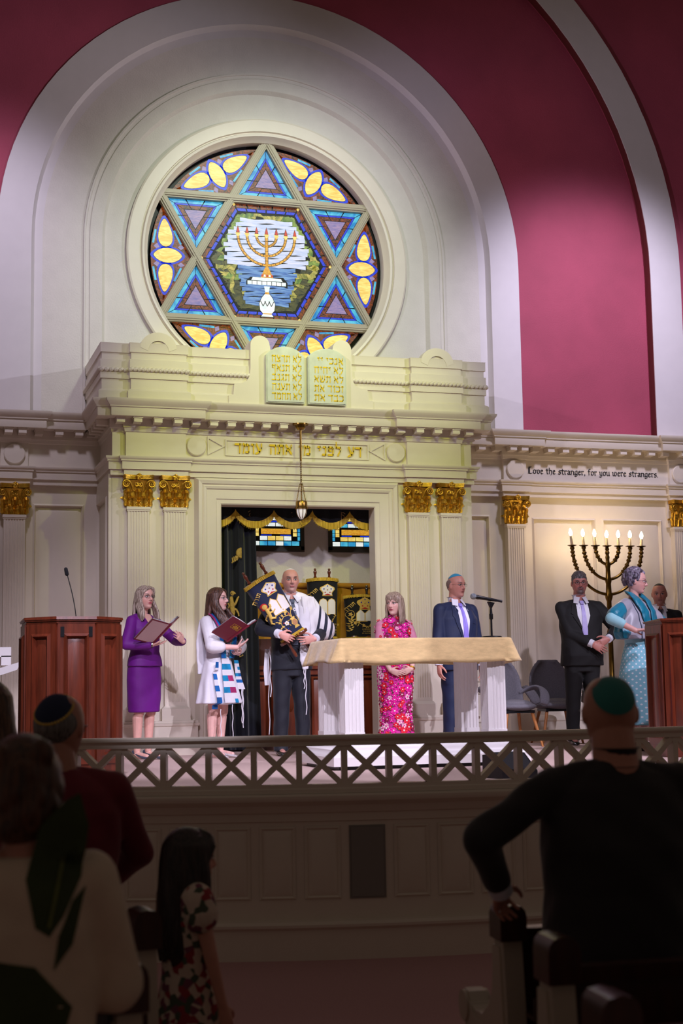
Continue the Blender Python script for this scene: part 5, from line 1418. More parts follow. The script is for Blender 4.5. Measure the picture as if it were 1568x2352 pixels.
def head_pieces(mb, M, sex='m', fat=1.0):
    PR = [(.117, .0, .0, .001), (.112, .030, -.045, .030), (.104, .050, -.064, .046), (.088, .070, -.084, .0605), (.065, .0850, -.0965, .0705), (.042, .0915, -.1015, .0755), (.026, .0925, -.1025, .0768), (.010, .0890, -.1015, .0770), (-.010, .0880, -.0975, .0755), (-.030, .0880, -.089, .0725),
          (-.048, .0880, -.078, .0680), (-.062, .0855, -.067, .0635), (-.078, .0835, -.056, .0575), (-.094, .0845, -.046, .0485), (-.107, .0770, -.033, .0370), (-.114, .0620, -.018, .025), (-.117, .042, .005, .012)]
    jw = 1.0 if sex == 'm' else .93
    rows = []; nu = 56; NR = 60; zs = [q[0] for q in PR][::-1]
    for j in range(NR + 1):
        z = -.117 + .234 * (0.5 - 0.5 * cos(pi * j / NR))
        i = max(i_ for i_ in range(len(zs)) if zs[i_] <= z + 1e-9); i = min(i, len(zs) - 2); t = (z - zs[i]) / (zs[i + 1] - zs[i]); qa, qb = PR[::-1][i], PR[::-1][i + 1]
        f, bk, w = [qa[c] + (qb[c] - qa[c]) * t for c in (1, 2, 3)]
        w *= fat * (1 - (1 - jw) * min(1, max(0, (-z - .02) / .07)))
        rows.append((z, f, bk, w))
    for _ in range(3):       # relax the profile
        rows = [rows[0]] + [tuple([rows[j][0]] + [(rows[j - 1][c] + 2 * rows[j][c] + rows[j + 1][c]) / 4 for c in (1, 2, 3)]) for j in range(1, NR)] + [rows[-1]]
    vs = []
    for z, f, bk, w in rows:
        for i in range(nu):
            a = 2 * pi * i / nu; ca, sa = cos(a), sin(a); yc = -.008; ry = (f - yc) if sa > 0 else (yc - bk)
            x = w * (abs(ca) ** .92) * (1 if ca > 0 else -1); y = yc + ry * (abs(sa) ** .92) * (1 if sa > 0 else -1)
            if sa > 0:
                for sd in (-1, 1):
                    y -= .0105 * math.exp(-((x - sd * .0325) ** 2 / (2 * .013 ** 2) + (z - .010) ** 2 / (2 * .0095 ** 2)))
                    y += .0035 * math.exp(-((x - sd * .046) ** 2 / (2 * .014 ** 2) + (z + .022) ** 2 / (2 * .014 ** 2)))
                y -= .0045 * math.exp(-(x ** 2 / (2 * .022 ** 2) + (z + .074) ** 2 / (2 * .006 ** 2)))
                y += .0030 * math.exp(-(x ** 2 / (2 * .016 ** 2) + (z + .096) ** 2 / (2 * .012 ** 2)))
            vs.append(M @ Vector((x, y, z)))
    fs = []
    for j in range(NR):
        for i in range(nu): i2 = (i + 1) % nu; fs.append((j * nu + i, j * nu + i2, (j + 1) * nu + i2, (j + 1) * nu + i))
    fs.append(tuple(range(nu))[::-1]); fs.append(tuple(NR * nu + i for i in range(nu)))
    mb.add(vs, fs)
    def P(x, y, z): return M @ Vector((x, y, z))
    R = M.to_3x3()
    mb.cap(P(0, .086, .018), P(0, .106, -.020), .0085, .0115, 12); mb.cap(P(0, .098, -.026), P(0, .092, -.028), .0105, .010, 10)
    for s in (-1, 1):
        mb.cap(P(s * .0105, .093, -.026), P(s * .012, .085, -.024), .0082, .008, 8)
        mb.cap(P(s * .012, .085, .030), P(s * .042, .074, .030), .0085 if sex == 'm' else .0065, .009, 8)
        mb.ell(P(s * .0325, .0745, .0105), .0125, None, 12, 8)
        mb.ell(P(s * .0775 * fat, -.008, -.002), (.009, .019, .031), R @ Matrix.Rotation(s * .25, 3, 'Z') @ Matrix.Rotation(-.12, 3, 'X'), 12, 8)
    mb.cap(P(-.016, .0855, -.0510), P(.016, .0855, -.0510), .0052, .0052, 8); mb.cap(P(-.013, .0848, -.0600), P(.013, .0848, -.0600), .0060, .0060, 8)
def ik(S, W, a, b, pole):
    S, W, pole = Vector(S), Vector(W), Vector(pole); d = W - S; L = d.length
    if L > (a + b) * .999: W = S + d * ((a + b) * .999 / L); d = W - S; L = d.length
    u = d / L; k = (a * a - b * b + L * L) / (2 * L); h = sqrt(max(a * a - k * k, 0))
    p = pole - u * pole.dot(u); p.normalize()
    return S + u * k + p * h, W
def hand_pieces(mb, W, fwd, nrm, thumb, curl=.5, s=1.0, spread=.07):
    W = Vector(W); f = Vector(fwd).normalized(); n = Vector(nrm); n = (n - f * n.dot(f)).normalized(); l = f.cross(n) * thumb     # l points to the thumb side
    def ring(t, w, th): return [W + f * t * s + l * (w * cos(2 * pi * k / 14)) * s + n * (th * sin(2 * pi * k / 14)) * s for k in range(14)]
    mb.loft([ring(-.02, .022, .018), ring(.0, .027, .019), ring(.03, .036, .019), ring(.065, .041, .016), ring(.092, .041, .013), ring(.100, .036, .009)])
    c = curl if isinstance(curl, (list, tuple)) else [curl] * 4
    for i, (Ln, r) in enumerate(((.074, .0088), (.084, .0090), (.077, .0086), (.060, .0076))):
        o = (1.5 - i) * .0205; p = W + f * (.094 - .006 * abs(i - 1)) * s + l * o * s
        a = 0.0; dv = f + l * (1.5 - i) * spread; dv.normalize(); rr = r * s
        for k, (fr_, bend) in enumerate(((.46, .75), (.30, .95), (.24, .6))):
            a += bend * c[i]; d = dv * cos(a) + n * sin(a); q = p + d * (Ln * fr_) * s; mb.cap(p, q, rr, rr * .92, 10); p = q; rr *= .93
    p = W + f * .022 * s + l * .028 * s + n * .004 * s
    d = (f * .62 + l * .68 + n * .38).normalized(); q = p + d * .042 * s; mb.cap(W + f * .01 * s + l * .015 * s, p, .016 * s, .0135 * s, 10); mb.cap(p, q, .0135 * s, .0105 * s, 10)
    d2 = (f * .85 + l * .25 + n * .45).normalized(); q2 = q + d2 * .030 * s; mb.cap(q, q2, .0105 * s, .0092 * s, 10); mb.cap(q2, q2 + (f * .85 + n * .5 - l * .1).normalized() * .020 * s, .0092 * s, .0075 * s, 10)
def rings(spec, n=36, ex=2.3, fold=None):
    out = []
    for z, rx, ry, cy, *r in spec:
        cx = r[0] if r else 0.0; o = []
        for i in range(n):
            a = 2 * pi * i / n; ca, sa = cos(a), sin(a); k = 1 + (fold(a, z) if fold else 0)
            o.append((cx + rx * k * (abs(ca) ** (2 / ex)) * (1 if ca >= 0 else -1), cy + ry * k * (abs(sa) ** (2 / ex)) * (1 if sa >= 0 else -1), z))
        out.append(o)
    return out
class Person:
    def __init__(s, label, pos, rz, H, sex='m', skin=None, head=(0, 0, 0), rw=None, lw=None, rp=(1, -.6, -.4), lp=(-1, -.6, -.4), rh=None, lh=None, feet=.10, bw=1.0, legs=True, lean=0.0, group=None, hs=1.0, fat=1.0, neckr=None):
        s.k = H / 1.75; k = s.k; s.sex = sex; s.H = H; s.bw = bw
        s.t = thing('person', label, 'person', pos, rz, group)
        s.sh = (.182 if sex == 'm' else .155) * bw * k; s.shz = 1.398 * k
        s.hc = Vector((0, .015 + lean, H - .117 * (.96 if sex != 'c' else 1.05) * hs))
        hk = hs * (1.0 if sex == 'm' else .955)
        s.hk = hk
        s.M = Matrix.Translation(s.hc) @ Matrix.Rotation(radians(head[0]), 4, 'Z') @ Matrix.Rotation(radians(-head[1]), 4, 'X') @ Matrix.Rotation(radians(head[2]), 4, 'Y') @ Matrix.Scale(hk, 4)
        s.S = {1: Vector((s.sh, -.01 + lean * .8, s.shz)), -1: Vector((-s.sh, -.01 + lean * .8, s.shz))}
        ua, fa = .295 * k, .255 * k
        s.E = {}; s.W = {}
        for sd, w, p in ((1, rw, rp), (-1, lw, lp)):
            if w is None: w = (sd * (s.sh + .045), .03, .84 * k)
            s.E[sd], s.W[sd] = ik(s.S[sd], w, ua, fa, p)
        s.hand = {1: rh or (tuple(s.W[1] - s.E[1]), (-1, 0, 0), .35), -1: lh or (tuple(s.W[-1] - s.E[-1]), (1, 0, 0), .35)}
        b = MB(); head_pieces(b, s.M, sex, fat)
        nr = (neckr or (.060 if sex == 'm' else .047)) * k ** .5
        b.cap(s.M @ Vector((0, -.022, -.06)), (0, -.025 + lean * .8, 1.44 * k), nr, nr * 1.12, 16)
        for sd in (1, -1): b.cap((sd * .03, -.022 + lean * .8, 1.435 * k), s.S[sd] * .92 + Vector((0, 0, s.S[sd].z * .08 - .005)), .050 * k, .044 * k, 12)
        b.loft(rings([(.86 * k, .13 * bw * k, .09 * k, 0), (1.05 * k, .115 * bw * k, .08 * k, 0), (1.28 * k, .14 * bw * k, .09 * k, lean * .5), (1.43 * k, .12 * bw * k, .06 * k, lean * .8)]))
        for sd in (1, -1):
            b.cap(s.S[sd], s.E[sd], .047 * k, .037 * k); b.cap(s.E[sd], s.W[sd], .037 * k, .026 * k)
            h = s.hand[sd]; hand_pieces(b, s.W[sd], h[0], h[1], h[3] if len(h) > 3 else sd, h[2], (.98 if sex == 'm' else .88) * (k if sex != 'c' else k * 1.1))
        s.fx = feet
        if legs:
            for sd in (1, -1):
                b.cap((sd * .085 * k, 0, .86 * k), (sd * (.085 + feet) * .5 * k, .012, .47 * k), .075 * k, .052 * k); b.cap((sd * (.085 + feet) * .5 * k, -.008, .42 * k), (sd * feet * k, -.02, .09 * k), .055 * k, .034 * k)
                b.cap((sd * feet * k, -.03, .05 * k), (sd * feet * k * 1.1, .13 * k, .035 * k), .036 * k, .026 * k)
        s.b = b; s.skin = skin
    def finish(s, voxel=.0042):
        me = remesh(s.b, voxel, 3, .5)
        co = coords(me); Mi = np.array(s.M.inverted(), np.float32)
        hl = co @ Mi[:3, :3].T + Mi[:3, 3]
        at = me.attributes.new('hl', 'FLOAT_VECTOR', 'POINT'); at.data.foreach_set('vector', np.ascontiguousarray(hl, np.float32).ravel())
        s.body = meshobj(me, 'body', s.skin, s.t); return s
    def garment(s, mb, name, mt, voxel=.008, smooth=4, wr=0.0, wf=9.0, cyl=False, label=None):
        me = remesh(mb, voxel, smooth, .6)
        if wr:
            co = coords(me).copy(); n = np.empty(len(me.vertices) * 3, np.float32); me.vertices.foreach_get('normal', n); n = n.reshape(-1, 3)
            sd = hash(name) % 7 * 0 + len(co) % 13
            w = np.sin(co[:, 0] * wf * 2.1 + co[:, 2] * wf * 1.3 + sd) * np.sin(co[:, 2] * wf * 1.7 - co[:, 1] * wf * 2 + sd * 2) + .5 * np.sin(co[:, 2] * wf * 4.1 + co[:, 0] * wf * 3.3 + co[:, 1] * wf * 5)
            co += n * (w * wr)[:, None]; me.vertices.foreach_set('co', co.ravel()); me.update()
        if cyl:
            co = coords(me); a = np.arctan2(co[:, 0], co[:, 1]); uv = np.stack([a * .19, np.zeros_like(a), co[:, 2]], 1).astype(np.float32)
            at = me.attributes.new('cyl', 'FLOAT_VECTOR', 'POINT'); at.data.foreach_set('vector', uv.ravel())
        o = meshobj(me, name, mt, s.t)
        if label: o['label'] = label
        return o
    def sleeves(s, mb, r=(.074, .060, .046), to=1.0, sides=(1, -1)):
        k = s.k
        for sd in sides:
            mb.cap(s.S[sd], s.E[sd], r[0] * k, r[1] * k, 16)
            if to > 0: mb.cap(s.E[sd], s.E[sd].lerp(s.W[sd], to), r[1] * k, r[2] * k, 16)
    def decal(s, bv, P, off, name, mt, thick=.003, d=(0, -1, 0), parent=None, sub=3, label=None, mb=None, m=0):
        # polygon in (x, z) laid on the front of a garment
        own = mb is None
        if own: mb = MB()
        Q = []
        n0 = len(P)
        for i in range(n0):
            a, b = P[i], P[(i + 1) % n0]; L = sqrt((a[0] - b[0]) ** 2 + (a[1] - b[1]) ** 2); c = max(1, int(L / .025))
            for j in range(c): t = j / c; Q.append((a[0] + (b[0] - a[0]) * t, a[1] + (b[1] - a[1]) * t))
        c = (sum(p[0] for p in Q) / len(Q), sum(p[1] for p in Q) / len(Q)); n = len(Q); dv = Vector(d); last = .15
        def hit(x, z, o):
            nonlocal last
            h = bv.ray_cast(Vector((x, 0, z)) - dv * 1.0, dv)
            y = None
            if h[0] is not None: last = h[0]; return h[0] - dv * o
            return Vector((x, last.y if hasattr(last, 'y') else last, z)) - dv * o
        rws = []
        for r in range(sub):
            f = 1 - r / sub; rws.append([hit(c[0] + (x - c[0]) * f, c[1] + (z - c[1]) * f, off) for x, z in Q])
        vs = [p for r in rws for p in r] + [hit(c[0], c[1], off)] + [p + dv * (off + thick) for p in rws[0]]
        fs = []
        for r in range(sub - 1):
            for i in range(n): j = (i + 1) % n; fs.append((r * n + i, r * n + j, (r + 1) * n + j, (r + 1) * n + i))
        for i in range(n): j = (i + 1) % n; fs.append(((sub - 1) * n + i, (sub - 1) * n + j, sub * n)); fs.append((i, sub * n + 1 + i, sub * n + 1 + j, j))
        mb.add(vs, fs, m)
        if own:
            o = mb.build(name, mt, parent or s.t)
            if label: o['label'] = label
            return o
    def glasses(s, shape='round', col=None, w=.021, h=.016, th=.0017):
        mb = MB(); P = lambda x, y, z: s.M @ Vector((x, y, z))
        for sd in (-1, 1):
            pts = []
            for i in range(20):
                a = 2 * pi * i / 20; ca, sa = cos(a), sin(a); e = 1.0 if shape == 'round' else .62
                pts.append(P(sd * .034 + w * abs(ca) ** e * (1 if ca > 0 else -1), .101 - abs(sd * .034 + w * ca) * .18, .009 + h * abs(sa) ** e * (1 if sa > 0 else -1)))
            mb.tube(pts, th, 6, closed=True)
            mb.tube([P(sd * (.034 + w), .0915, .013), P(sd * .079, .06, .015), P(sd * .083, .0, .012), P(sd * .080, -.02, .004)], th * .9, 6)
        mb.tube([P(-.013, .101, .012), P(0, .104, .014), P(.013, .101, .012)], th, 6)
        mb.build('glasses', col or BLACK, s.t)
    def kippah(s, mt, r=.085, tilt=-25, name='kippah', fl=.88, roll=0):
        mb = MB(); M = s.M @ Matrix.Rotation(radians(-tilt), 4, 'X') @ Matrix.Rotation(radians(roll), 4, 'Y')
        vs = []; n = 32
        prof = [(0.0, 1.0)] + [(sin(radians(a)), cos(radians(a))) for a in range(8, 49, 5)]
        for q, dz in ((1.05, 0), (1.015, 0)):
            pr = [(x, z) for x, z in prof]
            for x, z in pr:
                for i in range(n): a = 2 * pi * i / n; vs.append(M @ Vector((x * cos(a) * .085 * q, x * sin(a) * .103 * q, z * .122 * q + .001)))
        m_ = len(prof); fs = []
        for sh in (0, 1):
            for j in range(m_ - 1):
                for i in range(n): i2 = (i + 1) % n; o = sh * m_ * n; q = (o + j * n + i, o + j * n + i2, o + (j + 1) * n + i2, o + (j + 1) * n + i); fs.append(q if sh == 0 else q[::-1])
        for i in range(n): i2 = (i + 1) % n; a_ = (m_ - 1) * n; b_ = m_ * n + (m_ - 1) * n; fs.append((a_ + i, a_ + i2, b_ + i2, b_ + i))
        mb.add(vs, fs); mb.build(name, mt, s.t)
    def shoes(s, mt, kind='oxford'):
        k = s.k
        for sd in (1, -1):
            mb = MB(); fx = sd * s.fx * k
            if kind == 'oxford':
                mb.loft([[(fx * (1 + .5 * t * .2) + w * cos(a), y, max(0.0, .0 + h * .5 + h * .5 * sin(a))) for a in [2 * pi * q / 16 for q in range(16)]] for t, y, w, h in ((0, -.085, .012, .03), (0, -.075, .036, .085), (0, -.02, .042, .10), (.5, .06, .047, .065), (1, .14, .045, .048), (1, .185, .03, .035), (1, .20, .008, .016))])
            else:
                mb.loft([[(fx * (1 + .5 * t * .2) + w * cos(a), y, z0 + h * .5 + h * .5 * sin(a)) for a in [2 * pi * q / 16 for q in range(16)]] for t, y, w, h, z0 in ((0, -.075, .012, .03, .05), (0, -.065, .030, .05, .045), (0, -.01, .032, .035, .035), (.5, .07, .040, .035, .012), (1, .14, .034, .030, .004), (1, .185, .010, .014, .004))])
                mb.tube([(fx, -.06, .06), (fx, -.064, .0)], [.016, .009], 10)
            mb.build('shoe', mt, s.t)
def fabric(name, col, rough=.8, var=.08, bump=.15, sheen=.25, bs=160): return mat(name, col, rough, 0, bump, bs, var, 18, None, sheen)
SHIRT = fabric('white_shirt', srgb(222, 222, 232), .7, .03, .08, .1)
def suit(p, mt, tie=None, shirt=SHIRT, open_=True, hemz=.80, wr=.003, belly=0.0, vdepth=1.06, trouser=None, jacket='jacket', tiew=.036, buttons=True):
    k = p.k; bw = p.bw; mb = MB()
    mb.loft(rings([(hemz * k, .208 * bw * k, (.132 + belly * .6) * k, .0), (.90 * k, .202 * bw * k, (.135 + belly) * k, .01 + belly * .3), (1.05 * k, .190 * bw * k, (.128 + belly) * k, .01 + belly * .3), (1.20 * k, .205 * bw * k, (.135 + belly * .6) * k, .005), (1.31 * k, .208 * bw * k, .135 * k, .0), (1.39 * k, .185 * bw * k, .108 * k, -.01), (1.435 * k, .140 * bw * k, .080 * k, -.018), (1.462 * k, .092 * k, .064 * k, -.024), (1.480 * k, .070 * k, .056 * k, -.026)], ex=2.5))
    for sd in (1, -1):
        mb.cap((sd * .045, -.022, 1.452 * k), p.S[sd] + Vector((sd * .0, 0, .0)), .036 * k, .064 * k, 16)
    p.sleeves(mb, (.068, .061, .049), .80)
    j = p.garment(mb, jacket, mt, .008, 4, wr)
    bv = bvh(j.data)
    mb = MB(); tr = trouser or mt
    mb.loft(rings([(.74 * k, .165 * bw * k, .115 * k, 0), (.84 * k, .180 * bw * k, .122 * k, 0), (1.0 * k, .172 * bw * k, .112 * k, 0)]))
    for sd in (1, -1):
        mb.loft(rings([(.045 * k, .066 * k, .085 * k, .012, sd * p.fx * k), (.10 * k, .064 * k, .075 * k, -.005, sd * p.fx * k), (.45 * k, .074 * k, .082 * k, .005, sd * (p.fx + .088) * .5 * k), (.66 * k, .088 * k, .098 * k, .0, sd * .09 * k), (.82 * k, .095 * k, .108 * k, .0, sd * .088 * k)], 24, 2.2))
    p.garment(mb, 'trousers', tr, .009, 4, wr)
    if open_:
        zt = 1.458 * k; zb = vdepth * k
        p.decal(bv, [(-.062 * k, zt), (.062 * k, zt), (.085 * k, 1.36 * k), (.012, zb), (-.012, zb), (-.085 * k, 1.36 * k)], .004, 'shirt_front', shirt)
        for sd in (1, -1):
            p.decal(bv, [(sd * .062 * k, 1.462 * k), (sd * .100 * k, 1.435 * k), (sd * .128 * k, 1.335 * k), (sd * .105 * k, 1.32 * k), (sd * .115 * k, 1.305 * k), (sd * .004, zb - .02), (sd * .07 * k, 1.32 * k), (sd * .066 * k, 1.42 * k)], .010, 'lapel', mt, .006)
        mb = MB()     # shirt collar standing round the neck
        mb.sweep([(.071 * k ** .5 * cos(a), -.026 + .070 * k ** .5 * sin(a)) for a in [2 * pi * q / 24 for q in range(24)]][::-1], [(-.010, 1.455 * k), (.010, 1.45 * k), (.002, 1.525 * k), (-.010, 1.53 * k)], closed=True)
        for sd in (1, -1):
            mb.add([(sd * .012, .052 * k, 1.502 * k), (sd * .062 * k, .012, 1.515 * k), (sd * .082 * k, .055 * k, 1.445 * k), (sd * .045, .098 * k, 1.435 * k),
                    (sd * .012, .044 * k, 1.502 * k), (sd * .062 * k, .004, 1.515 * k), (sd * .082 * k, .047 * k, 1.445 * k), (sd * .045, .090 * k, 1.435 * k)],
                   [(0, 1, 2, 3), (7, 6, 5, 4), (0, 3, 7, 4), (2, 1, 5, 6), (3, 2, 6, 7), (1, 0, 4, 5)])
        mb.build('shirt_collar', shirt, p.t)
        if tie:
            b = MB()
            p.decal(bv, [(-.022, 1.466 * k), (.022, 1.466 * k), (.015, 1.43 * k), (-.015, 1.43 * k)], .030, '', None, .012, mb=b)
            p.decal(bv, [(-.015, 1.432 * k), (.015, 1.432 * k), (tiew, zb + .03), (tiew * .9, zb - .03), (-tiew * .9, zb - .03), (-tiew, zb + .03)], .013, '', None, .006, mb=b)
            b.build('tie', tie, p.t)
    for sd in (1, -1):      # cuffs
        mb = MB(); a = p.E[sd].lerp(p.W[sd], .86); b = p.E[sd].lerp(p.W[sd], 1.04); mb.tube([a, b], [.043 * k, .040 * k], 18); mb.build('shirt_cuff', shirt, p.t)
    return j, bv
LEATHER = mat('black_leather', srgb(16, 15, 17), .25, coat=.3)
def hair_mat(name, a, b, sc=1.0):
    m = bpy.data.materials.new(name); m.use_nodes = True; nt = m.node_tree; N = nt.nodes; L = nt.links; bs = N['Principled BSDF']; bs.inputs['Roughness'].default_value = .42
    tc = N.new('ShaderNodeTexCoord'); mp = N.new('ShaderNodeMapping'); mp.inputs['Scale'].default_value = (1, 1, .10); nz = N.new('ShaderNodeTexNoise'); nz.inputs['Scale'].default_value = 110 * sc; nz.inputs['Detail'].default_value = 3; nz.inputs['Distortion'].default_value = .4
    L.new(tc.outputs['Object'], mp.inputs['Vector']); L.new(mp.outputs['Vector'], nz.inputs['Vector'])
    mr = N.new('ShaderNodeMapRange'); mr.inputs['From Min'].default_value = .35; mr.inputs['From Max'].default_value = .65; L.new(nz.outputs['Fac'], mr.inputs['Value'])
    mx = N.new('ShaderNodeMix'); mx.data_type = 'RGBA'; mx.inputs['A'].default_value = srgb(*a); mx.inputs['B'].default_value = srgb(*b); L.new(mr.outputs['Result'], mx.inputs['Factor']); L.new(mx.outputs['Result'], bs.inputs['Base Color'])
    bp = N.new('ShaderNodeBump'); bp.inputs['Strength'].default_value = .9; bp.inputs['Distance'].default_value = .006; L.new(nz.outputs['Fac'], bp.inputs['Height']); L.new(bp.outputs['Normal'], bs.inputs['Normal'])
    return m
def long_hair(p, mt, length, flare=.02, wave=0.0, front=.05, thick=1.0, fringe=0.0, behind=True, part=0.0, seed=1, voxel=.005, fside=(1, -1)):
    mb = MB(); M = p.M; R = M.to_3x3(); P = lambda x, y, z: M @ Vector((x, y, z)); rn = random.Random(seed)
    mb.ell(P(0, -.020, .026), (.0865 * p.hk, .106 * p.hk, .108 * p.hk), R.normalized(), 32, 20)
    mb.ell(P(0, -.045, -.02), (.080 * p.hk, .075 * p.hk, .11 * p.hk), R.normalized(), 24, 16)
    nst = 26
    for i in range(nst):
        f = i / (nst - 1); a = radians(-128 + 256 * f) + pi        # sweep from right front round the back to left front
        # angle measured from front; skip the face
        ang = radians(62 + 236 * f)
        x = sin(ang); y = cos(ang)
        x0, y0 = x * .070, y * .085 - .02
        top = P(x0 * .75 + part * .01, y0 * .75 + .012, .088); side = P(x0 * 1.14, y0 * 1.06 + .004, .01)
        sgn = 1 if x > 0 else -1
        isf = abs(y) < .55 and y > -.2
        if not behind and y < -.4: pass
        pts = [top, P(x0 * 1.08, y0 * 1.02 + .006, .055), side]
        Ls = length * (1 + rn.uniform(-.06, .04)) * (1.0 if (sgn in fside or not isf) else .75)
        n = 9; w = Vector(side)
        Rz = Matrix.Rotation(0, 3, 'Z')
        d0 = (R.normalized() @ Vector((x, y, 0))); d0.z = 0
        for q in range(1, n + 1):
            t = q / n; z = side.z - Ls * t
            ox = d0 * (flare * t + .006 * sin(t * 3) + wave * sin(t * 9 + i * .8) * t)
            fy = Vector((0, .0, 0))
            if isf and front: fy = (R.normalized() @ Vector((0, 1, 0))) * (front * min(1.0, max(0, t - .15) * 2.2)); fy.z = 0
            # stay outside the chest
            pt = Vector((side.x + ox.x + fy.x, side.y + ox.y + fy.y, z))
            pts.append(pt)
        r = [.016 * thick] * 3 + [(.0165 - .006 * (q / n) ** 2 + .002 * sin(q + i)) * thick for q in range(1, n)] + [.006]
        mb.tube(pts, r, 8)
    if fringe:
        for i in range(9):
            s = -1 + 2 * i / 8
            mb.tube([P(.01 + s * .02, .03, .118), P(s * .05, .078, .088), P(s * .062, .090 - abs(s) * .022, .06), P(s * .066, .088 - abs(s) * .026, .06 - fringe)], [.012, .012, .009, .003], 6)
    else:
        for s in (-1, 1):
            for q in range(4):
                mb.tube([P(part * .03, .025 + .012 * q, .120 - .006 * q), P(s * .038 + part * .02, .058 + .004 * q, .098 - .004 * q), P(s * .066, .052 + .004 * q, .058), P(s * .078, .032, .0), P(s * .080, .018, -.04)], [.010, .013, .013, .012, .010], 8)
    me = remesh(mb, voxel, 1, .4); return meshobj(me, 'hair', mt, p.t)
def book(name, label, M, cover, w=.165, h=.235, ang=24, inner=None, gold=None):
    t = thing(name, label, 'book'); t.matrix_world = M
    t.location = M.to_translation(); t.rotation_euler = M.to_euler()
    PAGE = mat('page_paper', srgb(236, 234, 236), .8, var=.03)
    c = MB()
    for s in (-1, 1):
        R = Matrix.Rotation(radians(-ang * s), 4, 'Y'); b = MB(); b.box(min(0, s * w), max(0, s * w), -h / 2 - .005, h / 2 + .005, -.004, 0); c.merge(b, R)
    c.tube([(0, -h / 2 - .005, -.003), (0, h / 2 + .005, -.003)], .012, 10)
    cv = c.build('cover', cover, t)
    for s in (-1, 1):
        R = Matrix.Rotation(radians(-ang * s), 4, 'Y'); b = MB(); n = 12; a0 = []; a1 = []
        for i in range(n + 1):
            u = i / n; x = s * (w - .008) * u; z = .001 + .026 * sin(pi * min(u * 1.6, 1) * .5) * (1 - .35 * u) * (1 if u > 0 else .1) 
            a0.append((x, -h / 2, z)); a1.append((x, h / 2, z))
        bt0 = [(x, -h / 2, .0005) for x, y, z in a0]; bt1 = [(x, h / 2, .0005) for x, y, z in a1]
        b.loft([bt0, a0, a1, bt1], caps=False, closed=False); b.f.append(tuple(range(n + 1)) + tuple(range(2 * n + 1, n, -1))); b.m.append(0); b.f.append(tuple(2 * (n + 1) + i for i in range(n + 1)) + tuple(3 * (n + 1) + i for i in range(n, -1, -1))); b.m.append(0)
        b.xf(R); b.build('page_block', PAGE, t)
    if inner:
        c = MB()
        for s in (-1, 1):
            R = Matrix.Rotation(radians(-ang * s), 4, 'Y'); b = MB(); b.box(min(s * .012, s * (w - .012)), max(s * .012, s * (w - .012)), -h / 2 + .010, h / 2 - .008, -.0052, -.004); c.merge(b, R)
        c.build('endpaper', inner, t)
    if gold:
        c = MB(); R = Matrix.Rotation(radians(-ang), 4, 'Y')
        b = MB()
        for x0, x1, y0, y1 in ((.03, .13, .02, .022), (.03, .13, .078, .08), (.03, .032, .02, .08), (.128, .13, .02, .08), (.05, .11, .032, .036), (.045, .115, .044, .050), (.055, .105, .058, .064)): b.box(x0, x1, y0, y1, -.0055, -.004)
        c.merge(b, R); c.build('gilt_stamp', gold, t)
    return t
def person_matrix(p): return Matrix.LocRotScale(p.t.location, p.t.rotation_euler, None)
# ------------------------------------------------------------------ the cast
def flip_uv_dots(name, base, dot, pitch=.042, r=.20):
    m = bpy.data.materials.new(name); m.use_nodes = True; nt = m.node_tree; N = nt.nodes; L = nt.links; b = N['Principled BSDF']; b.inputs['Roughness'].default_value = .75
    at = N.new('ShaderNodeAttribute'); at.attribute_name = 'cyl'
    mp = N.new('ShaderNodeMapping'); mp.inputs['Rotation'].default_value = (0, radians(45), 0); mp.inputs['Scale'].default_value = (1 / pitch, 1, 1 / pitch); L.new(at.outputs['Vector'], mp.inputs['Vector'])
    f = N.new('ShaderNodeVectorMath'); f.operation = 'FRACTION'; L.new(mp.outputs[0], f.inputs[0])
    s = N.new('ShaderNodeVectorMath'); s.operation = 'SUBTRACT'; s.inputs[1].default_value = (.5, 0, .5); L.new(f.outputs[0], s.inputs[0])
    k = N.new('ShaderNodeVectorMath'); k.operation = 'MULTIPLY'; k.inputs[1].default_value = (1, 0, 1); L.new(s.outputs[0], k.inputs[0])
    n = N.new('ShaderNodeVectorMath'); n.operation = 'LENGTH'; L.new(k.outputs[0], n.inputs[0])
    lt = N.new('ShaderNodeMath'); lt.operation = 'LESS_THAN'; lt.inputs[1].default_value = r; L.new(n.outputs['Value'], lt.inputs[0])
    mx = N.new('ShaderNodeMix'); mx.data_type = 'RGBA'; mx.inputs['A'].default_value = srgb(*base); mx.inputs['B'].default_value = srgb(*dot); L.new(lt.outputs[0], mx.inputs['Factor']); L.new(mx.outputs['Result'], b.inputs['Base Color'])
    return m
def axis_bands(name, cols, stops, axis=0, absv=True, rough=.6, slope=None, sheen=.2):
    m = bpy.data.materials.new(name); m.use_nodes = True; nt = m.node_tree; N = nt.nodes; L = nt.links; b = N['Principled BSDF']; b.inputs['Roughness'].default_value = rough; b.inputs['Sheen Weight'].default_value = sheen
    tc = N.new('ShaderNodeTexCoord'); d = N.new('ShaderNodeVectorMath'); d.operation = 'DOT_PRODUCT'; L.new(tc.outputs['Object'], d.inputs[0]); d.inputs[1].default_value = slope or [(1, 0, 0), (0, 1, 0), (0, 0, 1)][axis]
    out = d.outputs['Value']
    if absv: a = N.new('ShaderNodeMath'); a.operation = 'ABSOLUTE'; L.new(out, a.inputs[0]); out = a.outputs[0]
    r = N.new('ShaderNodeValToRGB'); r.color_ramp.interpolation = 'CONSTANT'; e = r.color_ramp.elements
    while len(e) < len(cols): e.new(.5)
    for i, (c, s) in enumerate(zip(cols, stops)): e[i].position = s; e[i].color = srgb(*c)
    L.new(out, r.inputs['Fac']); L.new(r.outputs['Color'], b.inputs['Base Color']); return m
FAIR = (222, 172, 158)
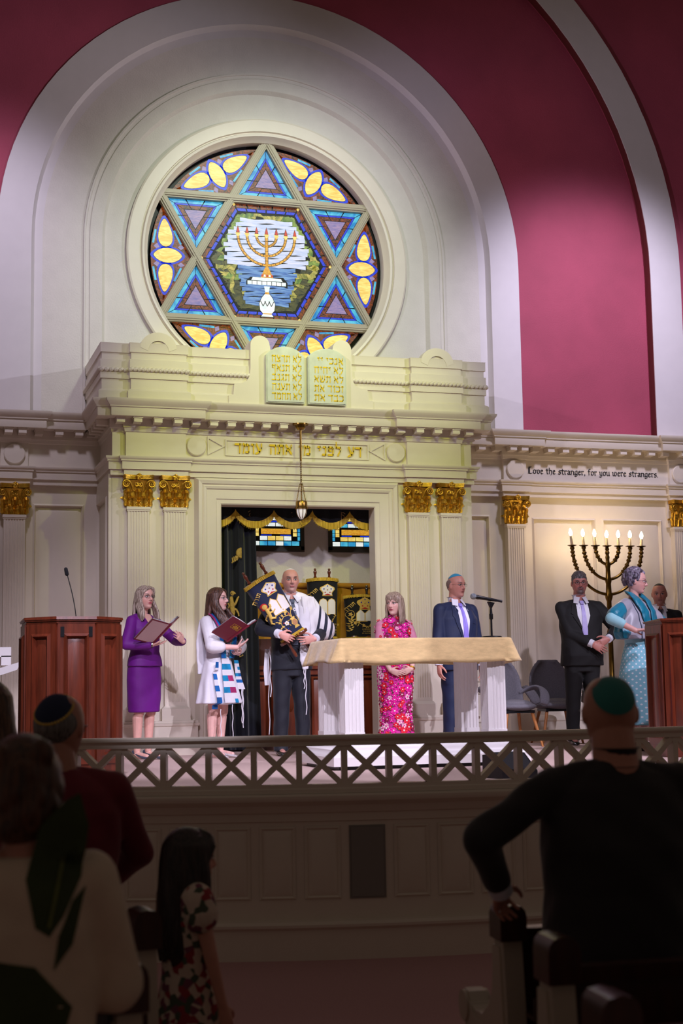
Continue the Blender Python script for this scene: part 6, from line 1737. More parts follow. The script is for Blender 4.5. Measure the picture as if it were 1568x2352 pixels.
# 1 ---- woman in purple
p = Person('woman in a purple skirt suit and glasses reading from an open book', (2.37, 14.10, DECK), radians(-147), 1.655, 'f', skin_mat('skin_fair_woman', FAIR, (190, 84, 96), (110, 86, 74)), head=(-6, -2, 0),
           rw=(.105, .225, 1.085), lw=(-.190, .345, 1.115), rp=(1, -.5, -.5), lp=(-1, -.4, -.6), rh=((-.85, .45, .12), (0, .1, 1), .25), lh=((.78, .05, .58), (0, -1, .2), .35), feet=.075)
p.finish(); k = p.k
PURP = fabric('purple_crepe', srgb(104, 4, 128), .65, .06, .08, .05)
mb = MB(); mb.loft(rings([(.935 * k, .200 * k, .135 * k, .01), (1.0 * k, .190 * k, .130 * k, .01), (1.09 * k, .158 * k, .115 * k, .01), (1.22 * k, .165 * k, .122 * k, .012), (1.32 * k, .175 * k, .125 * k, .005), (1.41 * k, .165 * k, .095 * k, -.01), (1.46 * k, .12 * k, .06 * k, -.025), (1.475 * k, .08 * k, .055 * k, -.03)]))
for sd in (1, -1): mb.cap((sd * .05, -.02, 1.435 * k), p.S[sd], .034 * k, .056 * k)
p.sleeves(mb, (.060, .055, .046), .86); j = p.garment(mb, 'jacket', PURP, .007, 4, .0025); bv = bvh(j.data)
p.decal(bv, [(-.055, 1.47 * k), (.055, 1.47 * k), (.012, 1.285 * k), (-.004, 1.275 * k)], .003, 'neckline', p.skin, .003, label='bare skin in the v neckline')
mb = MB(); mb.tube([(0 + .085 * sin(a), .118 - .05 * (1 - cos(a)) , 1.36 * k + .11 * (1 - cos(a))) for a in [-.9 + 1.8 * i / 14 for i in range(15)]], .0014, 5); mb.ell((0, .128, 1.352 * k), .006, None, 8, 6); mb.build('necklace', SILVER, p.t)
mb = MB(); mb.loft(rings([(.475 * k, .175 * k, .125 * k, .0), (.60 * k, .185 * k, .130 * k, 0), (.80 * k, .196 * k, .130 * k, 0), (.93 * k, .186 * k, .122 * k, 0), (1.0 * k, .17 * k, .11 * k, 0)])); p.garment(mb, 'skirt', PURP, .008, 3, .002)
p.glasses('rect', mat('dark_frame', srgb(36, 30, 34), .4)); p.shoes(mat('silver_shoe_leather', srgb(96, 104, 122), .2, .6), 'pump')
long_hair(p, hair_mat('ash_blonde_hair', (104, 84, 70), (200, 182, 166)), .235, .022, .004, .06, 1.05, part=-1)
mb = MB(); a = p.E[1].lerp(p.W[1], .97); b = p.E[1].lerp(p.W[1], 1.03); mb.tube([a, b], .031, 16); mb.build('wrist_watch', SILVER, p.t)
M = person_matrix(p) @ Matrix.Translation((.085, .330, 1.185)) @ Matrix.Rotation(radians(6), 4, 'Z') @ Matrix.Rotation(radians(38), 4, 'X') @ Matrix.Rotation(radians(6), 4, 'Y')
MAROON = mat('maroon_bookcloth', srgb(118, 22, 44), .55, bump=.1, bscale=300)
book('prayer_book', 'open maroon book with pale endpapers held by the woman in purple', M, MAROON, .225, .285, 20, mat('endpaper_pink', srgb(206, 176, 176), .8))
# 2 ---- girl in white with tallit
p = Person('teenage girl with long brown hair, white dress and striped blue shawl, holding a book', (3.07, 14.02, DECK), radians(-142), 1.635, 'f', skin_mat('skin_girl', (232, 186, 176), (206, 92, 100), (84, 62, 54)), head=(14, -3, 0),
           rw=(.01, .255, 1.055), lw=(-.115, .175, 1.0), rp=(1, -.3, -.7), lp=(-1, -.2, -.5), rh=((-.82, .38, .42), (-.1, -.45, .9), .18), lh=((.9, .3, -.05), (.1, -.2, 1), .6), feet=.07)
p.finish(); k = p.k
WDRESS = fabric('white_linen', srgb(228, 226, 234), .8, .03, .12, .1)
mb = MB(); fold = lambda a, z: .06 * sin(9 * a) * max(0, (1.0 - z) / .55)
mb.loft(rings([(.555 * k, .265 * k, .205 * k, .02), (.70 * k, .232 * k, .178 * k, .015), (.85 * k, .196 * k, .148 * k, .01), (1.0 * k, .158 * k, .118 * k, .01), (1.08 * k, .142 * k, .105 * k, .008), (1.22 * k, .158 * k, .115 * k, .012), (1.32 * k, .165 * k, .118 * k, .005), (1.40 * k, .152 * k, .09 * k, -.01), (1.46 * k, .10 * k, .058 * k, -.025)], 72, 2.1, fold))
for sd in (1, -1): mb.cap((sd * .05, -.02, 1.43 * k), p.S[sd], .032 * k, .048 * k)
p.sleeves(mb, (.064, .062, .05), .30); j = p.garment(mb, 'dress', WDRESS, .007, 3, .002); bv = bvh(j.data)
# tallit: white shawl over the arms and striped panels
TW = fabric('white_wool', srgb(226, 224, 230), .85, .03, .1, .2); TB = mat('turquoise_silk', srgb(22, 140, 190), .5, var=.3, vscale=14); TM = mat('magenta_silk', srgb(168, 44, 104), .5, var=.2, vscale=12); TD = mat('deep_blue_silk', srgb(18, 96, 168), .5, var=.35, vscale=9)
mb = MB()
for sd in (1, -1):
    mb.cap((sd * .06, -.035, 1.44 * k), p.S[sd] + Vector((0, 0, .0)), .040 * k, .060 * k); mb.cap(p.S[sd], p.E[sd], .064 * k, .076 * k); mb.cap(p.E[sd], p.E[sd].lerp(p.W[sd], .28), .078 * k, .07 * k)
mb.loft(rings([(.86 * k, .15 * k, .03 * k, -.125), (1.2 * k, .19 * k, .03 * k, -.115), (1.42 * k, .17 * k, .035 * k, -.085), (1.47 * k, .09 * k, .03 * k, -.07)]))
p.garment(mb, 'prayer_shawl', TW, .008, 4, .003)
def ribbon(p, pts, wid, name, mats, cells, th=.004):
    # pts: centre line in 3-D; wid: list of half width vectors; cells: material index by (row) or (row, col)
    mb = MB(); n = len(pts)
    for i in range(n - 1):
        a, b = Vector(pts[i]), Vector(pts[i + 1]); wa, wb = Vector(wid[i]), Vector(wid[i + 1]); cl = cells[i]; cl = cl if isinstance(cl, (list, tuple)) else [cl] * 4
        m = len(cl)
        for q in range(m):
            t0, t1 = -1 + 2 * q / m, -1 + 2 * (q + 1) / m
            P = [a + wa * t0, a + wa * t1, b + wb * t1, b + wb * t0]; nn = (P[1] - P[0]).cross(P[3] - P[0]); nn.normalize()
            mb.hexa([tuple(v - nn * th / 2) for v in P], [tuple(v + nn * th / 2) for v in P], cl[q])
    return mb.build(name, mats, p.t, fixn=False)
def skirtfront(x, z):
    h = bv.ray_cast(Vector((x, 1, z)), Vector((0, -1, 0))); return (h[0].y if h[0] is not None else .12)
TMATS = [TW, TB, TM, TD]
def panel(sd, zt, zb, x0, x1, w0, w1, rows, off=.012, name='striped_panel', stops=None):
    n = len(rows) * 3; pts = []; wid = []; cells = []
    for i in range(n + 1):
        t = i / n; x = x0 + (x1 - x0) * t; z = zt + (zb - zt) * t; w = w0 + (w1 - w0) * t
        ya = max(skirtfront(x - w * .7, z), skirtfront(x, z), skirtfront(x + w * .7, z)) if True else 0
        pts.append((x, ya + off, z)); wid.append((w, .0, 0))
        if i < n: cells.append(rows[i // 3])
    return ribbon(p, pts, wid, name, TMATS, cells)
panel(1, 1.02 * k, .545 * k, .035, .055, .055, .105, [0, 1, 0, [1, 1, 2, 2][::-1], 0, [1, 1, 2, 2][::-1], 0, [1, 0, 0, 0]])
panel(1, .98 * k, .50 * k, .15, .19, .02, .04, [3, 0, 3, 0, 3, 0, 3, 3], .006)
panel(-1, 1.0 * k, .70 * k, -.13, -.19, .03, .05, [1, 0, [1, 0], 0, [3, 1], 0, [3, 3], 0, 0], .012)
for sd in (1, -1):        # blue neck band running down over the shoulders
    pts = [(sd * .055, -.06, 1.49 * k), (sd * .085, -.005, 1.485 * k), (sd * .098, .07, 1.43 * k), (sd * .10, .128, 1.34 * k), (sd * .095, .145, 1.24 * k), (sd * .075, .14, 1.12 * k), (sd * .06, .135, 1.02 * k)]
    ribbon(p, pts, [(sd * .035, .0, .0)] * 7, 'neck_band', TMATS, [[3, 3, 2]] * 2 + [[1, 3, 3, 2]] * 2 + [[1, 3, 3]] * 2, .006)
for x, y, z0, z1 in ((.05, .23, .545, .12), (.19, .2, .50, .16), (-.17, .17, .70, .35), (-.20, .16, .70, .30)):
    mb = MB(); mb.tube([(x + .006 * sin(i * 1.3), y, (z0 + (z1 - z0) * i / 12) * k) for i in range(13)], .0042, 6); mb.build('tassel', TW, p.t)
p.glasses('rect', mat('gunmetal_frame', srgb(60, 62, 74), .35, .5), .0215, .0145); p.shoes(mat('pale_shoe_leather', srgb(196, 190, 192), .3), 'pump')
long_hair(p, hair_mat('brown_hair', (44, 28, 22), (104, 70, 54)), .43, .030, .012, .15, 1.25, seed=5)
p.kippah(fabric('white_cap_cloth', srgb(232, 228, 226)), tilt=-34)
mb = MB(); mb.lathe([(0, .003), (.014, .003), (.017, 0), (0, 0)], 14, (.01, skirtfront(.01, 1.30 * k) + .002, 1.30 * k), 'y'); mb.build('brooch', SILVER, p.t)
M = person_matrix(p) @ Matrix.Translation((.095, .335, 1.185)) @ Matrix.Rotation(radians(6), 4, 'Z') @ Matrix.Rotation(radians(30), 4, 'X') @ Matrix.Rotation(radians(-4), 4, 'Y')
book('prayer_book', 'open maroon book with gilt cover stamp held by the teenage girl', M, MAROON, .215, .275, 22, None, GILT)
# 3 ---- bald man with the scroll
p = Person('bald man in a dark suit and striped prayer shawl carrying a scroll', (3.815, 14.02, DECK), radians(180), 1.825, 'm', skin_mat('skin_bald_man', (214, 156, 142), (176, 92, 92), (58, 42, 38), shade=(150, 126, 126), browt=1.5), head=(-4, 2, 0),
           rw=(.205, .345, 1.175), lw=(-.150, .335, 1.125), rp=(1, -.5, -.5), lp=(-1, -.5, -.5), rh=((-.86, .22, -.42), (-.1, -1, .1), .55), lh=((.93, .22, -.12), (.1, -1, .1), .5), feet=.11, bw=.98, fat=1.03)
p.finish(); k = p.k
NAVYS = fabric('charcoal_navy_wool', srgb(22, 25, 36), .75, .1, .1, .1)
GTIE = fabric('grey_tie_silk', srgb(82, 90, 108), .45)
j, bv = suit(p, NAVYS, GTIE, hemz=.80)
p.shoes(LEATHER)
CAPW = fabric('white_cap_satin', srgb(226, 222, 226)); p.kippah(CAPW, tilt=-28)
SHAWL = axis_bands('striped_shawl_wool', [(230, 228, 230)] + [c for i in range(6) for c in ((26, 32, 52), (230, 228, 230))], [0] + [v for i in range(6) for v in (.305 + .058 * i, .326 + .058 * i + .006 * (i % 2))], slope=(-.83, .10, -.18 + 0.0), absv=False, rough=.8)
# offset the stripe field so that it begins on the upper arm
for n_ in SHAWL.node_tree.nodes:
    if n_.type == 'VECT_MATH':
        ad = SHAWL.node_tree.nodes.new('ShaderNodeMath'); ad.operation = 'ADD'; ad.inputs[1].default_value = .335
        lk = n_.outputs['Value'].links[0]; to = lk.to_socket; SHAWL.node_tree.links.new(n_.outputs['Value'], ad.inputs[0]); SHAWL.node_tree.links.new(ad.outputs[0], to)
mb = MB()
L_ = -1
mb.cap((-.05, -.045, 1.50 * k), p.S[-1] + Vector((0, .0, .01)), .062 * k, .092 * k, 18); mb.cap(p.S[-1], p.S[-1].lerp(p.E[-1], .92) + Vector((-.02, 0, 0)), .098 * k, .112 * k, 18)
mb.loft([[(-.17 + w * cos(a), .02 + d * sin(a), z * k) for a in [2 * pi * q / 24 for q in range(24)]] for z, w, d in ((1.08, .09, .16), (1.2, .085, .15), (1.36, .08, .12), (1.45, .06, .09))])
for i in range(5): mb.tube([(-.09 - .028 * i, .02 + .10 * (1 - i * .1), 1.49 * k), (-.10 - .03 * i, .145 - .008 * i, 1.36 * k), (-.10 - .03 * i, .160 - .008 * i, 1.20 * k)], .018, 8)
mb.tube([(-.33, -.10, 1.30 * k), (-.42, -.08, 1.14 * k), (-.46, -.06, 1.05 * k)], [.05, .06, .012], 10, flat=.5); mb.tube([(-.36, -.12, 1.2 * k), (-.38, -.14, 1.0 * k), (-.36, -.15, .92 * k)], [.06, .05, .02], 10, flat=.5)
sh = p.garment(mb, 'prayer_shawl', SHAWL, .008, 5, .003, 14)
mb = MB()      # band round the neck and down the front
pts = [(.11, .02, 1.40 * k), (.095, .02, 1.475 * k), (.06, -.055, 1.53 * k), (0, -.085, 1.545 * k), (-.06, -.055, 1.53 * k), (-.10, .03, 1.48 * k), (-.105, .125, 1.38 * k), (-.10, .165, 1.22 * k), (-.095, .175, 1.05 * k), (-.09, .17, .90 * k), (-.10, .165, .80 * k)]
mb.tube(pts, [.012, .03, .034, .034, .034, .042, .055, .058, .052, .05, .03], 14, flat=.42, up=None)
p.garment(mb, 'shawl_band', TW, .007, 3, .002, 16)
mb = MB(); mb.tube([(.10, .05, 1.47 * k), (.07, .125, 1.36 * k), (.02, .15, 1.22 * k), (-.03, .165, 1.08 * k)], [.02, .026, .026, .02], 10, flat=.4, up=(.6, .5, .6)); p.garment(mb, 'shawl_edge', TW, .006, 3)
for x, y, z0, z1 in ((-.10, .175, .80, .38), (-.085, .17, .80, .62), (.215, .02, 1.02, .55), (.22, -.03, 1.0, .2)):
    mb = MB(); mb.tube([(x + .006 * sin(i * 1.1), y, (z0 + (z1 - z0) * i / 12) * k) for i in range(13)], .0045, 6); mb.build('tassel', TW, p.t)
mb = MB(); mb.tube([(.225, -.08, 1.0 * k), (.23, -.08, .8 * k), (.225, -.08, .66 * k)], [.02, .03, .025], 8, flat=.3); mb.build('shawl_tail', TW, p.t)
sc = scroll('torah_scroll', 'blue velvet scroll with crown and white tablets carried by the bald man', .325, .165, .64, .74, MANTN, None, 0, hl=.14)
P0 = Vector((3.765, 14.02 - .262, 2.225)); zax = Vector((-.522, .03, .853)).normalized(); yax = Vector((.06, 1, 0)); xax = yax.cross(zax).normalized(); yax = zax.cross(xax)
Ms = Matrix((xax, yax, zax)).transposed(); sc.location = P0; sc.rotation_euler = Ms.to_euler()
# 4 ---- woman in the floral gown
p = Person('woman with a blonde bob in a long pink floral gown behind the table', (4.845, 13.86, DECK), radians(180), 1.585, 'f', skin_mat('skin_older_woman', (224, 180, 168), (176, 70, 86), (120, 92, 80)), head=(-46, 3, 0),
           rw=(.105, .155, .815), lw=(-.115, .155, .825), rp=(1, -.4, 0), lp=(-1, -.4, 0), rh=((-.88, .22, -.38), (0, -1, .25), .35), lh=((.88, .25, -.34), (0, -1, .25), .35), feet=.07)
p.finish(); k = p.k
PINK = fabric('magenta_tulle', srgb(206, 40, 150), .7, .2, .15, .3); SHEER = fabric('sheer_pink_sleeve', srgb(208, 132, 158), .7, .1, .1, .1)
mb = MB(); mb.loft(rings([(.015, .225 * k, .20 * k, 0), (.10 * k, .215 * k, .19 * k, 0), (.28 * k, .170 * k, .145 * k, 0), (.50 * k, .165 * k, .135 * k, 0), (.75 * k, .186 * k, .138 * k, 0), (.92 * k, .188 * k, .135 * k, 0), (1.08 * k, .158 * k, .112 * k, .01), (1.22 * k, .166 * k, .124 * k, .012), (1.34 * k, .172 * k, .118 * k, .004), (1.42 * k, .160 * k, .085 * k, -.012), (1.47 * k, .085 * k, .058 * k, -.025), (1.51 * k, .056 * k, .052 * k, -.022)], 48, 2.1))
d_ = p.garment(mb, 'gown', PINK, .008, 3, .003)
mb = MB()
for sd in (1, -1): mb.cap((sd * .06, -.02, 1.425 * k), p.S[sd], .036 * k, .056 * k)
p.sleeves(mb, (.058, .064, .05), .35); sl = p.garment(mb, 'sleeves', SHEER, .007, 3, .002, label='sheer pink sleeves')
FL = [mat('red_petal', srgb(220, 16, 50), .7), mat('magenta_petal', srgb(224, 16, 150), .7), mat('pale_pink_petal', srgb(236, 182, 200), .7), mat('crimson_petal', srgb(150, 8, 70), .7), mat('cream_stamen', srgb(236, 222, 216), .7), mat('green_leaf_thread', srgb(96, 110, 70), .7)]
mb = MB(); rn = random.Random(11)
def put_flowers(me, count, rmin, rmax, zlo, zhi, mind):
    pl = [q for q in me.polygons if zlo < q.center.z < zhi and q.normal.y > -.35]; done = []
    tries = 0
    while len(done) < count and tries < count * 30:
        tries += 1; q = pl[rn.randrange(len(pl))]; c = q.center.copy(); n = q.normal.copy(); low = 1 - c.z / 1.4
        r = rn.uniform(rmin, rmax) * (1.0 + .25 * low)
        if any((c - o).length < (r + ro) * mind for o, ro in done): continue
        done.append((c, r)); t = n.orthogonal().normalized(); b = n.cross(t); a0 = rn.uniform(0, 6); mt = rn.choice([0, 0, 1, 1, 1, 2, 3]); np_ = 6
        vs = [c + n * .010]
        for i in range(np_ * 4):
            a = a0 + 2 * pi * i / (np_ * 4); rr = r * (1 + .16 * cos(np_ * (a - a0))); vs.append(c + n * (.012 + .004 * cos(np_ * (a - a0))) + t * (rr * cos(a)) + b * (rr * sin(a)))
        m_ = np_ * 4; mb.add(vs, [(0, 1 + i, 1 + (i + 1) % m_) for i in range(m_)], mt)
        mb.ell(c + n * .013, (r * .26, r * .26, .004), Matrix((t, b, n)).transposed(), 8, 5, m=(4 if mt != 2 else 1))
        for q2 in range(2):
            a = a0 + 3 * q2; v = t * cos(a) + b * sin(a); w_ = t * -sin(a) + b * cos(a)
            mb.add([c + n * .007 + v * r * .9, c + n * .009 + v * r * 1.25 + w_ * r * .2, c + n * .008 + v * r * 1.6, c + n * .009 + v * r * 1.25 - w_ * r * .2], [(0, 1, 2, 3)], 5)
put_flowers(d_.data, 330, .018, .036, .02, 1.33, .78); put_flowers(sl.data, 34, .008, .016, .9, 1.4, 1.2)
o = mb.build('floral_applique', FL, p.t, fixn=False); o['label'] = 'red, pink and cream flowers sewn over the gown'
long_hair(p, hair_mat('ash_blonde_bob', (112, 92, 76), (188, 166, 148)), .215, .006, .003, .0, 1.1, fringe=.045, seed=9)
mb = MB(); c = p.M @ Vector((-.082, .012, -.055)); mb.tube([c + Vector((0, .014 * cos(a), .016 * sin(a))) for a in [2 * pi * i / 14 for i in range(14)]], .003, 6, closed=True); mb.build('earring', GOLD, p.t)
mb = MB(); mb.tube([p.E[-1].lerp(p.W[-1], .93), p.E[-1].lerp(p.W[-1], .98)], .034 * k + .003, 18); mb.build('bracelet', GOLD, p.t)
# 5 ---- man in the navy suit
p = Person('man in a navy suit, lilac tie and turquoise skullcap standing behind the table', (5.49, 13.80, DECK), radians(-166), 1.765, 'm', skin_mat('skin_navy_man', (206, 146, 128), (160, 92, 86), (70, 56, 50), shade=(176, 124, 112)), head=(12, 2, 0), feet=.11, bw=1.04, fat=1.02,
           rw=(.275, .06, .80), lw=(-.275, .03, .80), rh=((.02, .12, -1), (-1, .1, 0), .45))
p.finish(); k = p.k
NAVY = fabric('navy_wool', srgb(10, 27, 62), .7, .1, .1, .12); j, bv = suit(p, NAVY, fabric('lilac_tie_silk', srgb(140, 124, 214), .45), belly=.012, vdepth=1.0)
mb = MB(); p.decal(bv, [(-.10, 1.265 * k), (-.15, 1.255 * k), (-.15, 1.27 * k), (-.10, 1.28 * k)], .004, 'breast_pocket', NAVY, .003)
p.shoes(LEATHER); p.glasses('rect', mat('thin_gold_frame', srgb(120, 100, 90), .3, .8), .020, .0125, .0012)
mb = MB()
for s in (-1, 1): mb.ell(p.M @ Vector((s * .058, -.03, .02)), (.024, .06, .05), p.M.to_3x3(), 14, 10)
mb.ell(p.M @ Vector((0, -.078, .0)), (.058, .024, .055), p.M.to_3x3(), 14, 10); me = remesh(mb, .005, 1); meshobj(me, 'cropped_hair', hair_mat('grey_stubble_hair', (110, 88, 80), (150, 128, 120)), p.t)
p.kippah(fabric('turquoise_cap_cloth', srgb(40, 150, 190)), tilt=-16)
# 6 ---- man in the black suit
p = Person('man with grey goatee and round glasses in a black suit, hands crossed', (7.215, 14.50, DECK), radians(170), 1.85, 'm', skin_mat('skin_goatee_man', (190, 128, 116), (140, 76, 74), (60, 50, 46), beard=(96, 86, 84)), head=(-8, 3, 0), feet=.12, bw=1.08, fat=1.08,
           rw=(-.055, .235, 1.075), lw=(-.235, .225, 1.125), rp=(1, -.5, -.3), lp=(-1, -.5, -.3), rh=((-.84, .12, -.5), (0, -1, 0), .25), lh=((.86, .18, -.42), (0, -1, .1), .4))
p.finish(); k = p.k
BLKS = fabric('black_wool', srgb(13, 13, 15), .8, .1, .1, .05); j, bv = suit(p, BLKS, fabric('pale_lilac_tie', srgb(176, 166, 222), .45), belly=.02, vdepth=1.14, tiew=.03)
p.shoes(LEATHER); p.glasses('round', mat('tortoise_frame', srgb(48, 36, 34), .35), .0225, .0185, .002)
mb = MB(); mb.ell(p.M @ Vector((0, -.012, .044)), (.086, .101, .096), p.M.to_3x3(), 24, 16); rn = random.Random(2)
for i in range(60):
    a = rn.uniform(0, 2 * pi); e_ = rn.uniform(.25, 1.4); mb.ell(p.M @ Vector((.080 * cos(a) * cos(e_), .093 * sin(a) * cos(e_) - .012, .044 + .094 * sin(e_))), (.014, .016, .010), p.M.to_3x3(), 8, 6)
for s in (-1, 1): mb.ell(p.M @ Vector((s * .074, .012, .018)), (.010, .026, .036), p.M.to_3x3(), 10, 8)
me = remesh(mb, .005, 1); meshobj(me, 'short_hair', hair_mat('dark_grey_hair', (44, 40, 40), (112, 106, 106)), p.t)
# 7 ---- woman in teal
p = Person('woman with curly grey hair and teal shawl standing at the right lectern', (6.985, 12.82, DECK), radians(-152), 1.745, 'f', skin_mat('skin_teal_woman', (220, 168, 160), (176, 84, 92), (86, 72, 74)), head=(31, 9, 0),
           rw=(.33, .20, 1.145), lw=(-.17, .28, 1.12), rp=(1, -.5, -.1), lp=(-1, -.5, -.2), rh=((-.80, .55, .06), (.1, .1, -1), .6), lh=((.2, .9, 0), (0, 0, -1), .6), feet=.08)
p.finish(); k = p.k
AQUA = fabric('pale_aqua_jersey', srgb(150, 202, 214), .8, .04, .1, .1)
mb = MB(); mb.loft(rings([(1.0 * k, .152 * k, .115 * k, .01), (1.09 * k, .148 * k, .112 * k, .01), (1.22 * k, .165 * k, .125 * k, .012), (1.34 * k, .170 * k, .118 * k, .004), (1.42 * k, .155 * k, .085 * k, -.012), (1.46 * k, .09 * k, .058 * k, -.025)]))
p.sleeves(mb, (.062, .058, .050), .42); p.garment(mb, 'top', AQUA, .007, 3, .002)
mb = MB(); fold = lambda a, z: .045 * sin(7 * a + 1) * max(0, (1.0 - z) / .7)
mb.loft(rings([(.25 * k, .30 * k, .26 * k, .02), (.50 * k, .265 * k, .225 * k, .02), (.75 * k, .225 * k, .185 * k, .015), (.93 * k, .185 * k, .148 * k, .01), (1.04 * k, .152 * k, .118 * k, .01)], 72, 2.0, fold))
sk = p.garment(mb, 'skirt', flip_uv_dots('aqua_dotted_cotton', (126, 186, 204), (216, 228, 236)), .008, 2, 0, cyl=True); bvs = bvh(sk.data)
TEAL = mat('teal_silk', srgb(6, 118, 146), .38, bump=.25, bscale=40, stretch=(4, 4, .6), var=.2, vscale=10, sheen=.3)
SH2 = axis_bands('grey_shawl_silk', [(160, 158, 172), (40, 50, 70), (160, 158, 172), (60, 110, 130), (10, 122, 150)], [0, .135, .145, .262, .275], rough=.4)
mb = MB(); mb.loft(rings([(1.075 * k, .30 * k, .16 * k, .01), (1.14 * k, .335 * k, .165 * k, .005), (1.22 * k, .300 * k, .160 * k, .0), (1.33 * k, .250 * k, .145 * k, -.01), (1.42 * k, .198 * k, .105 * k, -.015), (1.47 * k, .11 * k, .07 * k, -.03)], 60, 2.0, lambda a, z: .035 * sin(11 * a) * max(0, (1.45 - z) / .4)))
for sd in (1, -1): mb.cap(p.S[sd], p.S[sd].lerp(p.E[sd], .75), .075 * k, .085 * k)
shw = p.garment(mb, 'shawl', SH2, .008, 3, .003, 16); bv = bvh(shw.data)
for sd in (1, -1):
    P = [(sd * .045, 1.50 * k), (sd * .125, 1.47 * k), (sd * .12, 1.30 * k), (sd * .095, 1.12 * k), (sd * .05, .98 * k), (sd * -.01, .98 * k), (sd * .008, 1.20 * k), (sd * .055, 1.38 * k)]
    n = 12; mbp = MB()
    cl = [(sd * .035, -.08, 1.53 * k, .05), (sd * .075, -.005, 1.52 * k, .05), (sd * .085, .08, 1.45 * k, .055), (sd * .075, .145, 1.34 * k, .055), (sd * .055, .172, 1.20 * k, .052), (sd * .040, .178, 1.06 * k, .05), (sd * .035, .165, .93 * k, .055), (sd * .04, .17, .87 * k, .05)]
    mbp.tube([c_[:3] for c_ in cl], [c_[3] for c_ in cl], 14, flat=.26, up=(.15 * sd, 1, .25)); p.garment(mbp, 'shawl_collar', TEAL, .007, 2, .003, 18)
mb = MB(); mb.loft(rings([(.865 * k, .055, .03, .185), (.92 * k, .06, .03, .185), (1.0 * k, .05, .03, .18)], 20)); mb.xf(Matrix.Translation((.03, 0, 0))); p.garment(mb, 'lace_edge', mat('dark_lace', srgb(70, 74, 84), .8, bump=.8, bscale=120), .006, 1)
for x, z1 in ((.03, .42), (.06, .34), (-.06, .5)):
    mb = MB(); mb.tube([(x + .008 * sin(i * .9), .205 + .02 * i / 12, (.9 + (z1 - .9) * i / 12) * k) for i in range(13)], .0045, 6); mb.build('tassel', TW, p.t)
p.glasses('rect', mat('dark_teal_frame', srgb(20, 44, 60), .3), .0205, .015, .0018); p.shoes(LEATHER)
mb = MB(); rn = random.Random(4); R = p.M.to_3x3(); mb.ell(p.M @ Vector((0, -.025, .03)), (.086, .104, .104), R, 28, 18)
for i in range(420):
    a = rn.uniform(0, 2 * pi); zz = rn.uniform(-.62, 1); q = sqrt(max(0, 1 - zz * zz)); d = Vector((q * sin(a), q * cos(a), zz))
    if d.y > .35 and zz < .62: continue
    if d.y > .05 and zz < -.05: continue
    c_ = Vector((d.x * .094, d.y * .112 - .028, d.z * .112 + .028)); mb.ell(p.M @ c_, rn.uniform(.013, .021), None, 8, 6)
me = remesh(mb, .0045, 1, .3); meshobj(me, 'curly_hair', hair_mat('purple_grey_hair', (52, 44, 60), (140, 130, 150), .5), p.t)
p.kippah(axis_bands('rainbow_cap_cloth', [(70, 140, 210), (240, 214, 190), (236, 150, 60), (220, 60, 50)], [0, .06, .12, .2], axis=2, absv=False), tilt=-30, fl=1)
cap_ = [c for c in kids(p.t) if c.name.startswith('kippah')][0]
zs = [v.co.z for v in cap_.data.vertices]; zlo, zhi = min(zs), max(zs)
nt = cap_.data.materials[0].node_tree
for n_ in nt.nodes:
    if n_.type == 'VECT_MATH':
        mr = nt.nodes.new('ShaderNodeMapRange'); mr.inputs['From Min'].default_value = zhi; mr.inputs['From Max'].default_value = zlo; mr.inputs['To Max'].default_value = .26
        to = n_.outputs['Value'].links[0].to_socket; nt.links.new(n_.outputs['Value'], mr.inputs['Value']); nt.links.new(mr.outputs['Result'], to)
for v in cap_.data.vertices: v.co += (p.M.to_3x3() @ Vector((0, -.01, .013)))
# 8 ---- bald man half hidden behind her
p = Person('balding man in a dark suit, mostly hidden behind the woman in teal', (8.43, 14.92, DECK), radians(158), 1.765, 'm', skin_mat('skin_hidden_man', (188, 128, 112), (140, 80, 76), (60, 46, 42), shade=(120, 92, 84)), head=(-6, 8, 0), feet=.11, fat=1.06)
p.finish(.005); k = p.k; suit(p, BLKS, fabric('dark_tie', srgb(40, 40, 60), .5)); p.shoes(LEATHER); p.kippah(fabric('black_cap_cloth', srgb(24, 24, 28)), tilt=-20)
mb = MB()
for s in (-1, 1): mb.ell(p.M @ Vector((s * .060, -.03, .015)), (.025, .055, .055), p.M.to_3x3(), 14, 10)
me = remesh(mb, .006, 1); meshobj(me, 'cropped_hair', hair_mat('dark_cropped_hair', (40, 34, 32), (80, 70, 66)), p.t)
# ------------------------------------------------------------------ congregation, seen from behind
# 9 ---- broad man at right
p = Person('broad man seen from behind in a dark suit and green skullcap, hand on hip', (2.17, 4.17, FLOOR), radians(-4), 1.637, 'm', skin_mat('skin_front_man', (196, 138, 116), (150, 90, 84), (70, 60, 54)), head=(-10, 4, 0), feet=.12, bw=1.22, fat=1.06, neckr=.068,
           lw=(-.335, .135, .985), lp=(-1, -.45, .25), lh=((.25, .75, -.55), (.6, -.2, -.6), .6), rw=(.30, .15, .86))
p.finish(.005); k = p.k
SUITD = fabric('dark_charcoal_suit', srgb(38, 34, 36), .8, .12, .12, .25); j, bv = suit(p, SUITD, None, open_=False, belly=.05, wr=.004, hemz=.74); p.shoes(LEATHER)
mb = MB(); mb.sweep([(.074 * k * cos(a), -.028 + .072 * k * sin(a)) for a in [2 * pi * q / 24 for q in range(24)]][::-1], [(-.006, 1.46 * k), (.014, 1.45 * k), (.004, 1.515 * k), (-.006, 1.52 * k)], closed=True); mb.build('jacket_collar', SUITD, p.t)
p.kippah(fabric('green_cap_cloth', srgb(40, 118, 112)), tilt=-52); p.glasses('rect', mat('thin_wire_frame', srgb(120, 120, 124), .3, .9))
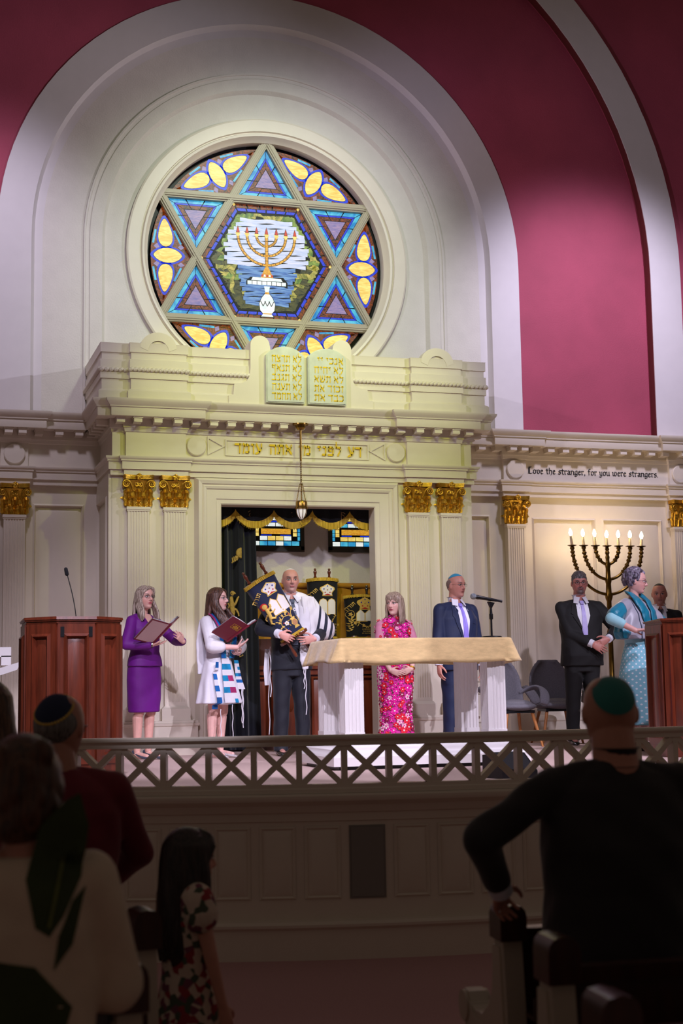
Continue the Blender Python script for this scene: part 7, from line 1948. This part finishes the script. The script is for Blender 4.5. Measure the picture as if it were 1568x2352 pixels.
# 10 ---- man at left
p = Person('man seen from behind in a burgundy shirt and embroidered navy skullcap', (.585, 5.24, FLOOR), radians(-4), 1.608, 'm', skin_mat('skin_left_man', (180, 126, 106), (140, 84, 80), (80, 74, 70)), head=(-26, 8, 0), feet=.12, bw=1.12, fat=1.08, rw=(.17, .26, .93), rp=(1, -.5, -.3), lw=(-.17, .26, .93), lp=(-1, -.5, -.3), rh=((-.6, .8, .1), (-.2, 0, 1), .5), lh=((.6, .8, .1), (.2, 0, 1), .5))
p.finish(.005); k = p.k
BURG = fabric('burgundy_shirt', srgb(112, 16, 36), .75, .1, .12, .2); suit(p, BURG, None, open_=False, trouser=fabric('dark_trousers', srgb(40, 38, 42)), jacket='shirt', wr=.004)
mb = MB(); R = p.M.to_3x3(); mb.ell(p.M @ Vector((0, -.03, .012)), (.081, .088, .088), R, 24, 16); me = remesh(mb, .006, 1); meshobj(me, 'short_grey_hair', hair_mat('short_grey', (70, 66, 64), (130, 124, 120)), p.t)
p.kippah(mat('navy_cap_cloth', srgb(24, 34, 66), .8), tilt=-46); p.glasses('rect', MATS['thin_wire_frame'])
mb = MB(); Mk = p.M @ Matrix.Rotation(radians(46), 4, 'X')
for i in range(40): a = 2 * pi * i / 40; mb.ell(Mk @ Vector((.0655 * cos(a), .0795 * sin(a), .083)), (.006, .006, .006), None, 8, 6)
mb.build('kippah_border', EGOLD, p.t)
# 11 ---- woman in cream, nearest left
p = Person('brown haired woman seen from behind in a cream top with a large leaf print', (.30, 3.37, FLOOR), radians(-3), 1.515, 'f', skin_mat('skin_cream_woman', (196, 140, 120), (150, 86, 84), (70, 56, 48)), head=(-14, 4, 0), feet=.09, rw=(.165, .24, .90), rp=(.4, -1, -.3), lw=(-.165, .24, .90), lp=(-.4, -1, -.3), bw=1.06)
p.finish(.005); k = p.k
CRM = fabric('cream_cotton', srgb(214, 196, 172), .85, .05, .15, .1)
mb = MB(); mb.loft(rings([(.62 * k, .20 * k, .16 * k, 0), (.85 * k, .20 * k, .145 * k, 0), (1.05 * k, .180 * k, .130 * k, 0), (1.28 * k, .190 * k, .135 * k, 0), (1.40 * k, .180 * k, .10 * k, -.01), (1.46 * k, .11 * k, .065 * k, -.02)]))
for sd in (1, -1): mb.cap((sd * .07, -.02, 1.425 * k), p.S[sd], .045 * k, .068 * k)
p.sleeves(mb, (.070, .072, .066), .45); j = p.garment(mb, 'top', CRM, .008, 4, .004); bv = bvh(j.data)
LEAF = mat('dark_green_print', srgb(58, 72, 38), .85, var=.25, vscale=8); VEIN = mat('pale_green_print', srgb(110, 118, 62), .85)
lf = [(.02, 1.12), (.0, 1.22), (.03, 1.33), (.085, 1.385), (.115, 1.40), (.135, 1.33), (.12, 1.22), (.08, 1.14), (.05, 1.10)]
p.decal(bv, lf, .003, 'leaf_print', LEAF, .002, d=(0, 1, 0), label='dark green leaf printed on the back'); p.decal(bv, [(.045, 1.12), (.052, 1.12), (.112, 1.38), (.104, 1.38)], .006, 'leaf_vein', VEIN, .002, d=(0, 1, 0))
p.decal(bv, [(-.10, .80), (.06, .82), (.10, .95), (.02, 1.04), (-.08, 1.06), (-.14, .96)], .003, 'leaf_print', LEAF, .002, d=(0, 1, 0)); p.decal(bv, [(.10, 1.17), (.13, 1.20), (.10, 1.08), (.06, 1.03), (.07, 1.10)], .003, 'leaf_print', LEAF, .002, d=(0, 1, 0))
mb = MB(); R = p.M.to_3x3(); rn = random.Random(8); mb.ell(p.M @ Vector((0, -.02, .026)), (.088, .108, .108), R, 28, 18); mb.ell(p.M @ Vector((0, -.055, -.05)), (.075, .066, .075), R, 20, 14)
for i in range(60):
    a = rn.uniform(pi * .75, pi * 2.25); z = rn.uniform(-.10, .09); mb.ell(p.M @ Vector((.075 * cos(a), .09 * sin(a) - .02, z)), (.022, .022, .032), None, 8, 6)
me = remesh(mb, .006, 2); meshobj(me, 'hair', hair_mat('auburn_hair', (44, 26, 16), (98, 62, 38)), p.t)
# 12 ---- woman at the far left edge
p = Person('brown haired woman cut off by the left edge of the picture', (.385, 5.85, FLOOR), radians(0), 1.665, 'f', skin_mat('skin_edge_woman', (196, 140, 120), (150, 86, 84), (70, 56, 48)), head=(-6, 0, 0), feet=.09)
p.finish(.006); k = p.k
mb = MB(); mb.loft(rings([(.10 * k, .22 * k, .18 * k, 0), (.85 * k, .20 * k, .145 * k, 0), (1.05 * k, .160 * k, .120 * k, 0), (1.28 * k, .175 * k, .125 * k, 0), (1.40 * k, .165 * k, .09 * k, -.01), (1.46 * k, .10 * k, .06 * k, -.02)])); p.sleeves(mb, (.064, .056, .046), .9); p.garment(mb, 'dress', fabric('brown_dress', srgb(70, 50, 44)), .009, 3)
long_hair(p, hair_mat('chestnut_hair', (50, 32, 22), (110, 76, 52)), .30, .02, .006, .05, 1.2, seed=12, voxel=.007)
# 13 ---- little girl
p = Person('little girl with long dark hair in a floral dress, seen in profile', (1.0, 5.08, FLOOR), radians(-74), 1.150, 'c', skin_mat('skin_little_girl', (206, 150, 130), (176, 86, 86), (60, 46, 40)), head=(0, 2, 0), feet=.08, hs=.90, bw=1.02, rw=(.14, .08, .50), lw=(-.14, .08, .50))
p.finish(.0042); k = p.k
FLD = bpy.data.materials.new('floral_cotton'); FLD.use_nodes = True; nt = FLD.node_tree; N = nt.nodes; L = nt.links
tc = N.new('ShaderNodeTexCoord'); vo = N.new('ShaderNodeTexVoronoi'); vo.inputs['Scale'].default_value = 42; L.new(tc.outputs['Object'], vo.inputs['Vector']); rp = N.new('ShaderNodeValToRGB'); rp.color_ramp.interpolation = 'CONSTANT'
cs_ = [(150, 44, 50), (206, 186, 168), (206, 186, 168), (74, 84, 66), (206, 186, 168), (120, 60, 80)]
e = rp.color_ramp.elements
while len(e) < len(cs_): e.new(.5)
for i, c in enumerate(cs_): e[i].position = i / len(cs_); e[i].color = srgb(*c)
sx = N.new('ShaderNodeSeparateColor'); L.new(vo.outputs['Color'], sx.inputs[0]); L.new(sx.outputs[0], rp.inputs['Fac']); L.new(rp.outputs['Color'], N['Principled BSDF'].inputs['Base Color']); N['Principled BSDF'].inputs['Roughness'].default_value = .85
mb = MB(); mb.loft(rings([(.42 * k, .25 * k, .22 * k, 0), (.85 * k, .19 * k, .15 * k, 0), (1.02 * k, .155 * k, .12 * k, 0), (1.28 * k, .165 * k, .125 * k, 0), (1.40 * k, .155 * k, .09 * k, -.01), (1.46 * k, .09 * k, .06 * k, -.02)], 48, 2.1, lambda a, z: .04 * sin(9 * a) * max(0, (.6 - z) / .4)))
p.sleeves(mb, (.090, .060, .046), 0.0); 
mb2 = MB(); mb2.merge(mb)
for sd in (1, -1): mb2.cap(p.S[sd], p.S[sd].lerp(p.E[sd], .32), .085 * k, .088 * k)
mbx = MB(); mbx.loft(rings([(.42 * k, .25 * k, .22 * k, 0), (.85 * k, .19 * k, .15 * k, 0), (1.02 * k, .155 * k, .12 * k, 0), (1.28 * k, .165 * k, .125 * k, 0), (1.40 * k, .155 * k, .09 * k, -.01), (1.46 * k, .09 * k, .06 * k, -.02)], 48, 2.1, lambda a, z: .04 * sin(9 * a) * max(0, (.6 - z) / .4)))
for sd in (1, -1): mbx.cap(p.S[sd] * .9 + Vector((0, 0, p.S[sd].z * .1)), p.S[sd].lerp(p.E[sd], .30), .085 * k, .088 * k)
p.garment(mbx, 'dress', FLD, .006, 3, .002)
long_hair(p, hair_mat('dark_brown_hair', (20, 13, 12), (58, 42, 38)), .34, .012, .004, .0, 1.1, seed=15, voxel=.0055)
# ------------------------------------------------------------------ lamps of the hall
def spot(name, loc, tgt, energy, col, angle, blend=.3, size=.15):
    l = bpy.data.lights.new(name, 'SPOT'); l.energy = energy; l.color = col; l.spot_size = radians(angle); l.spot_blend = blend; l.shadow_soft_size = size
    o = bpy.data.objects.new(name, l); COL.objects.link(o); o.location = loc
    o.rotation_euler = (Vector(tgt) - Vector(loc)).to_track_quat('-Z', 'Y').to_euler(); return o
spot('stage_spot_right', (11.6, 8.8, 7.3), (2.0, 16, 6.4), 1300, (.82, .80, 1.0), 41, .7, .08)
spot('stage_spot_left', (-3.4, 8.8, 7.3), (7.9, 16, 6.0), 1200, (.84, .76, 1.0), 41, .7, .08)
spot('wall_wash_left', (.6, 12.0, 9.0), (.7, 16, 6.0), 640, (.84, .76, 1.0), 56, .9, .3)
spot('wall_wash_niche', (4.18, 11.6, 9.4), (4.18, 16, 6.4), 820, (.88, 1.0, .82), 60, .9, .3)
spot('wall_wash_right', (8.3, 12.0, 8.7), (8.2, 16, 5.7), 1250, (.80, .74, 1.0), 56, .9, .3)
spot('ark_spot_left', (2.9, 8.7, 8.0), (4.1, 15, 4.35), 430, (.90, 1.0, .16), 36, .55, .08)
spot('ark_spot_right', (5.6, 8.7, 8.0), (4.3, 15, 4.35), 430, (.90, 1.0, .16), 36, .55, .08)
spot('stage_wash_left', (1.2, 8.7, 6.6), (3.2, 13.8, 1.2), 800, (.86, .78, 1.0), 52, .5, .10)
spot('stage_wash_right', (7.4, 8.7, 6.6), (5.7, 13.6, 1.2), 800, (.86, .78, 1.0), 52, .5, .10)
for x_, t_ in ((1.4, 2.3), (4.3, 4.4), (7.4, 6.9)):
    o_ = spot('front_profile_spot', (x_, 2.0, 7.6), (t_, 11.75, 1.52), 2700, (.86, .80, 1.0), 21, .12, .06); o_.data.use_square = True
spot('arch_warm', (7.5, 10.5, 5.0), (2.75, 16, 8.2), 130, (1.0, .62, .30), 20, .9, .2)
spot('arch_violet', (1.0, 10.5, 5.0), (5.5, 16, 8.25), 130, (.72, .50, 1.0), 18, .9, .2)
spot('arch_orange', (2.0, 10.0, 5.0), (7.1, 16, 8.4), 80, (1.0, .45, .16), 12, .9, .2)
struct(MB().box(-9, 14, -4, 1.2, 4.0, 4.3).build('overhead_light_blocker', CREAM))  # unseen slab, added to keep ambient light off the foreground
w = bpy.data.worlds.new('dim_hall'); SC.world = w; w.use_nodes = True
bg = w.node_tree.nodes['Background']; bg.inputs['Color'].default_value = (1.0, .78, .66, 1); bg.inputs['Strength'].default_value = .075
# ------------------------------------------------------------------ camera
cam = bpy.data.cameras.new('camera'); co = bpy.data.objects.new('camera', cam); COL.objects.link(co)
cam.sensor_fit = 'HORIZONTAL'; cam.sensor_width = 24.0; cam.lens = 3362 / 1568 * 24.0
yaw, pitch, roll = radians(17.28), radians(6.91), radians(-.96)
fwd = Vector((sin(yaw) * cos(pitch), cos(yaw) * cos(pitch), sin(pitch))); rgt = Vector((cos(yaw), -sin(yaw), 0)); upv = rgt.cross(fwd)
r2 = cos(roll) * rgt + sin(roll) * upv; u2 = -sin(roll) * rgt + cos(roll) * upv
co.matrix_world = Matrix(((r2.x, u2.x, -fwd.x, 0), (r2.y, u2.y, -fwd.y, 0), (r2.z, u2.z, -fwd.z, 1.70), (0, 0, 0, 1)))
cam.dof.use_dof = True; cam.dof.focus_distance = 14.2; cam.dof.aperture_fstop = 3.4; cam.clip_end = 200
SC.camera = co
SC.view_settings.view_transform = 'Standard'; SC.view_settings.look = 'None'; SC.view_settings.gamma = 1; SC.view_settings.exposure = 0.0
SC.view_settings.use_curve_mapping = False
SC.cycles.use_denoising = True
SC.cycles.max_bounces = 6; SC.cycles.sample_clamp_indirect = 4.0
